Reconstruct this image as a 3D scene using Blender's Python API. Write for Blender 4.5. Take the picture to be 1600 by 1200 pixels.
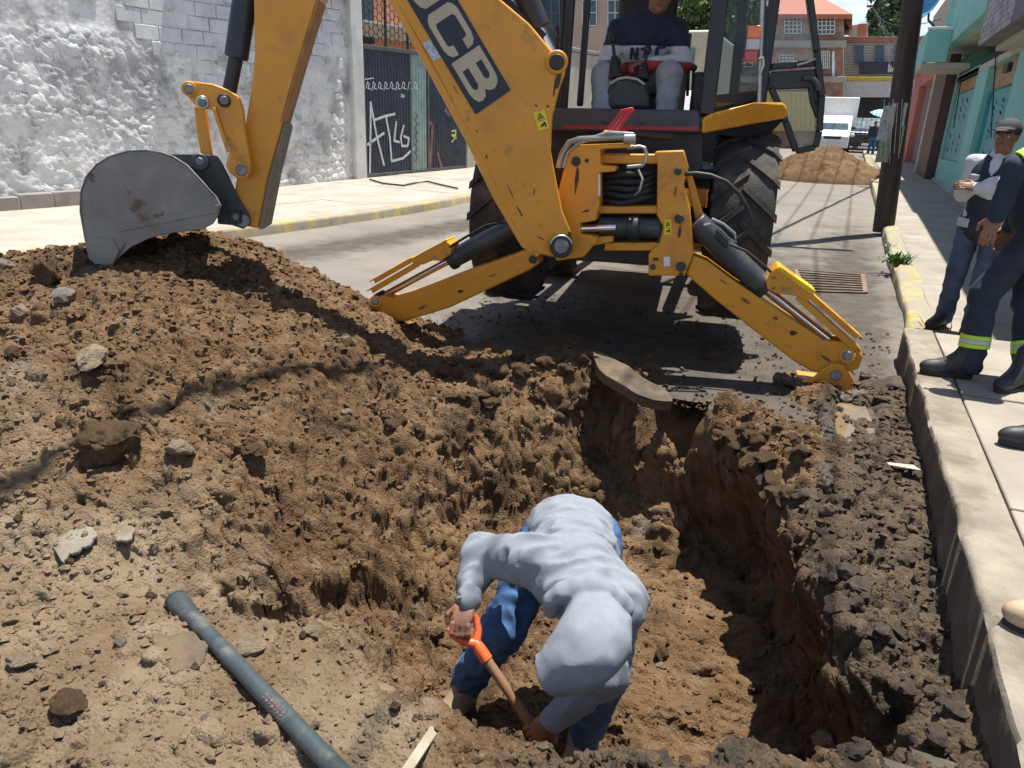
import bpy, bmesh, math, random
import numpy as np
from mathutils import Vector, Matrix

for o in list(bpy.data.objects):
    bpy.data.objects.remove(o, do_unlink=True)
scene = bpy.context.scene
COL = scene.collection
random.seed(7)
rng = np.random.default_rng(7)

# ------------------------------------------------------------------ camera
EYE = np.array([0.0, 0.0, 1.6])
F_PX, CX, CY = 1125.2, 800.0, 600.0          # photograph is 1600 x 1200
NADIR, STREET_VP = (690.0, 3713.0), (1328.0, 212.0)


def _rc(p):
    return np.array([p[0] - CX, CY - p[1], -F_PX])


_up = -_rc(NADIR) / np.linalg.norm(_rc(NADIR))
_fw = _rc(STREET_VP)
_fw = _fw - _up * _fw.dot(_up)
_fw /= np.linalg.norm(_fw)
CAMR = np.stack([np.cross(_fw, _up), _fw, _up])   # world = CAMR @ camera

cam_data = bpy.data.cameras.new('camera')
cam_data.sensor_width = 36.0
cam_data.lens = 36.0 * F_PX / 1600.0
cam_data.clip_start = 0.05
cam_data.clip_end = 2000.0
cam = bpy.data.objects.new('camera', cam_data)
COL.objects.link(cam)
_m = Matrix([list(CAMR[i]) + [EYE[i]] for i in range(3)] + [[0, 0, 0, 1]])
cam.matrix_world = _m
scene.camera = cam

# ------------------------------------------------------------------ light
SUN_EL = math.radians(76.0)
SUN_DIR2 = np.array([0.42, 0.9075])             # horizontal direction towards the sun
SUN_VEC = Vector((SUN_DIR2[0] * math.cos(SUN_EL), SUN_DIR2[1] * math.cos(SUN_EL), math.sin(SUN_EL)))
world = bpy.data.worlds.new('World')
scene.world = world
world.use_nodes = True
wn, wl = world.node_tree.nodes, world.node_tree.links
wn.clear()
w_out = wn.new('ShaderNodeOutputWorld')
w_bg = wn.new('ShaderNodeBackground')
w_sky = wn.new('ShaderNodeTexSky')
w_sky.sky_type = 'NISHITA'
w_sky.sun_disc = False
w_sky.sun_elevation = SUN_EL
w_sky.sun_rotation = math.atan2(SUN_VEC.x, SUN_VEC.y)
w_sky.altitude = 2200.0
w_sky.dust_density = 1.5
w_tc = wn.new('ShaderNodeTexCoord')
w_map = wn.new('ShaderNodeMapping')
w_map.inputs['Scale'].default_value = (1.0, 1.0, 3.2)
w_n = wn.new('ShaderNodeTexNoise')
w_n.inputs['Scale'].default_value = 3.1
w_n.inputs['Detail'].default_value = 7.0
w_n.inputs['Roughness'].default_value = 0.58
w_ramp = wn.new('ShaderNodeValToRGB')
w_ramp.color_ramp.elements[0].position = 0.50
w_ramp.color_ramp.elements[1].position = 0.66
w_mix = wn.new('ShaderNodeMixRGB')
w_mix.inputs[2].default_value = (6.2, 6.3, 6.5, 1)
wl.new(w_tc.outputs['Generated'], w_map.inputs['Vector'])
wl.new(w_map.outputs[0], w_n.inputs['Vector'])
wl.new(w_n.outputs['Fac'], w_ramp.inputs['Fac'])
wl.new(w_ramp.outputs['Color'], w_mix.inputs['Fac'])
wl.new(w_sky.outputs['Color'], w_mix.inputs[1])
wl.new(w_mix.outputs['Color'], w_bg.inputs['Color'])
w_bg.inputs['Strength'].default_value = 0.10
wl.new(w_bg.outputs[0], w_out.inputs['Surface'])
sun_data = bpy.data.lights.new('sun', 'SUN')
sun_data.energy = 4.8
sun_data.angle = math.radians(0.53)
sun_data.color = (1.0, 0.965, 0.90)
sun = bpy.data.objects.new('sun', sun_data)
COL.objects.link(sun)
sun.location = (4, 6, 14)
sun.rotation_euler = SUN_VEC.to_track_quat('Z', 'Y').to_euler()
vs = scene.view_settings
vs.view_transform = 'Standard'
vs.look = 'None'
vs.gamma = 1.0
vs.use_curve_mapping = False
vs.exposure = 0.82

# ------------------------------------------------------------------ pixel -> place helpers


def ray(p):
    d = CAMR @ _rc(p)
    return d / np.linalg.norm(d)


def on_z(p, z=0.0):
    d = ray(p)
    return EYE + d * ((z - EYE[2]) / d[2])


def on_y(p, y):
    d = ray(p)
    return EYE + d * (y / d[1])


def on_x(p, x):
    d = ray(p)
    return EYE + d * (x / d[0])


def on_plane(p, o, n):
    d = ray(p)
    n = np.asarray(n, float)
    return EYE + d * (n.dot(np.asarray(o) - EYE) / n.dot(d))


def unit(v):
    v = np.asarray(v, float)
    return v / np.linalg.norm(v)


def road_z(y):
    """street profile: level near the dig, climbing gently farther off"""
    y = np.asarray(y, float)
    t = np.clip(y - 9.0, 0, 34.0)
    return 0.022 * t * np.clip(t / 4.0, 0, 1)


# ------------------------------------------------------------------ numpy noise
_perm = np.random.default_rng(3).permutation(256)
_perm = np.concatenate([_perm, _perm, _perm]).astype(np.int32)
_grad = np.random.default_rng(4).normal(size=(256, 3))
_grad /= np.linalg.norm(_grad, axis=1)[:, None]
_grad = _grad.astype(np.float32)


def perlin(P):
    P = np.asarray(P, np.float32)
    fl = np.floor(P)
    I = fl.astype(np.int32) & 255
    Fr = P - fl
    U = Fr * Fr * Fr * (Fr * (Fr * 6 - 15) + 10)
    out = 0
    for dx in (0, 1):
        wx = U[..., 0] if dx else 1 - U[..., 0]
        a = _perm[(I[..., 0] + dx) & 255]
        for dy in (0, 1):
            wy = U[..., 1] if dy else 1 - U[..., 1]
            b = _perm[(a + I[..., 1] + dy) & 511]
            for dz in (0, 1):
                wz = U[..., 2] if dz else 1 - U[..., 2]
                g = _grad[_perm[(b + I[..., 2] + dz) & 511]]
                out = out + wx * wy * wz * (g[..., 0] * (Fr[..., 0] - dx) + g[..., 1] * (Fr[..., 1] - dy) + g[..., 2] * (Fr[..., 2] - dz))
    return out * 1.6


def worley(X, Y, cell, seed=0):
    """nearest jittered point: distance in cells (slightly angular), and that point's random number"""
    r = np.random.default_rng(seed)
    J = r.random((3, 257, 257)).astype(np.float32)
    gx, gy = X / cell, Y / cell
    ix, iy = np.floor(gx).astype(int), np.floor(gy).astype(int)
    d1 = np.full(X.shape, 9.0, np.float32)
    rn = np.zeros(X.shape, np.float32)
    for a in (-1, 0, 1):
        for b in (-1, 0, 1):
            i, j = (ix + a) % 257, (iy + b) % 257
            dx, dy = ix + a + .15 + .7 * J[0][i, j] - gx, iy + b + .15 + .7 * J[1][i, j] - gy
            an = J[2][i, j] * 20
            u, v = np.abs(dx * np.cos(an) + dy * np.sin(an)), np.abs(-dx * np.sin(an) + dy * np.cos(an)) * 1.3
            d = np.maximum(np.maximum(u, v), (u + v) * .72)
            m = d < d1
            d1 = np.where(m, d, d1)
            rn = np.where(m, J[2][i, j], rn)
    return d1, rn


def fbm(P, oct=4, lac=2.03, gain=0.5):
    P = np.asarray(P, np.float32)
    a, s, f = 1.0, 0.0, 1.0
    for i in range(oct):
        s = s + a * perlin(P * f + 17.3 * i)
        a *= gain
        f *= lac
    return s


# ------------------------------------------------------------------ materials
MATS = {}


def mat(name, color, rough=0.6, metal=0.0, var=0.12, scale=6.0, bump=0.0, bscale=60.0, color2=None, thr=(0.45, 0.6),
        dirt=None, dirt_amt=0.0, dirt_scale=3.0, spec=0.5, coat=0.0, detail=6.0, coords='Object', stretch=(1, 1, 1), emit=None):
    """procedural surface: base colour broken up by noise, a second colour in patches, a dirt film, fine relief"""
    if name in MATS:
        return MATS[name]
    m = bpy.data.materials.new(name)
    m.use_nodes = True
    nt = m.node_tree
    N, L = nt.nodes, nt.links
    b = N['Principled BSDF']
    b.inputs['Roughness'].default_value = rough
    b.inputs['Metallic'].default_value = metal
    b.inputs['Specular IOR Level'].default_value = spec
    if coat:
        b.inputs['Coat Weight'].default_value = coat
        b.inputs['Coat Roughness'].default_value = 0.15
    tc = N.new('ShaderNodeTexCoord')
    mp = N.new('ShaderNodeMapping')
    mp.inputs['Scale'].default_value = stretch
    L.new(tc.outputs[coords], mp.inputs['Vector'])
    vec = mp.outputs[0]

    def noise(sc, det=detail, rg=0.6):
        n = N.new('ShaderNodeTexNoise')
        n.inputs['Scale'].default_value = sc
        n.inputs['Detail'].default_value = det
        n.inputs['Roughness'].default_value = rg
        L.new(vec, n.inputs['Vector'])
        return n.outputs['Fac']

    def ramp(src, a, c):
        r = N.new('ShaderNodeMapRange')
        r.inputs['From Min'].default_value = a
        r.inputs['From Max'].default_value = c
        L.new(src, r.inputs['Value'])
        return r.outputs[0]

    def mix(fac, c1, c2, mode='MIX'):
        x = N.new('ShaderNodeMixRGB')
        x.blend_type = mode
        for i, s in ((0, fac), (1, c1), (2, c2)):
            if hasattr(s, 'is_output') or hasattr(s, 'links'):
                L.new(s, x.inputs[i])
            elif i == 0:
                x.inputs[0].default_value = s
            else:
                x.inputs[i].default_value = (s[0], s[1], s[2], 1)
        return x.outputs[0]
    c = color
    lo = tuple(max(0, k * (1 - 1.6 * var)) for k in c)
    hi = tuple(min(1, k * (1 + 1.6 * var)) for k in c)
    col = mix(ramp(noise(scale), 0.3, 0.7), lo, hi)
    if color2 is not None:
        col = mix(ramp(noise(scale * 0.7, 8.0, 0.65), thr[0], thr[1]), col, color2)
    if dirt is not None:
        d1 = ramp(noise(dirt_scale, 9.0, 0.7), 0.75 - 0.5 * dirt_amt, 0.95 - 0.4 * dirt_amt)
        col = mix(d1, col, dirt)
    L.new(col, b.inputs['Base Color'])
    rr = N.new('ShaderNodeMapRange')
    rr.inputs['To Min'].default_value = max(0.02, rough - 0.12)
    rr.inputs['To Max'].default_value = min(1, rough + 0.12)
    L.new(noise(scale * 2.1), rr.inputs['Value'])
    L.new(rr.outputs[0], b.inputs['Roughness'])
    if bump:
        bp = N.new('ShaderNodeBump')
        bp.inputs['Strength'].default_value = 1.0
        bp.inputs['Distance'].default_value = bump
        L.new(noise(bscale, 8.0, 0.65), bp.inputs['Height'])
        L.new(bp.outputs[0], b.inputs['Normal'])
    if emit:
        b.inputs['Emission Color'].default_value = (*emit[0], 1)
        b.inputs['Emission Strength'].default_value = emit[1]
    MATS[name] = m
    return m


def glass_mat(name, tint, rough=0.03, alpha=0.35):
    """pane: mostly clear with a tint and sharp reflections"""
    if name in MATS:
        return MATS[name]
    m = bpy.data.materials.new(name)
    m.use_nodes = True
    N, L = m.node_tree.nodes, m.node_tree.links
    N.remove(N['Principled BSDF'])
    out = N['Material Output']
    tr = N.new('ShaderNodeBsdfTransparent')
    tr.inputs['Color'].default_value = (*tint, 1)
    gl = N.new('ShaderNodeBsdfGlossy')
    gl.inputs['Roughness'].default_value = rough
    df = N.new('ShaderNodeBsdfDiffuse')
    df.inputs['Color'].default_value = (0.35, 0.36, 0.36, 1)
    lw = N.new('ShaderNodeLayerWeight')
    pw_ = N.new('ShaderNodeMath')
    pw_.operation = 'POWER'
    pw_.inputs[1].default_value = 3.5
    L.new(lw.outputs['Facing'], pw_.inputs[0])
    fr = N.new('ShaderNodeMath')
    fr.operation = 'MULTIPLY_ADD'
    fr.inputs[1].default_value = .55
    fr.inputs[2].default_value = .035
    L.new(pw_.outputs[0], fr.inputs[0])
    m1 = N.new('ShaderNodeMixShader')
    m2 = N.new('ShaderNodeMixShader')
    m2.inputs[0].default_value = alpha
    L.new(fr.outputs[0], m1.inputs[0])
    L.new(tr.outputs[0], m1.inputs[1])
    L.new(gl.outputs[0], m1.inputs[2])
    L.new(m1.outputs[0], m2.inputs[1])
    L.new(df.outputs[0], m2.inputs[2])
    L.new(m2.outputs[0], out.inputs['Surface'])
    MATS[name] = m
    return m


# ------------------------------------------------------------------ mesh builder
def frame_from(d):
    d = unit(d)
    a = np.array([0, 0, 1.0]) if abs(d[2]) < 0.9 else np.array([1.0, 0, 0])
    u = unit(np.cross(a, d))
    return u, np.cross(d, u), d


class MB:
    def __init__(self):
        self.v, self.f = [], []

    def add(self, v, f):
        o = len(self.v)
        self.v += [tuple(map(float, p)) for p in v]
        self.f += [tuple(i + o for i in q) for q in f]
        return self

    def box(self, c, s, u=(1, 0, 0), w=(0, 0, 1)):
        """box at c with full sizes s along u, (w x u), w"""
        u, w = unit(u), unit(w)
        t = np.cross(w, u)
        c = np.asarray(c, float)
        v = []
        for k in (-.5, .5):
            for j in (-.5, .5):
                for i in (-.5, .5):
                    v.append(c + u * s[0] * i + t * s[1] * j + w * s[2] * k)
        return self.add(v, [(0, 2, 3, 1), (4, 5, 7, 6), (0, 1, 5, 4), (2, 6, 7, 3), (0, 4, 6, 2), (1, 3, 7, 5)])

    def bar(self, a, b, w, h, up=(0, 0, 1)):
        a, b = np.asarray(a, float), np.asarray(b, float)
        d = b - a
        L = np.linalg.norm(d)
        u = d / L
        up = np.asarray(up, float)
        t = np.cross(up, u)
        if np.linalg.norm(t) < 1e-6:
            t = np.cross((1, 0, 0), u)
        t = unit(t)
        return self.box((a + b) / 2, (L, w, h), u, np.cross(u, t))

    def prism(self, pts, ext):
        pts = [np.asarray(p, float) for p in pts]
        ext = np.asarray(ext, float)
        n = len(pts)
        nn = np.zeros(3)
        for i in range(n):
            nn += np.cross(pts[i] - pts[0], pts[(i + 1) % n] - pts[0])
        if nn.dot(ext) > 0:
            pts = pts[::-1]
        v = pts + [p + ext for p in pts]
        f = [tuple(range(n)), tuple(range(2 * n - 1, n - 1, -1))]
        for i in range(n):
            j = (i + 1) % n
            f.append((i, i + n, j + n, j))
        return self.add(v, f)

    def cyl(self, a, b, r, r2=None, n=16, caps=True):
        r2 = r if r2 is None else r2
        a, b = np.asarray(a, float), np.asarray(b, float)
        u, t, d = frame_from(b - a)
        v, f = [], []
        for P, R in ((a, r), (b, r2)):
            for i in range(n):
                an = 2 * math.pi * i / n
                v.append(P + R * (u * math.cos(an) + t * math.sin(an)))
        for i in range(n):
            j = (i + 1) % n
            f.append((i, j, j + n, i + n))
        if caps:
            f += [tuple(range(n - 1, -1, -1)), tuple(range(n, 2 * n))]
        return self.add(v, f)

    def tube(self, pts, r, n=8, closed=False):
        pts = [np.asarray(p, float) for p in pts]
        m = len(pts)
        rs = r if hasattr(r, '__len__') else [r] * m
        v, f = [], []
        u = None
        for i in range(m):
            d = unit(pts[min(i + 1, m - 1)] - pts[max(i - 1, 0)])
            if u is None:
                u, t, _ = frame_from(d)
            else:
                u = unit(u - d * u.dot(d))
                t = np.cross(d, u)
            for k in range(n):
                an = 2 * math.pi * k / n
                v.append(pts[i] + rs[i] * (u * math.cos(an) + t * math.sin(an)))
        for i in range(m - 1):
            for k in range(n):
                q = (k + 1) % n
                f.append((i * n + k, i * n + q, (i + 1) * n + q, (i + 1) * n + k))
        f += [tuple(range(n - 1, -1, -1)), tuple(range((m - 1) * n, m * n))]
        return self.add(v, f)

    def lathe(self, prof, o, axis, n=32):
        """closed profile [(radius, height along axis)] spun about axis through o"""
        u, t, d = frame_from(axis)
        o = np.asarray(o, float)
        m = len(prof)
        v, f = [], []
        for i in range(n):
            an = 2 * math.pi * i / n
            e = u * math.cos(an) + t * math.sin(an)
            for (R, h) in prof:
                v.append(o + e * R + d * h)
        for i in range(n):
            i2 = (i + 1) % n
            for k in range(m):
                k2 = (k + 1) % m
                f.append((i * m + k, i2 * m + k, i2 * m + k2, i * m + k2))
        return self.add(v, f)

    def ball(self, c, r, nu=12, nv=8, R=None):
        r = np.asarray(r if hasattr(r, '__len__') else (r, r, r), float)
        v, f = [], []
        for j in range(nv + 1):
            ph = math.pi * j / nv
            for i in range(nu):
                th = 2 * math.pi * i / nu
                p = np.array([math.sin(ph) * math.cos(th), math.sin(ph) * math.sin(th), math.cos(ph)]) * r
                if R is not None:
                    p = R @ p
                v.append(np.asarray(c) + p)
        for j in range(nv):
            for i in range(nu):
                k = (i + 1) % nu
                f.append((j * nu + i, (j + 1) * nu + i, (j + 1) * nu + k, j * nu + k))
        return self.add(v, f)

    def build(self, name, material, parent=None, bevel=0.0, smooth=35, seg=2, label=None):
        me = bpy.data.meshes.new(name)
        me.from_pydata(self.v, [], self.f)
        return finish(me, name, material, parent, bevel, smooth, seg, label)


def finish(me, name, material, parent=None, bevel=0.0, smooth=35, seg=2, label=None):
    me.validate()
    if smooth:
        me.polygons.foreach_set('use_smooth', [True] * len(me.polygons))
        me.set_sharp_from_angle(angle=math.radians(smooth))
    if material is not None:
        me.materials.append(material)
    o = bpy.data.objects.new(name, me)
    COL.objects.link(o)
    if parent is not None:
        attach(o, parent)
    if bevel:
        b = o.modifiers.new('bevel', 'BEVEL')
        b.width = bevel
        b.segments = seg
        b.limit_method = 'ANGLE'
        b.angle_limit = math.radians(40)
    if label:
        o['label'] = label
    return o


def root_of(o):
    while o.parent:
        o = o.parent
    return o


def attach(o, parent):
    o.parent = parent
    r = root_of(parent)
    if parent is r and parent.type == 'EMPTY':
        o.matrix_parent_inverse = Matrix.Translation(-Vector(parent.location))
    # meshes keep identity transforms: their vertices are already in place


def thing(name, label, cat, loc=(0, 0, 0), group=None):
    o = bpy.data.objects.new(name, None)
    o.empty_display_size = 0.2
    COL.objects.link(o)
    o.location = loc
    return tag(o, label, cat, group)


def tag(o, label, cat, group=None, kind=None):
    o['label'] = label
    o['category'] = cat
    if group:
        o['group'] = group
    if kind:
        o['kind'] = kind
    return o


def struct(o, kind='structure', label=None):
    o['kind'] = kind
    if label:
        o['label'] = label
    return o


def np_mesh(name, V, Fq, material, parent=None, smooth=180):
    """fast mesh from numpy quads/tris"""
    me = bpy.data.meshes.new(name)
    V = np.ascontiguousarray(V, np.float32)
    Fq = np.ascontiguousarray(Fq, np.int32)
    k = Fq.shape[1]
    me.vertices.add(len(V))
    me.vertices.foreach_set('co', V.ravel())
    me.loops.add(Fq.size)
    me.loops.foreach_set('vertex_index', Fq.ravel())
    me.polygons.add(len(Fq))
    me.polygons.foreach_set('loop_start', np.arange(0, Fq.size, k, dtype=np.int32))
    me.polygons.foreach_set('use_smooth', np.ones(len(Fq), bool))
    me.update(calc_edges=True)
    if smooth < 180:
        me.set_sharp_from_angle(angle=math.radians(smooth))
    if material is not None:
        me.materials.append(material)
    o = bpy.data.objects.new(name, me)
    COL.objects.link(o)
    if parent is not None:
        attach(o, parent)
    return o


def grid_faces(nx, ny, keep=None):
    i, j = np.meshgrid(np.arange(nx - 1), np.arange(ny - 1), indexing='ij')
    if keep is not None:
        i, j = i[keep], j[keep]
    a = (i * ny + j).ravel()
    return np.stack([a, a + ny, a + ny + 1, a + 1], 1)


def dup(o, parent=None):
    c = o.copy()
    COL.objects.link(c)
    if parent is not None:
        c.parent = parent
    for ch in o.children:
        dup(ch, c)
    return c

# =================================================================== ground
YAW = math.radians(10.0)                        # the machine stands slightly askew in the street
M_R = np.array([math.cos(YAW), math.sin(YAW), 0])
M_F = np.array([-math.sin(YAW), math.cos(YAW), 0])
M_O = np.array([-1.55, 5.73, 0.0])             # ground under the rear axle


def ml(x, y, z):
    return M_O + M_R * x + M_F * y + np.array([0, 0, z])


# --- soil: heights read off the photograph at marked places, then smoothed and roughened
soil_px = [
    # crest of the spoil heap, left to right
    (0, 420, .66), (60, 408, .70), (130, 398, .75), (200, 388, .79), (265, 368, .83), (330, 368, .80), (400, 384, .74), (440, 402, .67),
    (480, 430, .57), (520, 458, .48), (560, 482, .39), (600, 500, .30), (625, 522, .20), (650, 546, .10),
    # near side of the heap
    (60, 455, .66), (160, 440, .76), (270, 430, .72), (360, 440, .66), (430, 470, .57), (520, 510, .42), (0, 520, .55), (120, 540, .58), (240, 530, .60),
    (350, 540, .54), (450, 560, .42), (550, 560, .30), (0, 640, .44), (120, 640, .44), (240, 640, .42), (350, 640, .36), (450, 640, .27), (540, 630, .20),
    (0, 760, .28), (120, 760, .28), (240, 760, .23), (350, 750, .18), (440, 730, .14), (530, 720, .04), (600, 620, .14), (620, 680, .02),
    (0, 880, .14), (120, 880, .12), (230, 870, .08), (320, 850, .06), (420, 820, .02), (520, 790, -.06), (590, 780, -.12),
    # hollow and slumped terrace at the left of the hole
    (300, 915, .00), (370, 935, -.13), (430, 935, -.20), (500, 895, -.18), (590, 838, -.20), (470, 960, -.14), (540, 950, -.24), (600, 930, -.34), (620, 870, -.32),
    # flat trodden dirt in front
    (0, 1000, .07), (120, 1000, .06), (230, 980, .05), (300, 960, .04), (0, 1100, .04), (120, 1100, .04), (260, 1080, .03), (0, 1200, .03), (200, 1200, .03), (400, 1080, .03), (400, 1000, .02),
    (460, 1010, .01), (520, 1035, .00), (400, 1200, .03), (560, 1200, .03), (600, 1080, .01), (700, 1115, .00), (800, 1150, .00), (700, 1190, .04), (860, 1172, .00), (850, 1200, .04),
    (960, 1172, .00), (1100, 1168, .00), (1220, 1172, .00), (1330, 1170, -.02), (1430, 1150, -.03), (1050, 1200, .05), (1250, 1200, .05), (1400, 1195, .03), (1500, 1150, .02), (1560, 1190, .05),
    # ridge behind the hole
    (700, 552, .10), (760, 560, .10), (820, 556, .13), (870, 547, .17), (905, 545, .18), (935, 560, .12), (990, 600, .05), (1045, 630, .04), (1100, 632, .05), (1160, 648, .05), (1230, 672, .03), (1275, 695, .02),
    (700, 590, .08), (780, 600, .08), (860, 590, .10), (900, 600, .06),
    # back slope and back wall
    (650, 640, .05), (720, 640, .02), (800, 650, -.05), (860, 660, -.10), (680, 720, -.14), (760, 720, -.25), (840, 720, -.36), (640, 790, -.28), (720, 800, -.46), (800, 800, -.58), (700, 880, -.58),
    (650, 880, -.48), (640, 960, -.58), (700, 960, -.70), (900, 690, -.30), (940, 740, -.44), (990, 775, -.60), (1040, 800, -.72), (900, 780, -.56),
    # floor
    (1000, 850, -.74), (1080, 850, -.76), (1080, 950, -.77), (1000, 950, -.75), (860, 900, -.67), (1120, 1050, -.79), (1160, 1140, -.80), (1040, 1100, -.78), (780, 1010, -.74), (715, 1100, -.75), (900, 1160, -.78), (800, 1100, -.77), (640, 1040, -.62),
    # bank at the right: top edge and muddy shelf up to the kerb
    (1110, 668, -.04), (1150, 690, -.05), (1170, 740, -.12), (1195, 790, -.12), (1222, 850, -.12), (1240, 905, -.13), (1268, 960, -.13), (1295, 1025, -.12), (1345, 1085, -.11), (1400, 1130, -.09),
    (1230, 760, -.02), (1280, 790, .00), (1300, 860, -.06), (1310, 930, -.08), (1360, 1000, -.09), (1430, 1080, -.08), (1350, 880, -.06), (1440, 880, -.05), (1450, 960, -.06), (1480, 1050, -.05), (1390, 800, .00), (1440, 800, .02),
    # muddy strip along the kerb
    (1300, 760, .03), (1300, 700, .05), (1300, 640, .05), (1334, 660, -.03), (1336, 640, -.01), (1330, 680, -.01), (1370, 700, .03), (1400, 700, .03), (1410, 760, .03), (1400, 640, .035), (1240, 610, .035), (1210, 640, .01), (1370, 600, .06), (1400, 590, .05), (1270, 600, .05), (1320, 622, .05),
]
soil_w = []
for (px, py, z) in soil_px:
    P = on_z((px, py), z)
    soil_w.append((P[0], P[1], z))
# foot of the right bank, of the near wall and of the back wall, and bare street round the dig
for (px, py, z, dx, dy) in [(1170, 740, -.12, -.14, -.02), (1195, 790, -.12, -.13, 0), (1222, 850, -.12, -.12, 0), (1240, 905, -.13, -.11, 0), (1268, 960, -.13, -.11, 0.02), (1295, 1025, -.12, -.09, 0.05), (1345, 1085, -.11, -.08, .07), (1400, 1130, -.09, -.08, .10)]:
    P = on_z((px, py), z)
    soil_w.append((P[0] + dx, P[1] + dy, -.80))
for (px, py, dz) in [(800, 1150, -.62), (860, 1172, -.74), (960, 1172, -.78), (1100, 1168, -.8), (1220, 1172, -.8), (1330, 1170, -.8), (700, 1115, -.55)]:
    P = on_z((px, py), 0)
    soil_w.append((P[0], P[1] + .16, dz))
for (px, py) in [(950, 600), (1045, 632)]:
    P = on_z((px, py), .03)
    soil_w.append((P[0] + .02, P[1] - .16, -.45))
for p in [(-2.95, 5.3), (-2.2, 5.25), (-1.3, 5.35), (-.6, 4.85), (0, 4.95), (-3.6, 5.6), (-4.4, 5.9), (-5.4, 6.0), (-7.5, 5.9), (-.35, 4.55), (-.1, 4.45), (.3, 5.6), (.6, 5.7), (-1.9, 5.0), (.05, 4.4)]:
    soil_w.append((p[0], p[1], -.10))
for p in [(-6.0, 4.4, .2), (-7.6, 4.2, .05), (-7.6, 2, .1), (-5.6, 3.4, .50), (-6, 2, .4), (-6, .3, .1), (-4, .3, .1), (-4, 1.5, .28), (-2, .3, .03), (0, .3, .03), (.6, .6, .04), (-7.5, .3, .05)]:
    soil_w.append(p)
soil_w = np.array(soil_w)
_c2 = 0.07 ** 2


def _phi(d2):
    return np.sqrt(d2 + _c2)


_d2 = ((soil_w[:, None, :2] - soil_w[None, :, :2]) ** 2).sum(-1)
_n = len(soil_w)
_A = np.zeros((_n + 3, _n + 3))
_A[:_n, :_n] = _phi(_d2) - np.eye(_n) * 0.012
_A[:_n, _n:] = np.c_[np.ones(_n), soil_w[:, :2]]
_A[_n:, :_n] = _A[:_n, _n:].T
_sol = np.linalg.solve(_A, np.r_[soil_w[:, 2], 0, 0, 0])


def soil_base(X, Y):
    sh = X.shape
    x, y = X.ravel(), Y.ravel()
    out = np.zeros(len(x))
    for s in range(0, len(x), 60000):
        a, b = x[s:s + 60000], y[s:s + 60000]
        d2 = (a[:, None] - soil_w[None, :, 0]) ** 2 + (b[:, None] - soil_w[None, :, 1]) ** 2
        out[s:s + 60000] = _phi(d2) @ _sol[:_n] + _sol[_n] + _sol[_n + 1] * a + _sol[_n + 2] * b
    return np.maximum(out, -.86).reshape(sh)


def spaced(stops):
    """coordinates whose spacing changes between stops (value, step)"""
    out = [stops[0][0]]
    while out[-1] < stops[-1][0]:
        st = np.interp(out[-1], [s[0] for s in stops], [s[1] for s in stops])
        out.append(out[-1] + st)
    return np.array(out)


sx = spaced([(-7.6, .045), (-4.2, .016), (-2.2, .0095), (.63, .0085)])
sy = spaced([(.25, .010), (1.0, .0065), (2.4, .0085), (4.4, .011), (5.6, .02), (6.0, .04)])
SX, SY = np.meshgrid(sx, sy, indexing='ij')
# the coarse height varies slowly: evaluate it on a thinner grid, then interpolate
cx_, cy_ = np.arange(-7.7, .85, .03), np.arange(.2, 6.15, .03)
CH = soil_base(*np.meshgrid(cx_, cy_, indexing='ij'))


def bil(G, X, Y):
    fx = np.clip((X - cx_[0]) / .03, 0, len(cx_) - 1.001)
    fy = np.clip((Y - cy_[0]) / .03, 0, len(cy_) - 1.001)
    i, j = fx.astype(int), fy.astype(int)
    a, b = fx - i, fy - j
    return G[i, j] * (1 - a) * (1 - b) + G[i + 1, j] * a * (1 - b) + G[i, j + 1] * (1 - a) * b + G[i + 1, j + 1] * a * b


def warp(X, Y):
    Z0 = np.zeros_like(X) + .37
    wx = fbm(np.stack([X * 5, Y * 5, Z0], -1), 3) * .035
    wy = fbm(np.stack([X * 5 + 40, Y * 5, Z0], -1), 3) * .035
    return X + wx, Y + wy


WX, WY = warp(SX, SY)
SH = bil(CH, WX, WY)
_gx, _gy = np.gradient(SH, sx, sy)
slope = np.sqrt(_gx ** 2 + _gy ** 2)
soft = np.clip((SH + .09) / .07, 0, 1)        # no relief where the soil runs out under the street
soft = np.maximum(soft, np.clip((np.interp(SX, [-3, -2, -1.5, -1.1, -.8, -.3, .1, .65], [4.3, 4.35, 4.6, 4.45, 4.2, 4.05, 3.9, 3.8]) - SY) / .1, 0, 1))
P3 = np.stack([SX, SY, SH], -1)
# damp dark mud beside the kerb and along the near right rim
damp = np.clip((SX + .04 + .25 * fbm(P3 * 2.2, 3)) / .30, 0, 1) * np.clip((SH + .42) / .3, 0, 1)
damp = np.maximum(damp, np.clip((1.78 - SY + .15 * fbm(P3 * 3 + 9, 3)) / .12, 0, 1) * np.clip((SX + .72 + .2 * fbm(P3 * 2 + 3, 2)) / .25, 0, 1) * np.clip((SH + .3) / .2, 0, 1))
relief = (fbm(P3 * 1.5 + 3, 3) * .045 + (.32 - np.abs(fbm(P3 * 3.4 + 50, 4))) * .050 * (1 - .75 * np.clip((1.75 - SY) / .3, 0, 1)) + fbm(P3 * 8.0 + 5, 4) * .024 * (1 + .4 * damp) + (.3 - np.abs(fbm(P3 * 15 + 11, 4, 2.2, .6))) * .017 + fbm(P3 * 70, 3, 2.1, .65) * .0050)
rill = np.abs(perlin(np.stack([SX * 6.5 + SY * 2.4, SY * 1.3 - SX * .5, SH * 0], -1)))
dry = np.clip(np.clip((2.1 - SY) / .7, 0, 1) * np.clip((-.55 - SX) / .4, 0, 1) * (.75 + .9 * fbm(P3 * 1.6 + 13, 3)), 0, 1) * (1 - damp)
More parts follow.
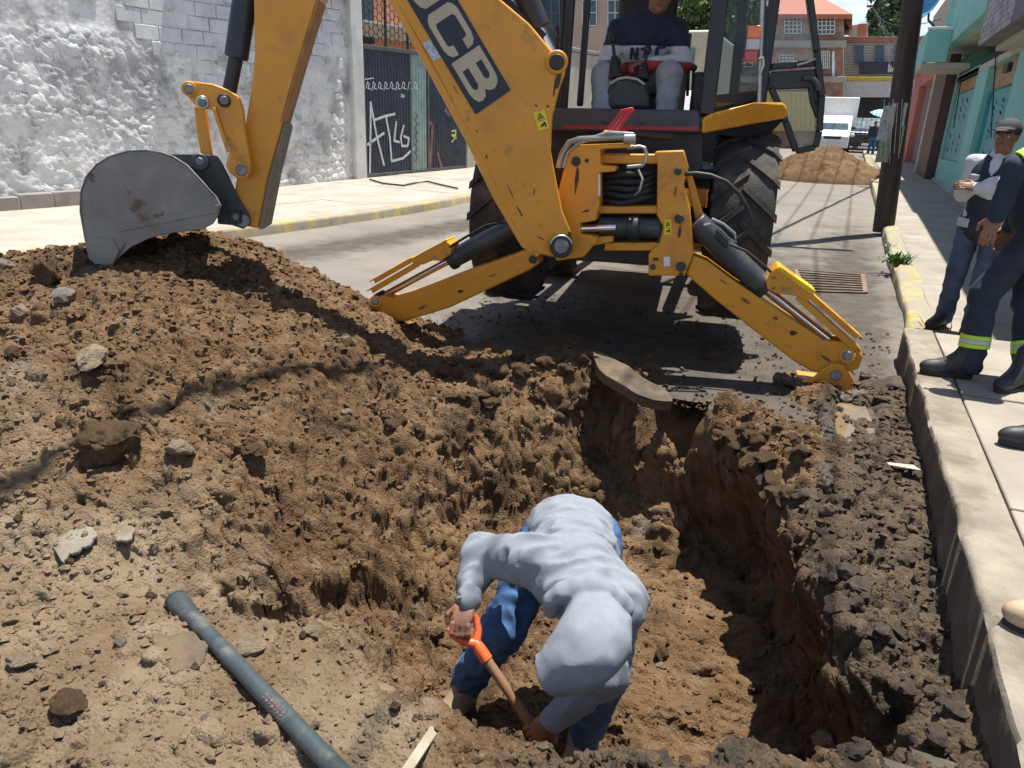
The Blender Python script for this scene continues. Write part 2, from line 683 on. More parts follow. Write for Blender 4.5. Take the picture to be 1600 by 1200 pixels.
# broken crumbs at three sizes, thick in some places and dusted over in others
cover = np.clip(.42 + 2.6 * fbm(P3 * 1.3 + 31, 3), 0, 1)
wild = np.clip(slope * 1.2 - .3, 0, 1) * np.where(SH > .08, .28, .62) + np.clip((-.1 - SH) / .3, 0, .30) + np.clip(1 - np.abs(SY - 4.1) / .55, 0, 1) * (SX > -2.6) * .55 + .25 * damp
wild = np.clip(wild, 0, 1.3)
for cell, amp, sd in ((.17, .034, 1), (.085, .019, 2), (.042, .0125, 3), (.021, .0075, 4)):
    d1, rn = worley(SX + .02 * perlin(P3 * 9), SY + .02 * perlin(P3 * 9 + 7), cell, sd)
    keep = (rn < np.clip(.07 + .58 * cover + .15 * wild, 0, .9)) if cell < .1 else (rn < .10 + .28 * wild)
    relief = relief + amp * (.5 + rn) * keep * np.sqrt(np.clip(1 - (d1 / .52) ** 2, 0, 1)) * (.75 + .35 * wild) * np.clip(1.35 - .75 * slope, .12, 1) * (1 - .45 * damp) * np.where((SH > .10) & (SY > 1.9), .62, 1.0)
relief = relief + wild * ((.35 - np.abs(fbm(P3 * 5.5 + 71, 4, 2.1, .55))) * .060 + fbm(P3 * 13 + 3, 3) * .022)
rill2 = np.abs(perlin(np.stack([SX * 2.6 + SY * 1.5, SY * .7 - SX * .3, SH * 0 + 5.3], -1)))
relief = relief - .045 * np.exp(-(rill2 / .16) ** 2) * np.clip(slope * 2 - .25, 0, 1) * (SH > -.2)
relief = relief * (1 - .72 * damp * np.clip((SY - 3.0) / .4, 0, 1))
for xr_, am in ((.10, .030), (.21, -.02), (.33, .022), (.45, .026)):
    relief = relief + am * np.exp(-((SX - xr_ - .02 * np.sin(SY * 3)) / .035) ** 2) * np.clip((SY - 3.1) / .3, 0, 1) * np.clip((5.0 - SY) / .3, 0, 1) * (1 + .5 * fbm(P3 * 9, 2))
relief = relief - .016 * np.exp(-(rill / .12) ** 2) * np.clip(slope * 2 - .3, 0, 1)
worn = np.clip((1.9 - SY) / .5, 0, 1) * np.clip((-.5 - SX) / .4, 0, 1)       # trodden dirt is flatter
SH = SH + relief * soft * (1 - .45 * worn)
# ledges where the soil has broken away: (photo points, height there, depth, width)
for px, z, dp, wd in (([(290, 905), (350, 932), (420, 905), (480, 880), (540, 850), (600, 822), (645, 798)], -.06, .15, .12), ([(655, 612), (720, 598), (785, 615), (850, 640), (905, 650)], .04, .10, .09),
                      ([(560, 640), (615, 668), (660, 702)], .02, .06, .07), ([(1105, 690), (1150, 700), (1190, 735), (1215, 790)], -.05, .10, .08), ([(1270, 830), (1255, 900), (1290, 980)], -.08, .07, .08),
                      ([(420, 1000), (520, 1040), (600, 1092), (700, 1122), (800, 1158)], .0, .05, .05), ([(700, 760), (740, 720), (748, 690)], -.25, .05, .06), ([(130, 700), (200, 695)], .36, .07, .08), ([(40, 470), (110, 470)], .7, .06, .08)):
    Q = [on_z(p, z)[:2] for p in px]
    best = np.full(SX.shape, 9.)
    sgn = np.zeros(SX.shape)
    cen = np.array([-.45, 2.7]) if z < .3 else np.array([-1.0, .5])
    x0_, x1_ = min(q[0] for q in Q) - .5, max(q[0] for q in Q) + .5
    sl_ = slice(*np.searchsorted(sx, (x0_, x1_)))
    XX, YY = WX[sl_] * .5 + SX[sl_] * .5, WY[sl_] * .5 + SY[sl_] * .5
    bb_, sg_ = np.full(XX.shape, 9.), np.zeros(XX.shape)
    tt_ = np.zeros(XX.shape)
    for i, (a, b) in enumerate(zip(Q[:-1], Q[1:])):
        d = b - a
        t = np.clip(((XX - a[0]) * d[0] + (YY - a[1]) * d[1]) / d.dot(d), 0, 1)
        e = np.hypot(XX - a[0] - t * d[0], YY - a[1] - t * d[1])
        sd_ = ((XX - a[0]) * d[1] - (YY - a[1]) * d[0]) * np.sign((cen[0] - a[0]) * d[1] - (cen[1] - a[1]) * d[0])
        m_ = e < bb_
        bb_ = np.where(m_, e, bb_)
        sg_ = np.where(m_, np.sign(sd_), sg_)
        tt_ = np.where(m_, (i + t) / (len(Q) - 1), tt_)
    fade = np.clip(4 * tt_ * (1 - tt_) * 1.6, 0, 1)
    SH[sl_] -= dp * fade * np.where(sg_ > 0, np.clip(bb_ / .035, 0, 1) * np.exp(-(bb_ / wd) ** 1.3), 0) - .02 * fade * np.where(sg_ <= 0, np.exp(-(bb_ / .05) ** 2), 0)
# lumps half buried in the soil
lx = rng.uniform(-5.6, .58, 1200)
ly = .5 + 4.6 * rng.random(1200) ** 1.35
lr = .008 + .036 * rng.random(1200) ** 4.0
lr *= np.where(lx > -.05, 1.35, 1.0)
for X0, Y0, R0 in zip(lx, ly, lr):
    i0, i1 = np.searchsorted(sx, (X0 - R0 * 1.3, X0 + R0 * 1.3))
    j0, j1 = np.searchsorted(sy, (Y0 - R0 * 1.3, Y0 + R0 * 1.3))
    if i1 - i0 < 2 or j1 - j0 < 2:
        continue
    sl = (slice(i0, i1), slice(j0, j1))
    if SH[sl].mean() < -.84 or soft[sl].mean() < .8:
        continue
    e = .25 * math.sin(X0 * 91)
    an = math.cos(Y0 * 77) * 1.5
    ux, uy = SX[sl] - X0, SY[sl] - Y0
    a = (ux * math.cos(an) + uy * math.sin(an)) * (1 + e)
    b = (-ux * math.sin(an) + uy * math.cos(an)) * (1 - e)
    d = (np.abs(a) ** 2.6 + np.abs(b) ** 2.6) / R0 ** 2.6
    SH[sl] += R0 * .75 * np.clip(1 - d, 0, 1) ** .45
# pull steep faces about in all three directions so that they crumble and overhang
_gx, _gy = np.gradient(SH, sx, sy)
nz = 1 / np.sqrt(1 + _gx ** 2 + _gy ** 2)
steep = np.clip((1 - nz) * 1.6 - .15, 0, 1)
P3 = np.stack([SX, SY, SH], -1)
k1 = (fbm(P3 * 5.5 + 21, 4) * .045 + fbm(P3 * 28 + 9, 3) * .012 + (.3 - np.abs(fbm(P3 * 13 + 2, 4, 2.1, .6))) * .030) * steep * soft
VX, VY, VZ = SX - _gx * nz * k1, SY - _gy * nz * k1, SH + nz * k1
# undercut: the deep part is shifted in under the right bank and under the back rim, so those walls stand upright
rr = np.array([on_z(p, -.12)[:2] for p in ((1400, 1130), (1345, 1085), (1295, 1025), (1268, 960), (1240, 905), (1222, 850), (1195, 790), (1170, 740))])
rr = rr[np.argsort(rr[:, 1])]
xr = np.interp(SY, rr[:, 1], rr[:, 0])
deep = np.clip((-VZ - .14) / .55, 0, 1)
wy_ = np.clip((SY - 1.55) / .2, 0, 1) * np.clip((4.25 - SY) / .4, 0, 1)
VX = VX + .30 * deep * wy_ * np.clip((SX - (xr - .75)) / .5, 0, 1) ** 1.3
yr = np.interp(SX, [-1.6, -1.2, -.95, -.6, -.2], [4.5, 4.45, 4.2, 4.05, 3.9])
VY = VY + .13 * deep * np.clip((SX + 1.10) / .5, 0, 1) * np.clip((.1 - SX) / .3, 0, 1) * np.clip((SY - (yr - .9)) / .6, 0, 1)

soil_mat = bpy.data.materials.new('soil')
soil_mat.use_nodes = True
_N, _L = soil_mat.node_tree.nodes, soil_mat.node_tree.links
_b = _N['Principled BSDF']
_b.inputs['Specular IOR Level'].default_value = 0.25
_tc = _N.new('ShaderNodeTexCoord')


def _noise(sc, det=8, rg=.62):
    n = _N.new('ShaderNodeTexNoise')
    n.inputs['Scale'].default_value = sc
    n.inputs['Detail'].default_value = det
    n.inputs['Roughness'].default_value = rg
    _L.new(_tc.outputs['Object'], n.inputs['Vector'])
    return n.outputs['Fac']


def _rng(src, a, b, c=0, d=1):
    r = _N.new('ShaderNodeMapRange')
    r.inputs['From Min'].default_value = a
    r.inputs['From Max'].default_value = b
    r.inputs['To Min'].default_value = c
    r.inputs['To Max'].default_value = d
    _L.new(src, r.inputs['Value'])
    return r.outputs[0]


def _mix(f, a, b):
    x = _N.new('ShaderNodeMixRGB')
    _L.new(f, x.inputs[0])
    for i, s in ((1, a), (2, b)):
        if isinstance(s, tuple):
            x.inputs[i].default_value = (*s, 1)
        else:
            _L.new(s, x.inputs[i])
    return x.outputs[0]


_at = _N.new('ShaderNodeAttribute')
_at.attribute_name = 'damp'
_c = _mix(_rng(_noise(1.0, 6), .38, .62), (.108, .060, .028), (.180, .108, .054))
_c = _mix(_rng(_noise(7), .5, .72), _c, (.222, .148, .086))
_c = _mix(_rng(_noise(2.4), .53, .66), _c, (.075, .043, .021))
_c = _mix(_rng(_noise(90, 4), .58, .74), _c, (.30, .22, .14))
_c = _mix(_rng(_noise(1.7, 6), .62, .74), _c, (.19, .155, .115))
_dry = _rng(_at.outputs['Fac'], -.15, -.9)
_c = _mix(_dry, _c, _mix(_rng(_noise(4, 8), .4, .64), (.185, .125, .074), (.285, .215, .140)))
_mudc = _mix(_rng(_noise(9), .38, .66), (.058, .041, .027), (.135, .092, .055))
_dry = _rng(_at.outputs['Fac'], -.15, -.9)
_c = _mix(_dry, _c, _mix(_rng(_noise(4, 8), .4, .64), (.185, .125, .074), (.285, .215, .140)))
_mudc = _mix(_rng(_noise(40, 4), .60, .72), _mudc, (.17, .145, .115))
_dm = _rng(_at.outputs['Fac'], .25, .8)
_c = _mix(_dm, _c, _mudc)
_L.new(_c, _b.inputs['Base Color'])
_L.new(_rng(_dm, 0, 1, .95, .62), _b.inputs['Roughness'])
_bp = _N.new('ShaderNodeBump')
_bp.inputs['Distance'].default_value = .016
_bp.inputs['Strength'].default_value = .9
_vo = _N.new('ShaderNodeTexVoronoi')
_vo.inputs['Scale'].default_value = 95
_L.new(_tc.outputs['Object'], _vo.inputs['Vector'])
_ad = _N.new('ShaderNodeMath')
_ad.operation = 'MULTIPLY_ADD'
_L.new(_vo.outputs['Distance'], _ad.inputs[0])
_ad.inputs[1].default_value = -.45
_L.new(_noise(60, 10, .74), _ad.inputs[2])
_L.new(_ad.outputs[0], _bp.inputs['Height'])
_L.new(_bp.outputs[0], _b.inputs['Normal'])

soil = np_mesh('dug_soil', np.stack([VX, VY, VZ], -1).reshape(-1, 3), grid_faces(len(sx), len(sy)), soil_mat)
_a = soil.data.attributes.new('damp', 'FLOAT', 'POINT')
_a.data.foreach_set('value', (damp - dry).ravel().astype(np.float32))
struct(soil, 'structure', 'brown heap of dug soil sloping into the open pit')


def soil_p(x, y):
    i = int(np.clip(np.searchsorted(sx, x), 0, len(sx) - 1))
    j = int(np.clip(np.searchsorted(sy, y), 0, len(sy) - 1))
    return float(VX[i, j]), float(VY[i, j]), float(VZ[i, j])


def soil_h(x, y):
    i = int(np.clip(np.searchsorted(sx, x), 0, len(sx) - 1))
    j = int(np.clip(np.searchsorted(sy, y), 0, len(sy) - 1))
    return float(SH[i, j]), float(nz[i, j]), float(damp[i, j] - dry[i, j])


# --- street sheet with the opening cut out of it
gx = np.r_[-400, -150, -60, -30, -16, -10, spaced([(-8.5, .25), (-3.4, .08), (.8, .06)]), 2, 4, 8, 20, 60, 150, 400]
gy = np.r_[-60, -20, -8, -3, -1, spaced([(.2, .07), (5.2, .07), (9, .5), (46, 1.5)]), 55, 80, 150, 400, 900]
GX, GY = np.meshgrid(gx, gy, indexing='ij')
GZ = road_z(GY) + np.where((np.abs(GX) < 9) & (GY < 30), .010 * fbm(np.stack([GX * .9, GY * .9, GX * 0], -1), 3), 0)
mx, my = (GX[:-1, :-1] + GX[1:, 1:]) / 2, (GY[:-1, :-1] + GY[1:, 1:]) / 2
dig = [on_z(p, 0)[:2] for p in ((1295, 690), (1215, 675), (1160, 652), (1100, 632), (1045, 622), (1000, 592), (950, 566), (900, 565), (820, 585), (760, 585), (640, 610), (540, 660), (430, 780), (285, 900), (320, 965), (460, 1022), (600, 1090),
                                 (700, 1125), (860, 1185), (1100, 1185), (1330, 1185), (1440, 1190), (1560, 1190), (1530, 1000), (1490, 880), (1462, 800), (1400, 790), (1320, 760))]
inside = np.zeros(mx.shape, bool)
for (x0, y0), (x1, y1) in zip(dig, dig[1:] + dig[:1]):
    cr = (y0 > my) != (y1 > my)
    inside ^= cr & (mx < (x1 - x0) * (my - y0) / (y1 - y0 + 1e-12) + x0)
inside |= (mx > -5) & (mx < .62) & (my > .4) & (my < 1.75)
_r = dict(MATS)
street_mat = mat('street_asphalt', (.175, .160, .138), .92, var=.06, scale=1.3, bump=.005, bscale=70, color2=(.225, .192, .148), thr=(.42, .66), dirt=(.118, .106, .092), dirt_amt=.45, dirt_scale=.55, detail=12)
street = np_mesh('street', np.stack([GX, GY, GZ], -1).reshape(-1, 3), grid_faces(len(gx), len(gy), ~inside), street_mat)
struct(street)
# tracked soil and mud on the asphalt round the dig and along the machine's path
_p = np.stack([GX, GY, GX * 0 + .37], -1)
trk = np.clip(1.15 - np.abs(GX + 1.0 + .3 * fbm(_p * .4, 2)) / 2.3, 0, 1) * np.clip((13 - GY) / 5, 0, 1)
trk = np.maximum(trk, .9 * np.exp(-((GX - .25) / .45) ** 2) * np.clip((16 - GY) / 6, 0, 1))
trk = np.maximum(trk, .75 * np.exp(-((GX + 5.9 - .12 * (GY - 8)) / .5) ** 2) * (GY < 25))
_a = street.data.attributes.new('mud', 'FLOAT', 'POINT')
_a.data.foreach_set('value', np.clip(trk, 0, 1).ravel().astype(np.float32))
_N, _L = street_mat.node_tree.nodes, street_mat.node_tree.links
_b = _N['Principled BSDF']
_tc = _N.new('ShaderNodeTexCoord')
_at = _N.new('ShaderNodeAttribute')
_at.attribute_name = 'mud'
_src = _b.inputs['Base Color'].links[0].from_socket
_mm = _N.new('ShaderNodeMath')
_mm.operation = 'MULTIPLY_ADD'
_L.new(_at.outputs['Fac'], _mm.inputs[0])
_mm.inputs[1].default_value = .95
_L.new(_rng(_noise(2.3, 10, .7), .2, .8, -.42, .42), _mm.inputs[2])
_mud = _mix(_rng(_noise(5, 8), .35, .65), (.050, .042, .035), (.095, .076, .057))
_L.new(_mix(_rng(_mm.outputs[0], .10, .62), _src, _mud), _b.inputs['Base Color'])

# --- right kerb and sidewalk
conc = mat('sidewalk_concrete', (.305, .266, .214), .9, var=.13, scale=2.2, bump=.003, bscale=90, color2=(.225, .20, .168), thr=(.5, .7), dirt=(.14, .12, .10), dirt_amt=.3, dirt_scale=2.5, detail=10)
kerb_mat = mat('kerb_concrete', (.275, .235, .178), .9, var=.16, scale=5, bump=.006, bscale=60, color2=(.22, .19, .15), thr=(.5, .68), dirt=(.13, .095, .06), dirt_amt=.56, dirt_scale=3, detail=10)
kerb_yel = mat('kerb_worn_yellow', (.43, .335, .12), .85, var=.18, scale=5, bump=.004, bscale=70, color2=(.29, .26, .20), thr=(.39, .54), dirt=(.12, .10, .08), dirt_amt=.4, dirt_scale=5, detail=10)
side_r = thing('sidewalk', '', '', (1.5, 3, .2))
del side_r['label'], side_r['category']
struct(side_r)
base = MB()
base.box((6.7, 2.3, -.10), (12.0, 7.6, .62))
base.build('base', conc, side_r)


def kerb_row(name, pts, ws, hs, material, parent, bottom=-.3, wob=.012, side=1, rnd=.03):
    """kerb as one lumpy strip through (x, y) points; rounded worn edge towards the street"""
    V, F = [], []
    n = len(pts)
    for i, ((x, y), w, h) in enumerate(zip(pts, ws, hs)):
        q = wob * float(fbm(np.array([[x, y * 2.3, 0]]), 3)[0]) + wob * .35 * (random.random() - .5)
        zb = road_z(y)
        ch = random.uniform(.01, .03) if random.random() < .10 else 0.0
        V += [(x + q, y, zb + bottom), (x + q * 1.3, y, zb + h - rnd * 1.3), (x + side * (rnd * .35 + ch) + q, y, zb + h - rnd * .35 - ch * .8), (x + side * (rnd * 1.3 + ch), y, zb + h + q * .25), (x + side * w, y, zb + h - q * .25), (x + side * w, y, zb + bottom)]
    for i in range(n - 1):
        for k in range(5):
            F.append((i * 6 + k, i * 6 + k + 1, (i + 1) * 6 + k + 1, (i + 1) * 6 + k))
    F += [(0, 1, 2, 3, 4, 5), tuple((n - 1) * 6 + k for k in (5, 4, 3, 2, 1, 0))]
    mb = MB()
    mb.add(V, F)
    o = mb.build(name, material, parent, smooth=50)
    bm = bmesh.new()
    bm.from_mesh(o.data)
    bmesh.ops.recalc_face_normals(bm, faces=bm.faces)
    bm.to_mesh(o.data)
    bm.free()
    return o


ky = np.linspace(-1.5, 6.05, 150)
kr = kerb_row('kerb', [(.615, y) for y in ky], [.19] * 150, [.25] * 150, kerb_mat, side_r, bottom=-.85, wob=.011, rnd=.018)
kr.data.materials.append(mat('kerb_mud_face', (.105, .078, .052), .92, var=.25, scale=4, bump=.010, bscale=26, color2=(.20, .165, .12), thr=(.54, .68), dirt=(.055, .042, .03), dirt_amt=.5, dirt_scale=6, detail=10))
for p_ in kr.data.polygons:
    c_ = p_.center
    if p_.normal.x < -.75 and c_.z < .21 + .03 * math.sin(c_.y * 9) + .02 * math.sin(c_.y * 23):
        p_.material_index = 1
fy = np.r_[np.linspace(6.08, 14, 34), np.linspace(14.5, 46, 40)]
kerb_row('kerb', [(.70 + .05 * min(1, (y - 6.08) / 1.5), y) for y in fy], [.20 + .05 * math.exp(-((y - 8) / 1.5) ** 2) for y in fy], [.10 + .06 * min(1, max(0, (y - 8.2) / 1.5)) for y in fy], kerb_yel, side_r, bottom=-.3, wob=.010, rnd=.03)
MBs = MB()
V, F = [], []
for i, y in enumerate(fy):
    z = road_z(y) - .02 + .10 + .06 * min(1, max(0, (y - 8.2) / 1.5))
    V += [(.9, y, z), (14, y, z), (14, y, z - .5), (.9, y, z - .5)]
for i in range(len(fy) - 1):
    for k in range(4):
        F.append((i * 4 + k, i * 4 + (k + 1) % 4, (i + 1) * 4 + (k + 1) % 4, (i + 1) * 4 + k))
MBs.add(V, F).build('base', conc, side_r, smooth=0)
ys = [-1.4, .35, 1.75, 3.1, 4.55, 6.03]
for a, b in zip(ys[:-1], ys[1:]):
    for x0, x1 in ((.822, 2.02), (2.035, 3.4)):
        mb = MB()
        mb.box(((x0 + x1) / 2, (a + b) / 2, .215 + random.uniform(-.003, .004)), (x1 - x0, b - a - .018, .06), u=(1, random.uniform(-.004, .004), random.uniform(-.004, .004)))
        mb.build('slab', conc, side_r, bevel=.008)
ys = [6.10, 7.35, 8.9, 10.5, 12.1, 13.8, 15.4, 17.0, 18.7, 20.4, 22.2, 24, 26]
for a, b in zip(ys[:-1], ys[1:]):
    def top(y):
        return road_z(y) + .10 + .06 * min(1, max(0, (y - 8.2) / 1.5)) - .004
    mb = MB()
    x0, x1 = .955, 2.38
    mb.prism([(x0, a + .008, top(a)), (x1, a + .008, top(a)), (x1, b - .008, top(b)), (x0, b - .008, top(b))], (0, 0, -.07))
    mb.build('slab', conc, side_r, bevel=.006)


def walk_z(y):
    return .245 if y < 6.05 else float(road_z(y)) + .10 + .06 * min(1, max(0, (y - 8.2) / 1.5))


# --- left kerb and sidewalk: run a few degrees off the right side
LD = unit((.119, .993, 0))
LN = np.array([LD[1], -LD[0], 0])              # towards the street
LK = np.array([-7.36, 7.65, 0.])
LW = np.array([-10.45, 14.6, 0.])
side_l = thing('sidewalk', '', '', (-9, 9, 0))
del side_l['label'], side_l['category']
struct(side_l)
slab_l = mat('left_slab_concrete', (.36, .322, .265), .9, var=.12, scale=1.8, bump=.003, bscale=70, color2=(.28, .25, .21), thr=(.52, .7), dirt=(.17, .15, .12), dirt_amt=.28, dirt_scale=2, detail=10)
kl = [LK + LD * t for t in np.linspace(-9, 34, 70)]
kerb_row('kerb', [(p[0], p[1]) for p in kl], [.24] * 70, [.15] * 70, kerb_yel, side_l, bottom=-.2, wob=.014, rnd=.03, side=-1)
for k in range(-4, 14):
    t0, t1 = k * 2.35 + .9, (k + 1) * 2.35 + .9
    for w0, w1 in ((.25, 1.75), (1.762, 4.2)):
        pts = [LK + LD * (t + e) - LN * w for t, e, w in ((t0, .006, w0), (t1, -.006, w0), (t1, -.006, w1), (t0, .006, w1))]
        pts = [np.array([p[0], p[1], .142 + float(road_z(p[1])) + random.uniform(-.004, .004)]) for p in pts]
        MB().prism(pts, (0, 0, -.12)).build('slab', slab_l, side_l, bevel=.006)
V, F = [], []
for i, t in enumerate(np.linspace(-9, 34, 40)):
    for w in (.2, 7.5):
        p = LK + LD * t - LN * w
        V.append((p[0], p[1], .118 + float(road_z(p[1]))))
for i in range(39):
    F.append((i * 2, i * 2 + 2, i * 2 + 3, i * 2 + 1))
MB().add(V, F).build('bed', slab_l, side_l, smooth=0)

# =================================================================== loose stones
def rock_mesh(name, seed, sub=2, flat=1.0, rough=.28, sharp=0):
    bm = bmesh.new()
    bmesh.ops.create_icosphere(bm, subdivisions=sub, radius=1)
    r = np.random.default_rng(seed)
    cuts = [(unit(r.normal(size=3)), r.uniform(.55, .85)) for _ in range(9)]
    off = r.uniform(0, 50, 3)
    p = np.array([v.co[:] for v in bm.verts])
    for n_, d_ in cuts:
        e = np.maximum(p @ n_ - d_, 0)
        p = p - n_[None] * e[:, None] * .9
    w = 1 + rough * .6 * perlin(p * 1.7 + off)
    if sub > 2:
        w = w + rough * .22 * perlin(p * 5 + off) + (rough * .16 * fbm(p * 11 + off, 2) if sub > 3 else 0)
    p = p * w[:, None]
    for v, q in zip(bm.verts, p):
        v.co = Vector((q[0], q[1], q[2] * flat))
    me = bpy.data.meshes.new(name)
    bm.to_mesh(me)
    bm.free()
    me.polygons.foreach_set('use_smooth', [True] * len(me.polygons))
    me.set_sharp_from_angle(angle=math.radians(28))
    return me


stone_mats = [soil_mat if True else mat('stone_brown', (.20, .13, .075), .95, var=.2, scale=3, bump=.02, bscale=9, detail=8, dirt=(.27, .19, .115), dirt_amt=.6, dirt_scale=2),
              mat('stone_tan', (.29, .215, .14), .95, var=.2, scale=3, bump=.02, bscale=9, detail=8, dirt=(.20, .13, .075), dirt_amt=.5, dirt_scale=2),
              mat('stone_grey', (.25, .215, .175), .95, var=.2, scale=3, bump=.02, bscale=9, detail=8, dirt=(.21, .14, .085), dirt_amt=.6, dirt_scale=2),
              mat('stone_mud', (.095, .068, .045), .85, var=.25, scale=3, bump=.02, bscale=9, detail=8, dirt=(.13, .10, .075), dirt_amt=.5, dirt_scale=2)]
rocks = []
for k in range(10):
    me = rock_mesh('stone', 100 + k, 3, random.uniform(.62, .9), .5)
    rocks.append(me)
bigs = [rock_mesh('earth_clod', 500 + k_, 4, .85, .55) for k_ in range(3)]
for b_ in bigs:
    b_.materials.append(soil_mat)
rock_by_mat = [[] for _ in stone_mats]
for q, m_ in enumerate(stone_mats):
    for me in rocks:
        c = me.copy()
        c.materials.append(m_)
        rock_by_mat[q].append(c)


def put_stone(x, y, r, mi=None, parent=None, sink=.25, k=None, sc=(1, 1, 1), rot=None, name='stone'):
    h, n_, d_ = soil_h(x, y)
    if mi is None:
        mi = 3 if d_ > .55 else random.choice((0, 0, 0, 0, 1, 1, 2))
    o = bpy.data.objects.new(name, random.choice(rock_by_mat[mi]) if k is None else rock_by_mat[mi][k])
    COL.objects.link(o)
    px_, py_, pz_ = soil_p(x, y)
    o.location = (px_, py_, pz_ + r * (.55 - sink))
    o.rotation_euler = rot or (random.uniform(-.4, .4), random.uniform(-.4, .4), random.uniform(0, 6.3))
    o.scale = (r * sc[0] * random.uniform(.8, 1.25), r * sc[1] * random.uniform(.8, 1.25), r * sc[2])
    if parent is not None:
        o.parent = parent
    return o


cnt = 0
while cnt < 230:
    x, y = random.uniform(-5, .56), .6 + 4.0 * random.random() ** 1.3
    h, n_, d_ = soil_h(x, y)
    if h < -.84 or (h < -.02 and y > 4.4) or n_ < .6 or (h < .012 and y > 4.3):
        continue
    if -1.35 < x < -.35 and 1.75 < y < 2.6 and h < -.5:
        continue
    dist = math.hypot(x, y)
    put_stone(x, y, (.010 + .024 * random.random() ** 3.5) * (.7 + .2 * dist), parent=soil)
    cnt += 1
# gravel and crumbs too many to pick apart
bm = bmesh.new()
bmesh.ops.create_icosphere(bm, subdivisions=1, radius=1)
icoV = np.array([v.co[:] for v in bm.verts])
icoF = np.array([[v.index for v in f.verts] for f in bm.faces])
bm.free()
GVl, GFl, gd = [], [], []
k = 0
while k < 34000:
    x, y = random.uniform(-5.2, .6), .45 + 4.6 * random.random() ** 1.5
    h, n_, d_ = soil_h(x, y)
    if n_ < .45 or (h < .005 and y > 4.35) or h < -.85:
        continue
    dist = math.hypot(x, y)
    r = (.0028 + .010 * random.random() ** 3.5) * (.55 + .28 * dist) * (1.25 if d_ > .5 else 1)
    q = icoV * (1 + .32 * rng.normal(size=(len(icoV), 1))) * (r * rng.uniform(.7, 1.3), r * rng.uniform(.7, 1.3), r * rng.uniform(.5, .95))
    x, y, h = soil_p(x, y)
    GVl.append(q + (x, y, h + r * .25))
    GFl.append(icoF + k * len(icoV))
    gd.append(np.full(len(icoV), d_))
    k += 1
for _ in range(2600):                       # crumbs spilled on the asphalt round the dig
    x, y = random.uniform(-3.4, .58), 4.2 + 2.6 * random.random() ** 1.8
    if soil_h(x, y)[0] > -.02 and y < 6:
        continue
    r = .004 + .016 * random.random() ** 4
    q = icoV * (1 + .3 * rng.normal(size=(len(icoV), 1))) * (r, r, r * .7)
    GVl.append(q + (x, y, r * .3 + .004))
    GFl.append(icoF + k * len(icoV))
    gd.append(np.full(len(icoV), .25 + .5 * random.random()))
    k += 1
gravel = np_mesh('gravel', np.concatenate(GVl), np.concatenate(GFl), soil_mat, soil, smooth=30)
_a = gravel.data.attributes.new('damp', 'FLOAT', 'POINT')
_a.data.foreach_set('value', np.concatenate(gd).astype(np.float32))
gravel['kind'] = 'stuff'

# =================================================================== backhoe loader
yel = mat('loader_yellow', (.68, .29, .020), .42, var=.07, scale=4, bump=.0016, bscale=110, color2=(.48, .19, .035), thr=(.56, .72), dirt=(.15, .085, .038), dirt_amt=.37, dirt_scale=8, coat=.12, detail=10)
blk = mat('machine_black', (.022, .023, .026), .5, var=.2, scale=5, dirt=(.10, .085, .07), dirt_amt=.36, dirt_scale=6)
plastic = mat('grey_plastic', (.055, .060, .068), .55, var=.12, scale=9, dirt=(.11, .10, .085), dirt_amt=.25, dirt_scale=5)
hose_m = mat('hose_rubber', (.018, .018, .019), .6, var=.2, scale=12, dirt=(.09, .075, .06), dirt_amt=.3)
steel = mat('pin_steel', (.20, .19, .18), .45, .7, var=.2, scale=20, dirt=(.08, .06, .045), dirt_amt=.5, dirt_scale=14)
chrome = mat('chrome_rod', (.72, .73, .75), .13, 1.0, var=.05, scale=10)
cylpaint = mat('cylinder_dark', (.050, .058, .066), .42, .1, var=.15, scale=7, dirt=(.13, .10, .075), dirt_amt=.42, dirt_scale=7)
bright_yel = mat('guard_yellow', (.75, .50, .010), .45, var=.06, scale=8, dirt=(.28, .17, .06), dirt_amt=.35, dirt_scale=9)
bucket_m = mat('bucket_steel', (.215, .212, .200), .55, .35, var=.16, scale=4, bump=.003, bscale=60, color2=(.125, .070, .045), thr=(.615, .66), dirt=(.20, .15, .10), dirt_amt=.40, dirt_scale=3.2, detail=10)
rubber = mat('tyre_rubber', (.035, .032, .030), .85, var=.25, scale=6, bump=.004, bscale=60, color2=(.115, .088, .062), thr=(.48, .66), detail=9)
decal_dk = mat('decal_dark', (.012, .018, .035), .45, var=.1)
decal_lt = mat('decal_cream', (.47, .40, .27), .5, var=.06)
white_p = mat('white_paint', (.72, .72, .70), .5, var=.05)
red_p = mat('red_paint', (.50, .022, .030), .45, var=.1, dirt=(.2, .08, .06), dirt_amt=.3)
pipe_m = mat('zinc_pipe', (.42, .42, .40), .38, .75, var=.12, scale=12, dirt=(.2, .15, .1), dirt_amt=.35)
glass = glass_mat('cab_glass', (.92, .95, .96), .02, .04)
Zv = np.array([0, 0, 1.0])

hoe = thing('backhoe_loader', 'yellow backhoe loader straddling the street, its digging arm swung left over the soil heap', 'backhoe', tuple(M_O))


def F(p, ly):
    return on_plane(p, M_O + M_F * ly, M_F)


# ---- frame and swing castings, on the vertical plane at the machine's tail
LYR = -1.12


def plate(name, px, ly, depth, material=yel, parent=hoe, bevel=.008):
    return MB().prism([F(p, ly) for p in px], M_F * depth).build(name, material, parent, bevel=bevel)


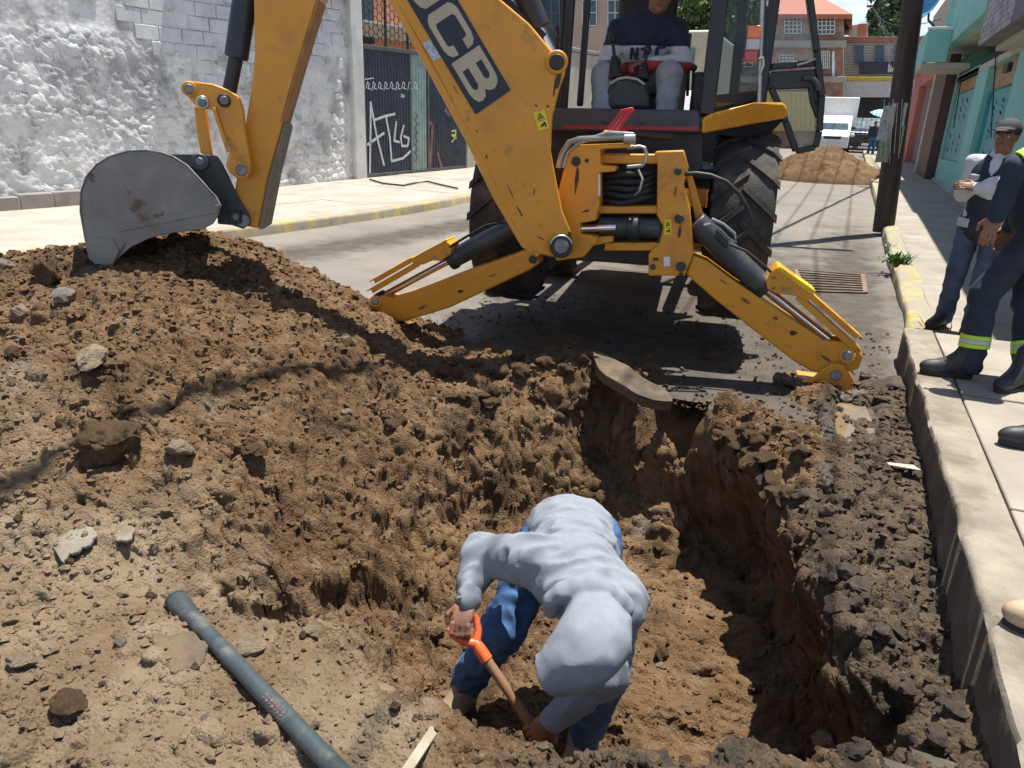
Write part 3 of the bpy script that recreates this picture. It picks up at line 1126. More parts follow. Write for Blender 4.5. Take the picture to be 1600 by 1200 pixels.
plate('frame_plate', [(1023, 237), (1068, 235), (1076, 262), (1068, 290), (1078, 325), (1084, 395), (1070, 431), (1013, 431), (1013, 397), (1031, 378), (1036, 354), (1026, 336), (1027, 258)], LYR, .16)
plate('brace', [(1070, 268), (1080, 268), (1102, 345), (1086, 345)], LYR + .20, .06)
plate('frame_beam', [(937, 241), (1042, 241), (1042, 256), (937, 256)], LYR + .02, .14)
plate('frame_beam', [(931, 322), (1044, 322), (1044, 334), (931, 334)], LYR + .02, .14)
plate('frame_beam', [(944, 379), (1040, 379), (1040, 392), (944, 392)], LYR + .02, .14)
plate('frame_beam', [(905, 372), (958, 369), (958, 378), (930, 384), (905, 384)], LYR - .02, .12)
plate('back_panel', [(846, 250), (1062, 250), (1062, 415), (846, 405)], LYR + .24, .05, blk)
kp = plate('kingpost', [(886, 244), (898, 227), (985, 224), (985, 231), (938, 233), (938, 258), (962, 260), (962, 268), (937, 270), (937, 318), (931, 345), (906, 349), (906, 366), (932, 370), (932, 378), (912, 402), (868, 408), (862, 340), (872, 300)], LYR - .10, .24)
for p, r in (((900, 252), 7), ((917, 251), 3)):
    MB().cyl(F(p, LYR - .106), F(p, LYR - .09), r * .0043, n=16).build('pin_hole', blk, kp)
for p, r in (((1061, 342), 6.5), ((1064, 417), 7), ((1059, 268), 5), ((1020, 417), 4)):
    MB().cyl(F(p, LYR - .03), F(p, LYR + .02), r * .0045, n=14).build('bolt', blk, hoe, bevel=.004)
# hoses looped in the gap between the castings
for k, y0 in enumerate((270, 281, 291, 301, 311)):
    pts = [F((930 + t * 96, y0 + 7 * math.sin(math.pi * t) - 6 * t + 2 * math.sin(9 * t + k)), LYR + .10 - .09 * math.sin(math.pi * t)) for t in np.linspace(0, 1, 14)]
    MB().tube(pts, .020, 10).build('hose', hose_m, hoe)
MB().tube([F((997, 265), LYR - .01), F((1004, 280), LYR - .03), F((999, 298), LYR - .03), (F((992, 305), LYR))], .008, 8).build('pipe', pipe_m, hoe)
# swing cylinder lying between the lower beams
MB().cyl(F((935, 354), LYR + .06), F((1032, 356), LYR + .06), .065, n=24).build('swing_cylinder', cylpaint, hoe, bevel=.01)
MB().cyl(F((908, 357), LYR - .02), F((962, 355), LYR), .026, n=16).build('swing_rod', chrome, hoe)
MB().cyl(F((982, 357), LYR - .02), F((998, 357), LYR - .02), .080, n=24).build('cylinder_collar', blk, hoe, bevel=.006)
# steel feed pipes over the top and the bent one at the right
for pts, r in (([(872, 262), (878, 240), (890, 222), (905, 217), (950, 215), (992, 214)], .017), ([(880, 262), (887, 238), (905, 223), (950, 207), (990, 210)], .012)):
    q = [F(p, LYR - .10) for p in pts]
    MB().tube(q, r, 10).build('pipe', pipe_m, hoe)
MB().cyl(F((975, 217), LYR - .10), F((993, 217), LYR - .10), .030, n=14).build('pipe_union', pipe_m, hoe, bevel=.004)
MB().tube([F(p, LYR - .07) for p in ((980, 231), (1000, 229), (1007, 231), (1010, 240), (1009, 252), (1004, 259), (980, 261))], .012, 10).build('pipe', pipe_m, hoe)
MB().tube([F(p, LYR + .25) for p in ((965, 212), (1000, 209), (1030, 213), (1052, 214))], .022, 10).build('hose', hose_m, hoe)
# red boom lock lever
MB().prism([F(p, LYR - .04) for p in ((944, 212), (952, 196), (966, 178), (969, 171), (988, 167), (991, 173), (983, 182), (972, 196), (966, 212))], M_F * .05).build('boom_lock', red_p, hoe, bevel=.006)
for dx in (0, 6):
    MB().bar(F((956 + dx, 203), LYR - .046), F((972 + dx, 181), LYR - .046), .006, .008).build('lock_rib', mat('red_light', (.62, .10, .10), .5), hoe)
MB().prism([F(p, LYR - .05) for p in ((938, 214), (944, 203), (962, 206), (960, 214))], M_F * .06).build('lock_bracket', bright_yel, hoe, bevel=.005)
MB().bar(F((972, 203), LYR - .03), F((985, 209), LYR - .03), .014, .014).build('lock_handle', red_p, hoe, bevel=.003)


def warn(name, c, w, h, plane_pt, rot=0, parent=hoe):
    """yellow safety sticker: black frame, triangle and arrow"""
    ca, sa = math.cos(rot), math.sin(rot)

    def at(u, v, lift):
        return plane_pt((c[0] + u * ca - v * sa, c[1] + u * sa + v * ca), lift)
    st = MB().prism([at(-w, -h, .0), at(w, -h, .0), at(w, h, .0), at(-w, h, .0)], (at(0, 0, .002) - at(0, 0, 0))).build(name, mat('sticker_yellow', (.78, .60, .02), .5, var=.05), parent)
    k = mat('sticker_black', (.015, .015, .015), .5)
    m = MB()
    lift = at(0, 0, .0035) - at(0, 0, .0022)
    t = [(-.62 * w, -.18 * h), (0, -.82 * h), (.62 * w, -.18 * h)]
    ti = [(-.36 * w, -.28 * h), (0, -.64 * h), (.36 * w, -.28 * h)]
    for i in range(3):
        j = (i + 1) % 3
        m.prism([at(*t[i], .0022), at(*t[j], .0022), at(*ti[j], .0022), at(*ti[i], .0022)], lift)
    m.prism([at(-.1 * w, -.5 * h, .0022), at(.1 * w, -.5 * h, .0022), at(.1 * w, -.32 * h, .0022), at(-.1 * w, -.32 * h, .0022)], lift)
    m.prism([at(-.8 * w, -.02 * h, .0022), at(.8 * w, -.02 * h, .0022), at(.8 * w, .03 * h, .0022), at(-.8 * w, .03 * h, .0022)], lift)
    m.prism([at(-.5 * w, .55 * h, .0022), at(.5 * w, .2 * h, .0022), at(.5 * w, .45 * h, .0022), at(-.2 * w, .72 * h, .0022)], lift)
    m.prism([at(.35 * w, .3 * h, .0022), at(.6 * w, .3 * h, .0022), at(.6 * w, .8 * h, .0022), at(.35 * w, .8 * h, .0022)], lift)
    m.build('print', k, st, smooth=0)
    return st


warn('sticker', (1043.5, 355), 5.5, 12, lambda p, l: F(p, LYR - .003 - l))
MB().prism([F(p, LYR - .003) for p in ((1037, 401), (1047, 401), (1047, 416), (1037, 416))], -M_F * .002).build('sticker', white_p, hoe)
MB().prism([F(p, LYR - .103) for p in ((935, 272), (938, 272), (938, 306), (935, 306))], -M_F * .002).build('sticker', white_p, hoe)

# ---- stabilisers
LYS = LYR + .02


def leg(px, knuckle, pad_px, pads_pin):
    m = MB().prism([F(p, LYS) for p in px], M_F * .17).build('stabiliser_leg', yel, hoe, bevel=.012)
    return m


def P_(a, b, t):
    return (a[0] + (b[0] - a[0]) * t, a[1] + (b[1] - a[1]) * t)


# right one
L1 = leg([(1072, 429), (1083, 399), (1105, 408), (1145, 438), (1288, 533), (1316, 534), (1340, 543), (1349, 556), (1342, 577), (1318, 584), (1268, 581), (1238, 563), (1120, 471)], None, None, None)
for p in ((1324, 556),):
    MB().cyl(F(p, LYS - .025), F(p, LYS + .19), .050, n=20).build('pin', yel, L1, bevel=.006)
    MB().cyl(F(p, LYS - .04), F(p, LYS + .20), .030, n=14).build('pin', steel, L1, bevel=.005)
MB().prism([F(p, LYS - .035) for p in ((1252, 597), (1268, 593), (1285, 578), (1300, 568), (1318, 570), (1330, 590), (1335, 610), (1296, 607))], M_F * .025).build('stabiliser_pad', yel, hoe, bevel=.006)
MB().prism([F(p, LYS + .19) for p in ((1262, 597), (1285, 580), (1300, 570), (1322, 572), (1342, 608), (1296, 607))], M_F * .025).build('stabiliser_pad', yel, hoe, bevel=.006)
MB().prism([F((1252, 600), LYS - .05), F((1340, 612), LYS - .05), F((1340, 612), LYS - .05) + M_F * .30, F((1252, 600), LYS - .05) + M_F * .30], (0, 0, -.03)).build('stabiliser_pad', yel, hoe, bevel=.006)
MB().cyl(F((1306, 586), LYS - .05), F((1306, 586), LYS + .23), .034, n=16).build('pin', steel, hoe, bevel=.005)
CYL = LYS + .085


def ram(a, b, c, d, r, rr):
    MB().cyl(F(a, CYL), F(b, CYL), r, n=28).build('stabiliser_cylinder', cylpaint, hoe, bevel=.012)
    MB().cyl(F(P_(a, b, .93), CYL), F(P_(a, b, 1.01), CYL), r * 1.13, n=28).build('cylinder_gland', blk, hoe, bevel=.006)
    MB().cyl(F(b, CYL), F(P_(c, d, .96), CYL), rr, n=20).build('stabiliser_rod', chrome, hoe)
    MB().cyl(F(P_(c, d, .90), CYL), F(P_(c, d, 1.04), CYL), rr * 1.6, n=16).build('rod_end', blk, hoe, bevel=.006)


ram((1086, 346), (1196, 452), (1205, 458), (1318, 548), .075, .030)
MB().box(F((1128, 372), CYL - .10), (.11, .07, .06), u=F((1196, 452), CYL) - F((1086, 346), CYL), w=Zv).build('valve_block', blk, hoe, bevel=.008)
MB().tube([F(p, CYL - .10) for p in ((1100, 352), (1112, 350), (1125, 358), (1138, 372), (1150, 378), (1148, 365), (1130, 350), (1112, 342))], .009, 8).build('pipe', pipe_m, hoe)
MB().tube([F(p, CYL - .085) for p in ((1140, 382), (1165, 392), (1190, 412), (1205, 425))], .009, 8).build('hose', hose_m, hoe)
MB().tube([F(p, CYL - .10) for p in ((1070, 272), (1088, 271), (1110, 274), (1135, 284), (1155, 303), (1168, 325), (1174, 345), (1168, 362), (1152, 374))], .014, 10).build('hose', hose_m, hoe)


def guard(block, arms, ly=LYS - .01):
    """box-shaped sleeve over the ram with two long strips beneath it"""
    g = MB().prism([F(p, ly) for p in block], M_F * .17).build('ram_guard', yel, hoe, bevel=.006)
    for a, b, w in arms:
        d = unit(F(b, ly) - F(a, ly))
        up_ = unit(np.cross(d, M_F))
        if up_[2] < 0:
            up_ = -up_
        m = MB()
        m.bar(F(a, ly + .01), F(b, ly + .01), .012, w, up=up_)
        m.bar(F(a, ly + .15), F(b, ly + .15), .012, w, up=up_)
        m.bar(F(a, ly + .08) + up_ * w * .5, F(b, ly + .08) + up_ * w * .5, .15, .008, up=up_)
        m.build('guard_strip', yel, g, bevel=.003)
    return g


g1 = guard([(1196, 440), (1206, 424), (1216, 416), (1224, 418), (1274, 456), (1262, 473), (1250, 466), (1240, 462), (1210, 458), (1199, 452)], [((1255, 452), (1340, 527), .035), ((1246, 464), (1338, 546), .040)])
MB().prism([F(p, LYS - .016) for p in ((1213, 420), (1219, 416), (1275, 455), (1269, 462))], M_F * .185).build('guard_top', bright_yel, g1, bevel=.003)
for p in ((1210, 434), (1224, 452), (1209, 450), (1232, 452)):
    MB().cyl(F(p, LYS - .022), F(p, LYS - .005), .010, n=10).build('bolt', steel, g1)
# left one
L2 = leg([(820, 392), (838, 396), (842, 412), (828, 422), (700, 482), (632, 502), (600, 504), (583, 492), (577, 478), (582, 466), (598, 462), (612, 466), (640, 458), (740, 420)], None, None, None)
MB().cyl(F((587, 471), LYS - .025), F((587, 471), LYS + .19), .044, n=20).build('pin', yel, L2, bevel=.006)
MB().cyl(F((587, 471), LYS - .04), F((587, 471), LYS + .20), .026, n=14).build('pin', steel, L2, bevel=.005)
MB().cyl(F((833, 405), LYS - .02), F((833, 405), LYS + .19), .030, n=16).build('pin', blk, L2, bevel=.005)
for dy in (-.03, .185):
    MB().prism([F(p, LYS + dy) for p in ((586, 488), (602, 488), (612, 500), (620, 514), (590, 512))], M_F * .025).build('stabiliser_pad', yel, hoe, bevel=.005)
MB().cyl(F((597, 497), LYS - .045), F((597, 497), LYS + .22), .028, n=16).build('pin', steel, hoe, bevel=.004)
MB().prism([F((578, 513), LYS - .05), F((624, 516), LYS - .05), F((624, 516), LYS - .05) + M_F * .30, F((578, 513), LYS - .05) + M_F * .30], (0, 0, -.03)).build('stabiliser_pad', yel, hoe, bevel=.005)
ram((806, 352), (704, 406), (696, 410), (592, 466), .068, .026)
MB().tube([F(p, CYL - .09) for p in ((800, 345), (760, 352), (725, 372), (702, 386))], .009, 8).build('hose', hose_m, hoe)
g2 = guard([(704, 398), (706, 384), (696, 375), (648, 402), (644, 412), (660, 414), (676, 407), (688, 408)], [((650, 403), (585, 440), .030), ((655, 412), (581, 455), .034)])
MB().prism([F(p, LYS - .016) for p in ((698, 376), (692, 379), (647, 403), (651, 399), (697, 374))], M_F * .185).build('guard_top', bright_yel, g2, bevel=.002)
for p in ((698, 398), (678, 401)):
    MB().cyl(F(p, LYS - .022), F(p, LYS - .005), .010, n=10).build('bolt', steel, g2)

# ---- digging arm: boom, dipper, bucket, all in one vertical plane swung to the machine's left
B_D = unit((-.87, -.49, 0))
B_N = np.array([-B_D[1], B_D[0], 0])            # away from the camera is +, check below
if B_N.dot(CAMR @ np.array([0, 0, -1.0])) < 0:
    B_N = -B_N
AX = np.array([-1.32, 4.60, 0.])


def B(p, off=0.0):
    return on_plane(p, AX + B_N * off, B_N)


def arm(name, px, off, depth, material=yel, parent=hoe, bevel=.012):
    return MB().prism([B(p, off) for p in px], B_N * depth).build(name, material, parent, bevel=bevel)


boom_px = [(845, 398), (822, 384), (800, 356), (783, 318), (735, 218), (680, 112), (648, 55), (603, -20), (540, -118), (522, -150), (520, -172), (536, -186), (558, -184), (590, -166), (680, -90),
           (770, -12), (828, 37), (862, 78), (880, 86), (886, 100), (883, 118), (876, 135), (864, 182), (861, 235), (873, 300), (880, 332), (892, 360), (893, 386), (882, 398), (864, 402)]
boom = arm('boom', boom_px, -.13, .26)
MB().prism([B(p, -.136) for p in ((838, 402), (815, 386), (776, 318), (728, 218), (598, -20), (606, -24), (738, 214), (786, 312), (806, 356), (824, 380), (846, 396))], B_N * .272).build('boom_edge', yel, boom, bevel=.004)
for p, r, ex in (((877, 385), .072, .05), ((870, 97), .065, .03)):
    MB().cyl(B(p, -.13 - ex), B(p, .13 + ex), r, n=26).build('pin_boss', yel if ex == .03 else blk, boom, bevel=.008)
    MB().cyl(B(p, -.15 - ex), B(p, .15 + ex), r * .68, n=8 if ex == .05 else 22).build('pin', blk if ex == .03 else steel, boom, bevel=.006)
MB().tube([B((877 + 17 * math.cos(a), 385 + 17 * math.sin(a)), -.19) for a in np.linspace(3.4, 6.0, 12)], .006, 8).build('grease_wire', pipe_m, boom)
# dark lettered panel on the boom's flank


def dec(u, v):
    """panel coordinates: u runs down the boom, v from the panel's lower left edge to its upper right edge"""
    a = np.array([636., -1.]) * (1 - u) + np.array([743., 179.]) * u
    b = np.array([693., -38.]) * (1 - u) + np.array([798., 141.]) * u
    return tuple(a * (1 - v) + b * v)


MB().prism([B(p, -.1335) for p in (dec(1, 1), dec(1, 0), dec(-.32, 0), dec(-.32, 1))], -B_N * .002).build('decal_panel', decal_dk, boom, label='dark panel with cream capital letters J C B')


def letter(strokes, f=lambda u: u):
    m = MB()
    for q in strokes:
        m.prism([B(dec(f(u), v), -.1358) for u, v in q], -B_N * .0016)
    m.build('letter', decal_lt, boom, smooth=0)


def arc_strip(c, ru, rv, wu, wv, a0, a1, n=14):
    out, inn = [], []
    for t in np.linspace(a0, a1, n):
        out.append((c[0] + ru * math.cos(t), c[1] + rv * math.sin(t)))
        inn.append((c[0] + (ru - wu) * math.cos(t), c[1] + (rv - wv) * math.sin(t)))
    return out + inn[::-1]


# B: reading direction runs down the boom; each letter's foot is at low v
letter([[(.705, .12), (.765, .12), (.765, .90), (.705, .90)],
        [(.765, .12), (.87, .12), (.90, .15), (.925, .22), (.93, .33), (.92, .43), (.89, .50), (.765, .50), (.765, .41), (.855, .41), (.872, .36), (.872, .29), (.855, .245), (.765, .245)],
        [(.765, .50), (.89, .50), (.905, .56), (.915, .68), (.905, .79), (.885, .87), (.86, .90), (.765, .90), (.765, .775), (.84, .775), (.857, .73), (.857, .66), (.84, .615), (.765, .615)]], lambda u: .585 + (u - .705) * 1.60)
# C
letter([[(.41, .24), (.43, .16), (.46, .12), (.60, .12), (.635, .16), (.655, .24), (.66, .38), (.605, .38), (.60, .28), (.59, .25), (.485, .25), (.47, .29), (.47, .72), (.485, .77), (.59, .77), (.60, .74), (.605, .63), (.66, .63), (.655, .78), (.635, .86), (.60, .90), (.46, .90), (.43, .86), (.41, .78)]], lambda u: .185 + (u - .41) * 1.50)
# J
letter([[(.10, .38), (.10, .26), (.12, .17), (.16, .12), (.26, .12), (.30, .17), (.32, .26), (.32, .90), (.255, .90), (.255, .29), (.24, .25), (.18, .25), (.165, .29), (.165, .38)]], lambda u: -.215 + (u - .10) * 1.60)
# small plate and warning sticker
MB().prism([B(p, -.1335) for p in ((660, 68), (672, 62), (689, 90), (677, 96))], -B_N * .002).build('data_plate', mat('plate_grey', (.42, .45, .50), .4, var=.3, scale=60), boom)
warn('sticker', (846, 188), 9, 15, lambda p, l: B(p, -.1335 - l), rot=-.28, parent=boom)
# grease runs under the pins and scuffs worn into the paint
grease = mat('grease_dark', (.050, .034, .020), .6, var=.3, scale=30)
scuff = mat('scuff_brown', (.17, .085, .030), .75, var=.3, scale=30)
rs = random.Random(5)


def smear(pt, c, w, h, rot, m_, par):
    n = 11
    q = []
    for i in range(n):
        a = 2 * math.pi * i / n
        r_ = rs.uniform(.55, 1.1)
        u, v = w * r_ * math.cos(a), h * r_ * math.sin(a)
        q.append((c[0] + u * math.cos(rot) - v * math.sin(rot), c[1] + u * math.sin(rot) + v * math.cos(rot)))
    MB().prism([pt(p, .001) for p in q], pt(c, .0022) - pt(c, .001)).build('grease_stain' if m_ is grease else 'scuff', m_, par, smooth=0)


bp_ = lambda p, l: B(p, -.1302 - l)
for c, w, h, r_, m_ in (((872, 122), 5, 17, .15, grease), ((866, 140), 2, 14, .1, grease), ((888, 372), 6, 10, .2, grease), ((812, 330), 1.6, 12, -.5, scuff), ((845, 372), 9, 1.5, .5, scuff), ((798, 300), 1.2, 16, -.45, scuff), ((835, 300), 1.2, 7, .1, scuff), ((712, 140), 1.0, 9, -.5, scuff), ((760, 245), 2.4, 4, 0, scuff), ((745, 205), 1.2, 3, 0, grease), ((838, 165), 3, 2, .2, scuff), ((856, 166), 3, 2, .2, scuff)):
    smear(bp_, c, w, h, r_, m_, boom)
fp_ = lambda p, l: F(p, LYS - .0005 - l)
for c, w, h, r_, m_ in (((1240, 520), 7, 5, .4, grease), ((1165, 470), 9, 3, .6, scuff), ((1212, 497), 5, 3, .5, scuff), ((1290, 560), 10, 3, .6, scuff), ((1130, 440), 6, 1.5, .6, scuff), ((720, 455), 6, 3, -.4, grease), ((660, 480), 11, 2, -.4, scuff), ((770, 430), 9, 1.5, -.4, scuff)):
    smear(fp_, c, w, h, r_, m_, hoe)
kp_ = lambda p, l: F(p, LYR - .1005 - l)
for c, w, h, r_, m_ in (((902, 275), 3.5, 20, .0, grease), ((899, 290), 1.5, 16, 0, grease), ((915, 330), 8, 2, -.3, grease), ((885, 350), 4, 2, .2, scuff), ((880, 390), 8, 4, .2, grease)):
    smear(kp_, c, w, h, r_, m_, hoe)
kq_ = lambda p, l: F(p, LYR - .0005 - l)
for c, w, h, r_, m_ in (((1062, 362), 3, 12, .0, grease), ((1064, 428), 5, 3, .0, grease), ((1055, 300), 2, 9, .2, scuff), ((1025, 405), 6, 3, 0, grease)):
    smear(kq_, c, w, h, r_, m_, hoe)
# boom ram on top of the boom
MB().cyl(B((800, -60), 0), B((842, 45), 0), .070, n=24).build('boom_cylinder', blk, hoe, bevel=.01)
MB().cyl(B((835, 30), 0), B((872, 100), 0), .030, n=18).build('boom_rod', chrome, hoe)
MB().tube([B(p, -.03) for p in ((768, -30), (800, 12), (832, 40), (850, 58))], .022, 10).build('hose', hose_m, hoe)
# dipper
dip_px = [(404, 357), (372, 352), (364, 330), (366, 300), (392, 140), (398, 80), (396, 0), (402, -60), (430, -160), (470, -190), (520, -196), (560, -180), (572, -150), (566, -110), (532, -60), (500, 0), (470, 98), (442, 195), (420, 275)]
dip = arm('dipper', dip_px, -.11, .22)
MB().prism([B(p, -.115) for p in ((404, 358), (420, 275), (444, 192), (446, 200), (428, 275), (412, 358))], B_N * .23).build('wear_strip', mat('worn_grey', (.20, .17, .13), .6, .3, var=.2), dip, bevel=.003)
MB().prism([B(p, -.113) for p in ((500, 0), (470, 98), (443, 192), (437, 190), (464, 96), (494, -2))], B_N * .226).build('dipper_edge', mat('scuffed_orange', (.34, .15, .035), .6, var=.25), dip, bevel=.003)
MB().cyl(B((540, -150), -.17), B((540, -150), .17), .06, n=22).build('pin', blk, dip, bevel=.008)
# bucket ram behind the dipper
MB().cyl(B((400, -120), .0), B((369, 92), .0), .066, n=24).build('bucket_cylinder', mat('cylinder_blue_black', (.020, .028, .042), .4, var=.15, dirt=(.09, .07, .05), dirt_amt=.25), hoe, bevel=.012)
MB().cyl(B((369, 90), 0), B((357, 150), 0), .040, n=20).build('bucket_rod', blk, hoe)
# tipping links
tip_px = [(286, 134), (290, 129), (302, 127), (332, 131), (356, 140), (372, 150), (379, 170), (383, 205), (391, 250), (393, 268), (386, 278), (372, 280), (358, 270), (353, 258), (356, 244), (360, 236), (352, 214), (340, 180), (332, 172), (318, 170), (306, 166), (294, 152), (287, 143)]
for off in (-.19, .15):
    t = arm('tipping_link', tip_px, off, .04, bevel=.006)
    if off < 0:
        for p, r, m_ in (((295, 139), .040, yel), ((316, 160), .036, pipe_m), ((350, 157), .036, blk), ((377, 266), .048, yel)):
            MB().cyl(B(p, off - .02), B(p, off + .01), r, n=20).build('pin_boss', m_, t, bevel=.004)
            MB().cyl(B(p, off - .035), B(p, off), r * .68, n=16).build('pin', steel, t, bevel=.004)
        MB().bar(B((334, 168), off - .012), B((357, 238), off - .012), .02, .02).build('link_rib', yel, t, bevel=.004)
arm('push_link', [(303, 165), (322, 168), (327, 215), (332, 246), (314, 244), (306, 200)], -.07, .03, bevel=.006)
arm('push_link', [(303, 165), (318, 168), (324, 215), (328, 246), (314, 244), (306, 200)], .05, .03, bevel=.006)
# bucket
bk_out = [(150, 413), (139, 405), (131, 370), (124, 330), (125, 300), (133, 276), (150, 256), (172, 243), (200, 235), (228, 234), (252, 238), (270, 244), (292, 258), (318, 286), (338, 308), (345, 322), (340, 338), (332, 350), (318, 358), (285, 362), (262, 365), (232, 373), (205, 386), (188, 400), (176, 413)]
bucket = thing_part = None
bk = MB()
W0, W1 = -.31, .31
near_p = MB().prism([B(p, W0) for p in bk_out], B_N * .022)
bkt = near_p.build('bucket', bucket_m, hoe, bevel=.004, label='grey steel digging bucket with scuffed side plates')
MB().prism([B(p, W1 - .022) for p in bk_out], B_N * .022).build('side_plate', bucket_m, bkt, bevel=.004)
curve = [(176, 413), (150, 413), (139, 405), (131, 370), (124, 330), (125, 300), (133, 276), (150, 256), (172, 243), (200, 235), (228, 234), (252, 238), (270, 244), (292, 258), (318, 286), (338, 308)]
sh = MB()
inn = []
ctr = np.array([235., 310.])
for p in curve:
    q = np.array(p) + (ctr - np.array(p)) * .035
    inn.append(tuple(q))
V, Fc = [], []
for p, q in zip(curve, inn):
    V += [B(p, W0), B(p, W1), B(q, W0), B(q, W1)]
for i in range(len(curve) - 1):
    a, b = i * 4, (i + 1) * 4
    Fc += [(a, b, b + 1, a + 1), (a + 2, a + 3, b + 3, b + 2), (a, a + 2, b + 2, b), (a + 1, b + 1, b + 3, a + 3)]
Fc += [(0, 1, 3, 2), (len(V) - 4, len(V) - 2, len(V) - 1, len(V) - 3)]
sh.add(V, Fc).build('shell', bucket_m, bkt, smooth=50)
MB().prism([B(p, W0 - .008) for p in ((150, 413), (139, 405), (131, 372), (176, 372), (186, 392), (176, 413))], B_N * .012).build('wear_plate', bucket_m, bkt, bevel=.002)
MB().prism([B(p, W0 - .007) for p in ((186, 352), (320, 322), (342, 320), (340, 332), (186, 362))], B_N * .010).build('wear_plate', bucket_m, bkt, bevel=.002)
for k in range(5):
    o_ = W0 + .03 + k * .14
    MB().prism([B(p, o_ - .025) for p in ((152, 404), (172, 404), (178, 416), (168, 430), (160, 432))], B_N * .05).build('tooth', bucket_m, bkt, bevel=.004)
MB().prism([B(p, W0 - .006) for p in ((181, 408), (196, 380), (192, 384), (176, 413))], B_N * .02).build('corroded_edge', mat('rust', (.12, .055, .03), .85, var=.3, scale=14), bkt)
for off in (-.15, .13):
    h = arm('hanger', [(262, 241), (320, 241), (338, 244), (346, 256), (357, 278), (372, 310), (388, 336), (391, 350), (380, 358), (362, 352), (340, 350), (338, 318), (318, 284), (290, 256)], off, .03, mat('hanger_steel', (.055, .060, .062), .5, .3, var=.2, dirt=(.14, .1, .07), dirt_amt=.3), bkt, bevel=.005)
    if off < 0:
        MB().cyl(B((312, 253), off - .03), B((312, 253), off + .02), .048, n=20).build('pin_boss', cylpaint, h, bevel=.006)
        MB().cyl(B((312, 253), off - .04), B((312, 253), off), .026, n=8).build('pin', steel, h, bevel=.004)
        MB().box(B((368, 339), off - .02), (.07, .04, .07), u=B_D, w=Zv).build('pin_lock', blk, h, bevel=.006)
        MB().cyl(B((368, 339), off - .05), B((368, 339), off - .02), .020, n=12).build('pin', steel, h, bevel=.003)
MB().cyl(B((312, 253), -.16), B((312, 253), .16), .03, n=16).build('pin', steel, bkt)
MB().cyl(B((380, 345), -.16), B((380, 345), .16), .035, n=16).build('pin', steel, bkt)

# ---- wheels
LIFT = .20


def wheel(cx, cy, R, W, rim_r, lugs, name='rear_wheel'):
    c = ml(cx, cy, LIFT + R if name == 'rear_wheel' else R)
    prof = [(rim_r, -W * .40), (rim_r + .03, -W * .46), (R * .80, -W * .5), (R * .93, -W * .48), (R * .965, -W * .40), (R * .97, 0), (R * .965, W * .40), (R * .93, W * .48), (R * .80, W * .5), (rim_r + .03, W * .46), (rim_r, W * .40)]
    w = MB().lathe(prof, c, M_R, 48).build(name, rubber, hoe, smooth=40)
    lm = MB()
    u, t, d = frame_from(M_R)
    for k in range(lugs):
        for s in (-1, 1):
            a0 = 2 * math.pi * (k + (.5 if s > 0 else 0)) / lugs
            row = []
            for q in np.linspace(0, 1, 5):
                a = a0 + .30 * q
                e = u * math.cos(a) + t * math.sin(a)
                tg = -u * math.sin(a) + t * math.cos(a)
                h = s * W * (-.04 + .55 * q)
                rr = R * (1.0 if q < .8 else .965)
                row.append((c + e * R * .95 + d * h, c + e * rr + d * h, tg))
            for i in range(4):
                (b0, t0, g0), (b1, t1, g1) = row[i], row[i + 1]
                wd = .030
                pts = [b0 - g0 * wd, b1 - g1 * wd, t1 - g1 * wd * .75, t0 - g0 * wd * .75, b0 + g0 * wd, b1 + g1 * wd, t1 + g1 * wd * .75, t0 + g0 * wd * .75]
                lm.add(pts, [(0, 1, 2, 3), (7, 6, 5, 4), (3, 2, 6, 7), (0, 4, 5, 1), (0, 3, 7, 4), (1, 5, 6, 2)])
    lm.build('tread', rubber, w, smooth=30)['kind'] = 'stuff'
    rp = [(.06, -.02), (rim_r * .55, -.03), (rim_r * .8, W * .28), (rim_r, W * .30), (rim_r + .012, W * .42), (rim_r + .012, -W * .42), (rim_r, -W * .30), (rim_r * .8, -.08), (.06, -.05)]
    MB().lathe(rp, c, M_R * (1 if cx > 0 else -1), 36).build('rim', mat('rim_white', (.45, .43, .38), .55, var=.15, dirt=(.2, .15, .1), dirt_amt=.5), w, smooth=40)
    MB().cyl(c - M_R * .10, c + M_R * .10, .11, n=20).build('hub', blk, w, bevel=.01)
    return w


wheel(-.87, 0, .70, .44, .36, 18)
wheel(.87, 0, .70, .44, .36, 18)
wheel(-.86, 2.17, .47, .32, .25, 16, 'front_wheel')
wheel(.86, 2.17, .47, .32, .25, 16, 'front_wheel')
MB().cyl(ml(-.85, 0, .9), ml(.85, 0, .9), .14, n=24).ball(ml(0, 0, .9), (.28, .28, .24)).build('rear_axle', blk, hoe)
MB().cyl(ml(-.8, 2.17, .47), ml(.8, 2.17, .47), .09, n=20).ball(ml(0, 2.17, .47), (.2, .2, .18)).build('front_axle', yel, hoe)
for s in (-1, 1):
    MB().box(ml(s * .38, .6, .92), (.10, 3.4, .28), M_R, Zv).build('chassis_rail', blk, hoe, bevel=.01)
MB().box(ml(0, .3, 1.05), (.7, 1.5, .5), M_R, Zv).build('gearbox', blk, hoe, bevel=.03)
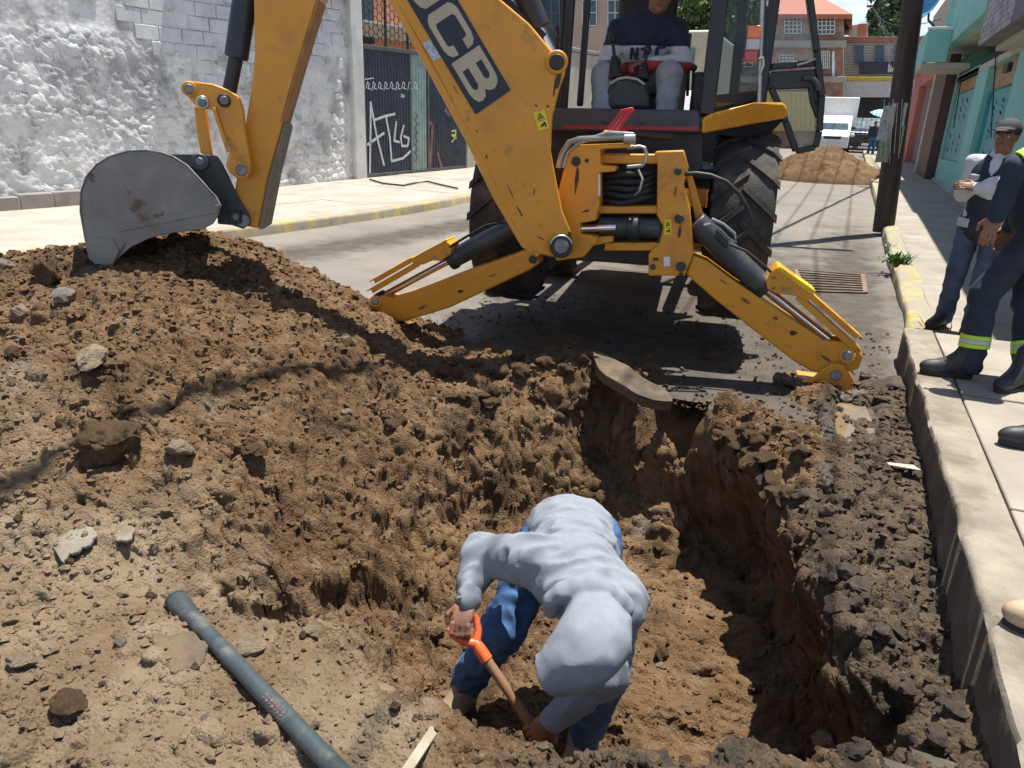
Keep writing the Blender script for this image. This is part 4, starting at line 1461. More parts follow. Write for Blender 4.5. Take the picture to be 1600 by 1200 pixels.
# bonnet, loader arms and front shovel (beyond the cab)
MB().prism([ml(-.42, 1.05, .95), ml(.42, 1.05, .95), ml(.42, 1.05, 1.62), ml(.30, 1.05, 1.72), ml(-.30, 1.05, 1.72), ml(-.42, 1.05, 1.62)], M_F * 1.75).build('bonnet', yel, hoe, bevel=.04, seg=3)
MB().box(ml(0, 2.84, 1.30), (.6, .06, .5), M_R, Zv).build('grille', blk, hoe, bevel=.02)
for s in (-1, 1):
    MB().prism([ml(s * .56, 1.0, 1.30), ml(s * .56, 1.2, 1.42), ml(s * .56, 2.7, .95), ml(s * .56, 3.35, .38), ml(s * .56, 3.2, .28), ml(s * .56, 2.5, .72)], M_R * .10 * s).build('loader_arm', yel, hoe, bevel=.012)
shp = [ml(-1.16, 3.35, .18), ml(-1.16, 3.30, .75), ml(-1.16, 3.36, .95), ml(-1.16, 3.42, .95), ml(-1.16, 3.38, .70), ml(-1.16, 3.45, .32), ml(-1.16, 4.2, .14), ml(-1.16, 4.2, .10)]
MB().prism(shp, M_R * 2.32).build('loader_shovel', yel, hoe, bevel=.008)
MB().cyl(ml(.30, 1.75, 1.7), ml(.30, 1.75, 2.45), .045, n=16).build('exhaust', blk, hoe)

# ---- cab
cabm = mat('cab_frame_black', (.014, .016, .021), .38, var=.15, scale=5, dirt=(.06, .055, .05), dirt_amt=.25)
CB = -.56                                           # rear face of the cab
cz0, cz1 = 1.58, 2.92
pl = F((866, 185), CB)
pr = F((1093, 195), CB)
sill = MB().prism([F(p, CB - .05) for p in ((852, 168), (1093, 172), (1098, 208), (852, 206))], M_F * .14).build('rear_sill', plastic, hoe, bevel=.02)
MB().prism([F(p, CB - .054) for p in ((880, 195), (1090, 198), (1090, 204), (880, 201))], M_F * .01).build('red_stripe', mat('stripe_red', (.36, .03, .035), .5), sill)
for x in (945, 1003, 1070):
    MB().box(F((x, 192), CB - .054), (.035, .012, .015), M_R, Zv).build('clip', blk, sill)
MB().prism([F(p, CB + .06) for p in ((852, 204), (1098, 206), (1098, 262), (1060, 300), (860, 290))], M_F * .25).build('rear_bulkhead', blk, hoe, bevel=.01)


def post(p0, p1, w, d, l0=CB, l1=CB, name='cab_post', par=hoe):
    a, b = F(p0, l0), F(p1, l1)
    return MB().bar(a, b, w, d, up=M_F).build(name, cabm, par, bevel=.012)


TOP = -190
post((880, 172), (905, TOP), .055, .07)
post((1104, 180), (1147, TOP), .10, .10)
post((1187, 168), (1236, TOP), .07, .10, -.10, -.10)
post((906, 166), (932, TOP), .045, .05, CB + .30, CB + .30, 'window_bar')
post((872, 165), (893, TOP), .030, .04, CB + .45, CB + .45, 'window_bar')
lp = [ml(-.78, .95, 1.2), ml(-.74, .95, 2.85)]
MB().bar(lp[0], lp[1], .08, .08, up=M_F).build('cab_post', cabm, hoe, bevel=.012)
MB().bar(ml(.78, .95, 1.2), ml(.74, .95, 2.85), .08, .08, up=M_F).build('cab_post', cabm, hoe, bevel=.012)
MB().bar(ml(-.78, .1, 1.6), ml(-.74, .1, 2.85), .07, .08, up=M_F).build('cab_post', cabm, hoe, bevel=.012)
MB().box(ml(.05, .2, 2.90), (1.62, 1.75, .14), M_R, Zv).build('cab_roof', mat('roof_white', (.6, .58, .52), .5, var=.06), hoe, bevel=.05, seg=3)
MB().box(ml(0, .35, 1.30), (1.34, 1.35, .08), M_R, Zv).build('cab_floor', blk, hoe, bevel=.01)
MB().box(ml(0, .98, 1.38), (1.5, .10, .55), M_R, Zv).build('dashboard', plastic, hoe, bevel=.03)
# side window between the rear post and the door post
sw = [F((1108, 168), CB + .06), F((1186, 160), -.12), F((1236, TOP), -.12), F((1147, TOP), CB + .06)]
MB().prism(sw, unit(np.cross(sw[1] - sw[0], sw[3] - sw[0])) * .006).build('side_window', glass_mat('side_glass', (.74, .84, .90), .02, .10), hoe, smooth=0)
MB().prism([F(p, l) for p, l in (((1104, 150), CB + .03), ((1188, 140), -.13), ((1187, 172), -.13), ((1100, 185), CB + .03))], M_F * .03).build('side_panel', cabm, hoe, bevel=.006)
MB().prism([F(p, l) for p, l in (((812, -150), CB + .1), ((872, -150), CB + .1), ((876, 165), CB + .1), ((856, 165), CB + .1))], M_F * .008).build('side_window', glass_mat('dark_glass', (.30, .40, .44), .02, .08), hoe, smooth=0)
# hinged door standing open at the right
DP = -.06


def D(p):
    return F(p, DP)


door = MB().prism([D(p) for p in ((1187, 8), (1205, 8), (1205, 127), (1212, 137), (1187, 140))], M_F * .05).build('door', cabm, hoe, bevel=.01, label='open cab door with dark frame and two panes')
m = MB()
for a, b, w in (((1250, -170), (1262, -30), .085), ((1262, -30), (1276, 80), .085), ((1276, 80), (1284, 150), .085), ((1284, 150), (1280, 205), .08), ((1280, 205), (1274, 230), .07), ((1274, 230), (1244, 236), .05), ((1244, 236), (1228, 190), .05), ((1228, 190), (1205, 137), .055), ((1192, -170), (1192, 137), .06),
                ((1190, -170), (1252, -170), .06), ((1205, 104), (1276, 98), .03)):
    m.bar(D(a) + M_F * .02, D(b) + M_F * .02, .045, w, up=M_F)
m.prism([D(p) for p in ((1188, 113), (1278, 108), (1284, 160), (1272, 170), (1264, 138), (1205, 140), (1188, 142))], M_F * .05)
m.prism([D(p) for p in ((1262, 138), (1284, 140), (1284, 200), (1274, 182), (1266, 160))], M_F * .05)
m.build('door_frame', cabm, door, bevel=.008)
MB().prism([D(p) + M_F * .02 for p in ((1194, -165), (1250, -165), (1274, 80), (1278, 105), (1194, 108))], M_F * .006).build('door_window', glass, door, smooth=0)
MB().prism([D(p) + M_F * .02 for p in ((1200, 140), (1266, 138), (1276, 222), (1246, 230), (1230, 192))], M_F * .006).build('door_window', glass, door, smooth=0)
MB().tube([D(p) - M_F * .04 for p in ((1255, 124), (1262, 121), (1270, 124), (1276, 132), (1277, 142))], .018, 8).build('door_handle', plastic, door)
MB().tube([D(p) - M_F * .02 for p in ((1245, 102), (1260, 98), (1274, 92))], .008, 8).build('grab_rail', pipe_m, door)
MB().cyl(D((1188, 117)) - M_F * .05, D((1202, 117)) - M_F * .05, .020, n=10).build('door_latch', pipe_m, door)
# right fender
fd = [F((1096, 209), CB - .08), F((1098, 184), CB - .08), F((1113, 176), CB - .06), F((1180, 160), CB + .05), F((1224, 160), -.25), F((1231, 168), -.22), F((1230, 184), -.22)]
fnd = MB().prism(fd, M_F * .50 - M_R * .02).build('fender', yel, hoe, bevel=.02, seg=3)
ov = mat('fender_yellow_top', (.75, .40, .015), .35, var=.05, coat=.2)
MB().prism([F((1100, 207), CB + .10), F((1228, 184), -.05), F((1200, 212), -.02), F((1150, 214), CB + .2)], M_F * .3).build('mudguard', blk, hoe, bevel=.01)
MB().prism([ml(-.70, -.60, 1.66), ml(-1.16, -.55, 1.66), ml(-1.18, .55, 1.62), ml(-.70, .6, 1.66)], (0, 0, .05)).build('fender', yel, hoe, bevel=.015)
# tail lamp on its upright
MB().cyl(F((1186, 160), CB + .0), F((1196, -150), CB + .0), .014, n=12).build('lamp_stalk', pipe_m, hoe)
for a, b, c in (((1170, 39), (1190, 60), ('lamp_amber', (.75, .17, .03))), ((1168, 60), (1188, 78), ('lamp_clear', (.45, .44, .45))), ((1165, 78), (1185, 96), ('lamp_red', (.42, .03, .03)))):
    MB().prism([F(p, CB - .04) for p in ((a[0] - 1, a[1]), (b[0], a[1]), (b[0] - 1, b[1]), (a[0] - 3, b[1]))], M_F * .06).build('tail_lamp', mat(c[0], c[1], .2, var=.08, coat=.5), hoe, bevel=.008)
MB().tube([F(p, CB - .02) for p in ((1185, 92), (1192, 90), (1193, 102), (1186, 118))], .009, 8).build('lamp_bracket', pipe_m, hoe)
# inside: seat, console, levers, wheel
MB().prism([F(p, -.26) for p in ((944, 170), (946, 145), (952, 130), (965, 122), (980, 120), (996, 123), (1008, 132), (1014, 148), (1015, 170))], M_F * .10).build('control_console', plastic, hoe, bevel=.03, seg=3)
MB().tube([F(p, -.29) for p in ((953, 131), (966, 123), (980, 121), (996, 124), (1007, 132))], .010, 8).build('console_trim', mat('trim_grey', (.40, .42, .44), .4), hoe)
for a, b, kx in (((963, 122), (957, 60), 1), ((1002, 124), (1012, 78), 1)):
    q = F(a, -.24)
    e = F(b, -.20)
    MB().cyl(q, q + (e - q) * .55, .060, .022, n=14).build('lever_boot', blk, hoe)
    MB().cyl(q, e, .012, n=8).ball(e, (.030, .030, .035)).build('control_lever', blk, hoe)
MB().box(F((990, 165), .22), (.52, .5, .16), M_R, Zv).build('seat', blk, hoe, bevel=.05, seg=3)
MB().box(F((1010, 40), .50), (.46, .12, .62), M_R, Zv).build('seat_back', blk, hoe, bevel=.05, seg=3)
for x in (1074, 1082):
    q = F((x, 150), .0)
    MB().cyl(q, F((x + 2, 108), 0), .012, n=8).ball(F((x + 2, 106), 0), .026).build('control_lever', blk, hoe)
MB().lathe([(.19, -.014), (.21, -.014), (.21, .014), (.19, .014)], ml(0, .72, 1.78), unit(M_F * -.5 + Zv), 32).build('steering_wheel', blk, hoe)
MB().box(F((1095, 150), .15), (.14, .6, .30), M_R, Zv).build('side_console', blk, hoe, bevel=.03)

# =================================================================== people
def seg_sd(P, a, b, ra, rb):
    a, b = np.asarray(a, np.float32), np.asarray(b, np.float32)
    d = b - a
    t = np.clip(((P - a) @ d) / max(1e-9, d.dot(d)), 0, 1)
    q = P - a - t[..., None] * d
    return np.sqrt((q * q).sum(-1)) - (ra + (rb - ra) * t)


def ell_sd(P, c, r, R=None):
    q = P - np.asarray(c, np.float32)
    if R is not None:
        q = q @ np.asarray(R, np.float32)
    r = np.asarray(r, np.float32)
    k0 = np.sqrt(((q / r) ** 2).sum(-1))
    k1 = np.sqrt(((q / (r * r)) ** 2).sum(-1)) + 1e-9
    return k0 * (k0 - 1) / k1


def smin(a, b, k):
    h = np.clip(.5 + .5 * (b - a) / k, 0, 1)
    return b + (a - b) * h - k * h * (1 - h)


def sdf(prims, k=.035, wr=0.0, wf=14.0, seed=0, ws=None):
    """smooth union of tapered limbs ('c', a, b, ra, rb) and ellipsoids ('e', c, r, R); wr adds cloth creases"""
    def fn(P):
        out = None
        for p in prims:
            kk = k
            if p[0] == 'c':
                d = seg_sd(P, *p[1:5])
                if len(p) > 5:
                    kk = p[5]
            else:
                d = ell_sd(P, p[1], p[2], p[3] if len(p) > 3 else None)
                if len(p) > 4:
                    kk = p[4]
            out = d if out is None else smin(out, d, kk)
        if wr:
            near = np.abs(out) < .05
            w = np.zeros_like(out)
            Q = (P[near] * wf if ws is None else P[near] @ np.asarray(ws, np.float32)) + seed
            w[near] = .55 - 1.7 * np.abs(perlin(Q)) + .35 * perlin(Q * 2.3)
            out = out - wr * w
        return out
    return fn


def surface(fn, lo, hi, h):
    """surface nets: quads round the zero level of fn"""
    lo, hi = np.asarray(lo, float), np.asarray(hi, float)
    n = np.maximum(4, np.ceil((hi - lo) / h).astype(int) + 1)
    ax = [lo[i] + h * np.arange(n[i]) for i in range(3)]
    P = np.stack(np.meshgrid(*ax, indexing='ij'), -1).astype(np.float32)
    D = fn(P).astype(np.float32)
    S = D < 0
    c = [(i, j, k) for i in (0, 1) for j in (0, 1) for k in (0, 1)]
    sub = lambda A, o: A[o[0]:A.shape[0] - 1 + o[0], o[1]:A.shape[1] - 1 + o[1], o[2]:A.shape[2] - 1 + o[2]]
    cntS = sum(sub(S, o).astype(np.int8) for o in c)
    act = (cntS > 0) & (cntS < 8)
    idx = -np.ones(act.shape, np.int64)
    cells = np.argwhere(act)
    idx[act] = np.arange(len(cells))
    acc = np.zeros((len(cells), 3))
    num = np.zeros(len(cells))
    for a in c:
        for ax_ in range(3):
            if a[ax_]:
                continue
            b = list(a)
            b[ax_] = 1
            da = D[cells[:, 0] + a[0], cells[:, 1] + a[1], cells[:, 2] + a[2]]
            db = D[cells[:, 0] + b[0], cells[:, 1] + b[1], cells[:, 2] + b[2]]
            x = (da < 0) != (db < 0)
            t = np.where(x, da / np.where(x, da - db, 1), 0)
            pos = np.array(a, float)[None] + np.zeros((len(cells), 3))
            pos[:, ax_] += t
            acc[x] += pos[x]
            num += x
    V = lo + h * (cells + acc / num[:, None])
    Fs = []
    for ax_ in range(3):
        o1, o2 = [(1, 2), (2, 0), (0, 1)][ax_]
        sl0 = [slice(None)] * 3
        sl1 = [slice(None)] * 3
        sl0[ax_], sl1[ax_] = slice(0, -1), slice(1, None)
        A, Bv = S[tuple(sl0)], S[tuple(sl1)]
        for flip in (False, True):
            e = np.argwhere((A & ~Bv) if not flip else (~A & Bv))
            ok = (e[:, o1] > 0) & (e[:, o2] > 0) & (e[:, o1] < n[o1] - 1) & (e[:, o2] < n[o2] - 1)
            e = e[ok]
            q = []
            for (s1, s2) in ((1, 1), (0, 1), (0, 0), (1, 0)):
                g = e.copy()
                g[:, o1] -= s1
                g[:, o2] -= s2
                q.append(idx[g[:, 0], g[:, 1], g[:, 2]])
            q = np.stack(q, 1)
            Fs.append(q[:, ::-1] if flip else q)
    Fq = np.concatenate(Fs)
    return V, Fq[(Fq >= 0).all(1)]


def bounds(prims, pad=.05):
    lo, hi = np.full(3, 1e9), np.full(3, -1e9)
    for p in prims:
        if p[0] == 'c':
            for q, r in ((p[1], p[3]), (p[2], p[4])):
                lo, hi = np.minimum(lo, np.asarray(q) - r), np.maximum(hi, np.asarray(q) + r)
        else:
            r = max(p[2])
            lo, hi = np.minimum(lo, np.asarray(p[1]) - r), np.maximum(hi, np.asarray(p[1]) + r)
    return lo - pad, hi + pad


def blob(name, prims, material, parent, h=.01, k=.035, wr=0.0, wf=14., seed=0, cut=None, label=None, ws=None):
    fn = sdf(prims, k, wr, wf, seed, ws)
    f2 = fn if cut is None else (lambda P: np.maximum(fn(P), cut(P)))
    V, Fq = surface(f2, *bounds(prims), h)
    o = np_mesh(name, V, Fq, material, parent)
    if label:
        o['label'] = label
    return o


skin = mat('skin', (.26, .125, .075), .5, var=.10, scale=14, bump=.0008, bscale=150, spec=.4)
denim = mat('denim_blue', (.045, .110, .250), .85, var=.18, scale=10, bump=.0012, bscale=260, color2=(.075, .155, .31), thr=(.5, .75), dirt=(.16, .12, .08), dirt_amt=.25, dirt_scale=6)
denim_w = mat('denim_washed', (.060, .090, .150), .85, var=.25, scale=5, bump=.001, bscale=260, color2=(.12, .17, .25), thr=(.5, .72))
hoodie_m = mat('hoodie_grey', (.225, .245, .270), .92, var=.06, scale=30, bump=.0016, bscale=320, detail=9)
boot_tan = mat('boot_tan', (.30, .22, .14), .75, var=.2, scale=9, dirt=(.2, .13, .075), dirt_amt=.5)
boot_black = mat('boot_black', (.030, .030, .032), .55, var=.2, scale=9, dirt=(.12, .09, .065), dirt_amt=.4)
navy = mat('workwear_navy', (.022, .032, .050), .85, var=.2, scale=8, bump=.001, bscale=240)
navy_soft = mat('sweater_navy', (.020, .030, .060), .9, var=.12, scale=20, bump=.001, bscale=260)
white_c = mat('cloth_white', (.62, .63, .66), .9, var=.05, scale=20, bump=.001, bscale=260)
red_c = mat('cloth_red', (.40, .050, .035), .9, var=.1, scale=20, bump=.001, bscale=260)
grey_c = mat('cloth_grey', (.34, .36, .40), .9, var=.08, scale=14, bump=.001, bscale=260)
hair_m = mat('hair_dark', (.012, .010, .009), .6, var=.2, scale=40, bump=.004, bscale=90)
hivis = mat('hivis_lime', (.52, .80, .06), .6, var=.06)
reflect = mat('reflective_silver', (.55, .56, .54), .4, var=.08)
eye_w = mat('eye_white', (.7, .68, .64), .3)
eye_d = mat('eye_dark', (.01, .008, .007), .2)
lip_m = mat('lips', (.24, .085, .065), .5)


def rot_to(fwd, up=(0, 0, 1)):
    """columns: right, forward, up of a head or torso"""
    f = unit(fwd)
    r = unit(np.cross(f, up))
    return np.stack([r, f, np.cross(r, f)], 1)


def head_prims(c, R, s=1.0):
    g = lambda x, y, z: np.asarray(c) + R @ (np.array([x, y, z]) * s)
    return [('e', g(0, -.012, .025), (.076 * s, .096 * s, .098 * s), R), ('e', g(0, .030, -.050), (.058 * s, .062 * s, .066 * s), R, .03), ('c', g(0, .092, .012), g(0, .112, -.022), .010 * s, .016 * s, .012),
            ('e', g(-.074, -.005, -.005), (.012 * s, .026 * s, .034 * s), R, .008), ('e', g(.074, -.005, -.005), (.012 * s, .026 * s, .034 * s), R, .008), ('c', g(-.035, .082, .028), g(.035, .082, .028), .012 * s, .012 * s, .02),
            ('e', g(0, .078, -.090), (.024 * s, .02 * s, .018 * s), R, .02)], g


def face_bits(par, g, R, s=1.0):
    for sx_ in (-1, 1):
        e = MB().ball(g(sx_ * .032, .080, .004), (.013 * s, .009 * s, .007 * s), R=R).build('eye', eye_w, par)
        MB().ball(g(sx_ * .032, .087, .004), (.0055 * s, .004 * s, .0055 * s), R=R).build('pupil', eye_d, e)
        MB().bar(g(sx_ * .016, .092, .026), g(sx_ * .050, .082, .030), .010 * s, .008 * s).build('eyebrow', hair_m, par, bevel=.002)
    MB().ball(g(0, .090, -.052), (.026 * s, .010 * s, .008 * s), R=R).build('mouth', lip_m, par)


def hand_prims(w, d, n_, curl=1.0, s=1.0, thumb=1):
    """five separate bent fingers off a flat palm; d runs from wrist to knuckles, n_ is the back of the hand"""
    w, d, n_ = np.asarray(w, float), unit(d), np.asarray(n_, float)
    n_ = unit(n_ - d * n_.dot(d))
    t = np.cross(d, n_) * thumb
    P = [('e', w + d * .050 * s, (.040 * s, .052 * s, .016 * s), np.stack([t, d, n_], 1))]
    for i, ln in enumerate((.074, .082, .076, .060)):
        b = w + d * .092 * s + t * (.030 - .020 * i) * s
        dd, nn, p = d.copy(), n_.copy(), b
        for q, fr in enumerate((.45, .32, .23)):
            a = curl * (.45, .95, .75)[q]
            dd, nn = dd * math.cos(a) - nn * math.sin(a), nn * math.cos(a) + dd * math.sin(a)
            e = p + dd * ln * fr * s
            P.append(('c', p, e, .0092 * s, .0082 * s, .004))
            p = e
    b = w + d * .028 * s + t * .034 * s
    e = b + (d * .6 + t * .62 - n_ * .35) * .042 * s
    P.append(('c', b, e, .013 * s, .0105 * s, .012))
    e2 = e + unit(d * .9 - n_ * .6 * curl + t * .05) * .032 * s
    P.append(('c', e, e2, .0105 * s, .0085 * s, .004))
    return P


def shoe(name, heel, d, material, parent, L=.28, s=1.0, sole_m=None):
    """boot: sole, toe, instep and shaft; heel is the ground point under the ankle"""
    d = unit((d[0], d[1], 0))
    h = np.asarray(heel, float)
    t = np.array([-d[1], d[0], 0])
    R = np.stack([t, d, Zv], 1)
    pr = [('e', h + d * (L * .56) + Zv * .048, (.048 * s, .090 * s, .048 * s), R), ('e', h + d * .02 + Zv * .055, (.042 * s, .062 * s, .056 * s), R), ('c', h + d * .10 + Zv * .07, h + d * .02 + Zv * .14, .045 * s, .046 * s), ('c', h + d * .0 + Zv * .10, h - d * .0 + Zv * .21, .048 * s, .055 * s)]
    b = blob(name, pr, material, parent, h=.010, k=.04, cut=lambda P: (h[2] + .016) - P[..., 2])
    out = []
    for a in np.linspace(0, 2 * math.pi, 22, endpoint=False):
        u_ = math.cos(a)
        wd = (.052 if u_ > -.2 else .045) * s
        out.append(h + d * (L * .33 + u_ * L * .52) + t * math.sin(a) * wd + Zv * .0)
    MB().prism([p + Zv * .002 for p in out], Zv * .024).build('sole', sole_m or mat('sole_dark', (.03, .027, .024), .8), b, bevel=.004)
    return b


# ---------------------------------------------------------------- the digger bent over in the pit
J = {}
for n_, p, y in (('hipL', (852, 845), 2.36), ('hipR', (928, 842), 2.42), ('kneeL', (785, 985), 2.10), ('ankL', (730, 1075), 2.16), ('kneeR', (940, 1062), 2.08), ('ankR', (912, 1160), 2.16),
                 ('pel', (890, 835), 2.41), ('mid', (898, 868), 2.22), ('chest', (906, 905), 2.05), ('neck', (918, 945), 1.89), ('shL', (836, 876), 2.02), ('shR', (968, 938), 2.0), ('head', (912, 1008), 1.735),
                 ('elL', (752, 866), 2.10), ('wrL', (722, 944), 1.87), ('elR', (948, 1052), 1.90), ('wrR', (864, 1118), 1.82)):
    J[n_] = on_y(p, y)
wk = thing('person', 'worker in a grey hooded sweatshirt and jeans bent over digging in the pit', 'person', tuple(on_y((820, 1110), 2.16)))
# shovel first, so the hands can close on it
sA, sB = on_y((748, 1012), 1.85), on_y((842, 1150), 1.80)
sd = unit(sB - sA)
gx_ = unit(np.cross(sd, on_y((720, 960), 1.86) - EYE))
gtop = sA - sd * .105
tc_ = unit(EYE - gtop)
gR = sA + sd * .335
J['wrL'], J['wrR'] = gtop + tc_ * .022 - unit(gtop - J['elL']) * .080, gR + tc_ * .024 - unit(gR - J['elR']) * .080
spade = thing('shovel', 'wooden shovel with an orange D-shaped grip held by the bent worker', 'shovel', tuple(sA + sd * 1.0))
spine = unit(J['neck'] - J['pel'])
back = unit(np.array([.05, .15, 1.0]) - spine * spine.dot(np.array([.05, .15, 1.0])))
side = np.cross(spine, back)
RT = np.stack([side, spine, back], 1)
hd = J['head']
face = unit(np.array([-.74, -.16, -.65]))
RH = rot_to(face, unit(spine + 0 * back))
hp, hg = head_prims(hd, RH, .98)
body = hp + [('c', J['neck'], hd, .055, .06), ('e', J['chest'], (.15, .17, .095), RT), ('c', J['pel'], J['chest'], .11, .12), ('c', J['hipL'], J['kneeL'], .075, .055), ('c', J['kneeL'], J['ankL'], .052, .038), ('c', J['hipR'], J['kneeR'], .075, .055), ('c', J['kneeR'], J['ankR'], .052, .038),
             ('c', J['shL'], J['elL'], .046, .038), ('c', J['elL'], J['wrL'], .036, .027), ('c', J['shR'], J['elR'], .046, .038), ('c', J['elR'], J['wrR'], .036, .027)]
bd = blob('body', body, skin, wk, h=.012)
wood = mat('shovel_wood', (.24, .13, .062), .65, var=.2, scale=6, stretch=(1, 1, 1), bump=.0008, bscale=120, dirt=(.16, .11, .07), dirt_amt=.4)
orange = mat('grip_orange', (.70, .12, .035), .4, var=.08, dirt=(.3, .12, .06), dirt_amt=.3)
MB().tube([sA + sd * t for t in (0.0, .2, .5, .68)], [.017, .018, .019, .018], 14).build('shaft', wood, spade)
gl, gr = gtop - gx_ * .05, gtop + gx_ * .05
MB().tube([sA + sd * .05, sA, sA - sd * .02, sA - sd * .05 - gx_ * .034, sA - sd * .09 - gx_ * .05, gl, gtop, gr, sA - sd * .09 + gx_ * .05, sA - sd * .05 + gx_ * .034, sA - sd * .02], [.022, .022, .020, .013, .013, .014, .015, .014, .013, .013, .018], 12).build('grip', orange, spade)
blade = []
V, Fc = [], []
bx = unit(np.cross(sd, (0, .4, 1)))
bn = np.cross(bx, sd)
for i, (t, w) in enumerate(((.60, .020), (.66, .035), (.70, .10), (.74, .115), (.82, .115), (.90, .09), (.96, .03))):
    for j in range(7):
        q = (j - 3) / 3
        V.append(sA + sd * t + bx * w * q + bn * (.03 * q * q - .012))
for i in range(6):
    for j in range(6):
        Fc.append((i * 7 + j, i * 7 + j + 1, (i + 1) * 7 + j + 1, (i + 1) * 7 + j))
bo = MB().add(V, Fc).build('blade', mat('shovel_blade', (.18, .16, .14), .5, .6, var=.2, dirt=(.2, .13, .08), dirt_amt=.6), spade)
so = bo.modifiers.new('thick', 'SOLIDIFY')
so.thickness = .003
MB().tube([sA + sd * t for t in (.68, .72)], [.02, .012], 10).build('socket', MATS['shovel_blade'], spade)
# hands
hL = hand_prims(J['wrL'], unit(gtop - J['elL']), tc_ + np.array([-.3, 0, .2]), 1.2, .98, 1)
hR = hand_prims(J['wrR'], unit(gR - J['elR']), tc_ + np.array([.2, 0, .3]), 1.2, .98, -1)
blob('hand', hL, skin, bd, h=.0042, k=.006)
blob('hand', hR, skin, bd, h=.0042, k=.006)
# jeans and belt
J['pelb'] = J['pel'] + back * .015
lg = [('c', J['hipL'] + side * .0, J['kneeL'], .105, .078), ('c', J['kneeL'], J['ankL'] + Zv * .04, .076, .068), ('c', J['hipR'], J['kneeR'], .105, .078), ('c', J['kneeR'], J['ankR'] + Zv * .04, .076, .068), ('e', J['pel'], (.150, .12, .115), RT), ('c', J['pel'], J['mid'], .115, .11)]
blob('jeans', lg, denim, wk, h=.0085, k=.035, wr=.016, wf=13, seed=3)
# hooded sweatshirt
elL_in, elR_in = J['elL'], J['elR']
tor = [('e', J['chest'] + back * .005, (.164, .190, .110), RT), ('c', J['mid'] - spine * .08, J['chest'], .130, .134), ('e', J['mid'] - spine * .05, (.170, .15, .125), RT), ('e', J['pel'] + back * .022 + spine * .02, (.176, .15, .138), RT),  ('c', J['chest'] + spine * .05, J['neck'], .120, .075),
       ('c', J['shL'] + side * 0, J['elL'], .085, .066), ('c', J['chest'], J['shL'], .12, .085), ('c', J['chest'], J['shR'], .12, .085), ('c', J['elL'], J['wrL'], .064, .040), ('c', J['shR'], J['elR'], .080, .064), ('c', J['elR'], J['wrR'], .062, .042)]
shirt = blob('sweatshirt', tor, hoodie_m, wk, h=.0075, k=.038, wr=.017, seed=11, ws=RT @ np.diag([6., 19., 8.]))
hood_fn_prims = [('e', hd + RH @ np.array([0, -.025, .005]), (.106, .128, .132), RH), ('c', hd + RH @ np.array([0, -.06, -.04]), J['neck'] + back * .0, .088, .080, .04), ('c', hd + RH @ np.array([0, .05, .060]), hd + RH @ np.array([0, .14, .055]), .080, .072, .04)]
for i in range(8):
    a0, a1 = -1.75 + i * .4375, -1.75 + (i + 1) * .4375
    cp = lambda a: J['neck'] + spine * (.012 + .02 * math.cos(a)) + side * math.sin(a) * .118 + back * (math.cos(a) * .088 - .01)
    hood_fn_prims.append(('c', cp(a0), cp(a1), .026, .026, .018))
inner = [('e', hd + RH @ np.array([0, .055, -.005]), (.082, .150, .106), RH)]
inn_fn = sdf(inner, .02)
blob('hood', hood_fn_prims, hoodie_m, shirt, h=.0075, k=.05, wr=.009, ws=RH @ np.diag([11., 6., 8.]), seed=5, cut=lambda P: np.maximum(-inn_fn(P), (P - (hd + face * .125).astype(np.float32)) @ face.astype(np.float32)))
for w_, e_ in (('wrL', 'elL'), ('wrR', 'elR')):
    d_ = unit(J[w_] - J[e_])
    MB().tube([J[w_] - d_ * .045, J[w_] - d_ * .035, J[w_] + d_ * .012, J[w_] + d_ * .016], [.040, .044, .042, .034], 18).build('cuff', hoodie_m, shirt, smooth=60)
for a, k_, dz in (('ankL', 'kneeL', (-.25, -1, 0)), ('ankR', 'kneeR', (-.15, -1, 0))):
    g0 = J[a].copy()
    g0[2] = max(soil_h(g0[0], g0[1])[0] - .01, g0[2] - .11)
    shoe('boot', g0, dz, boot_tan, wk)


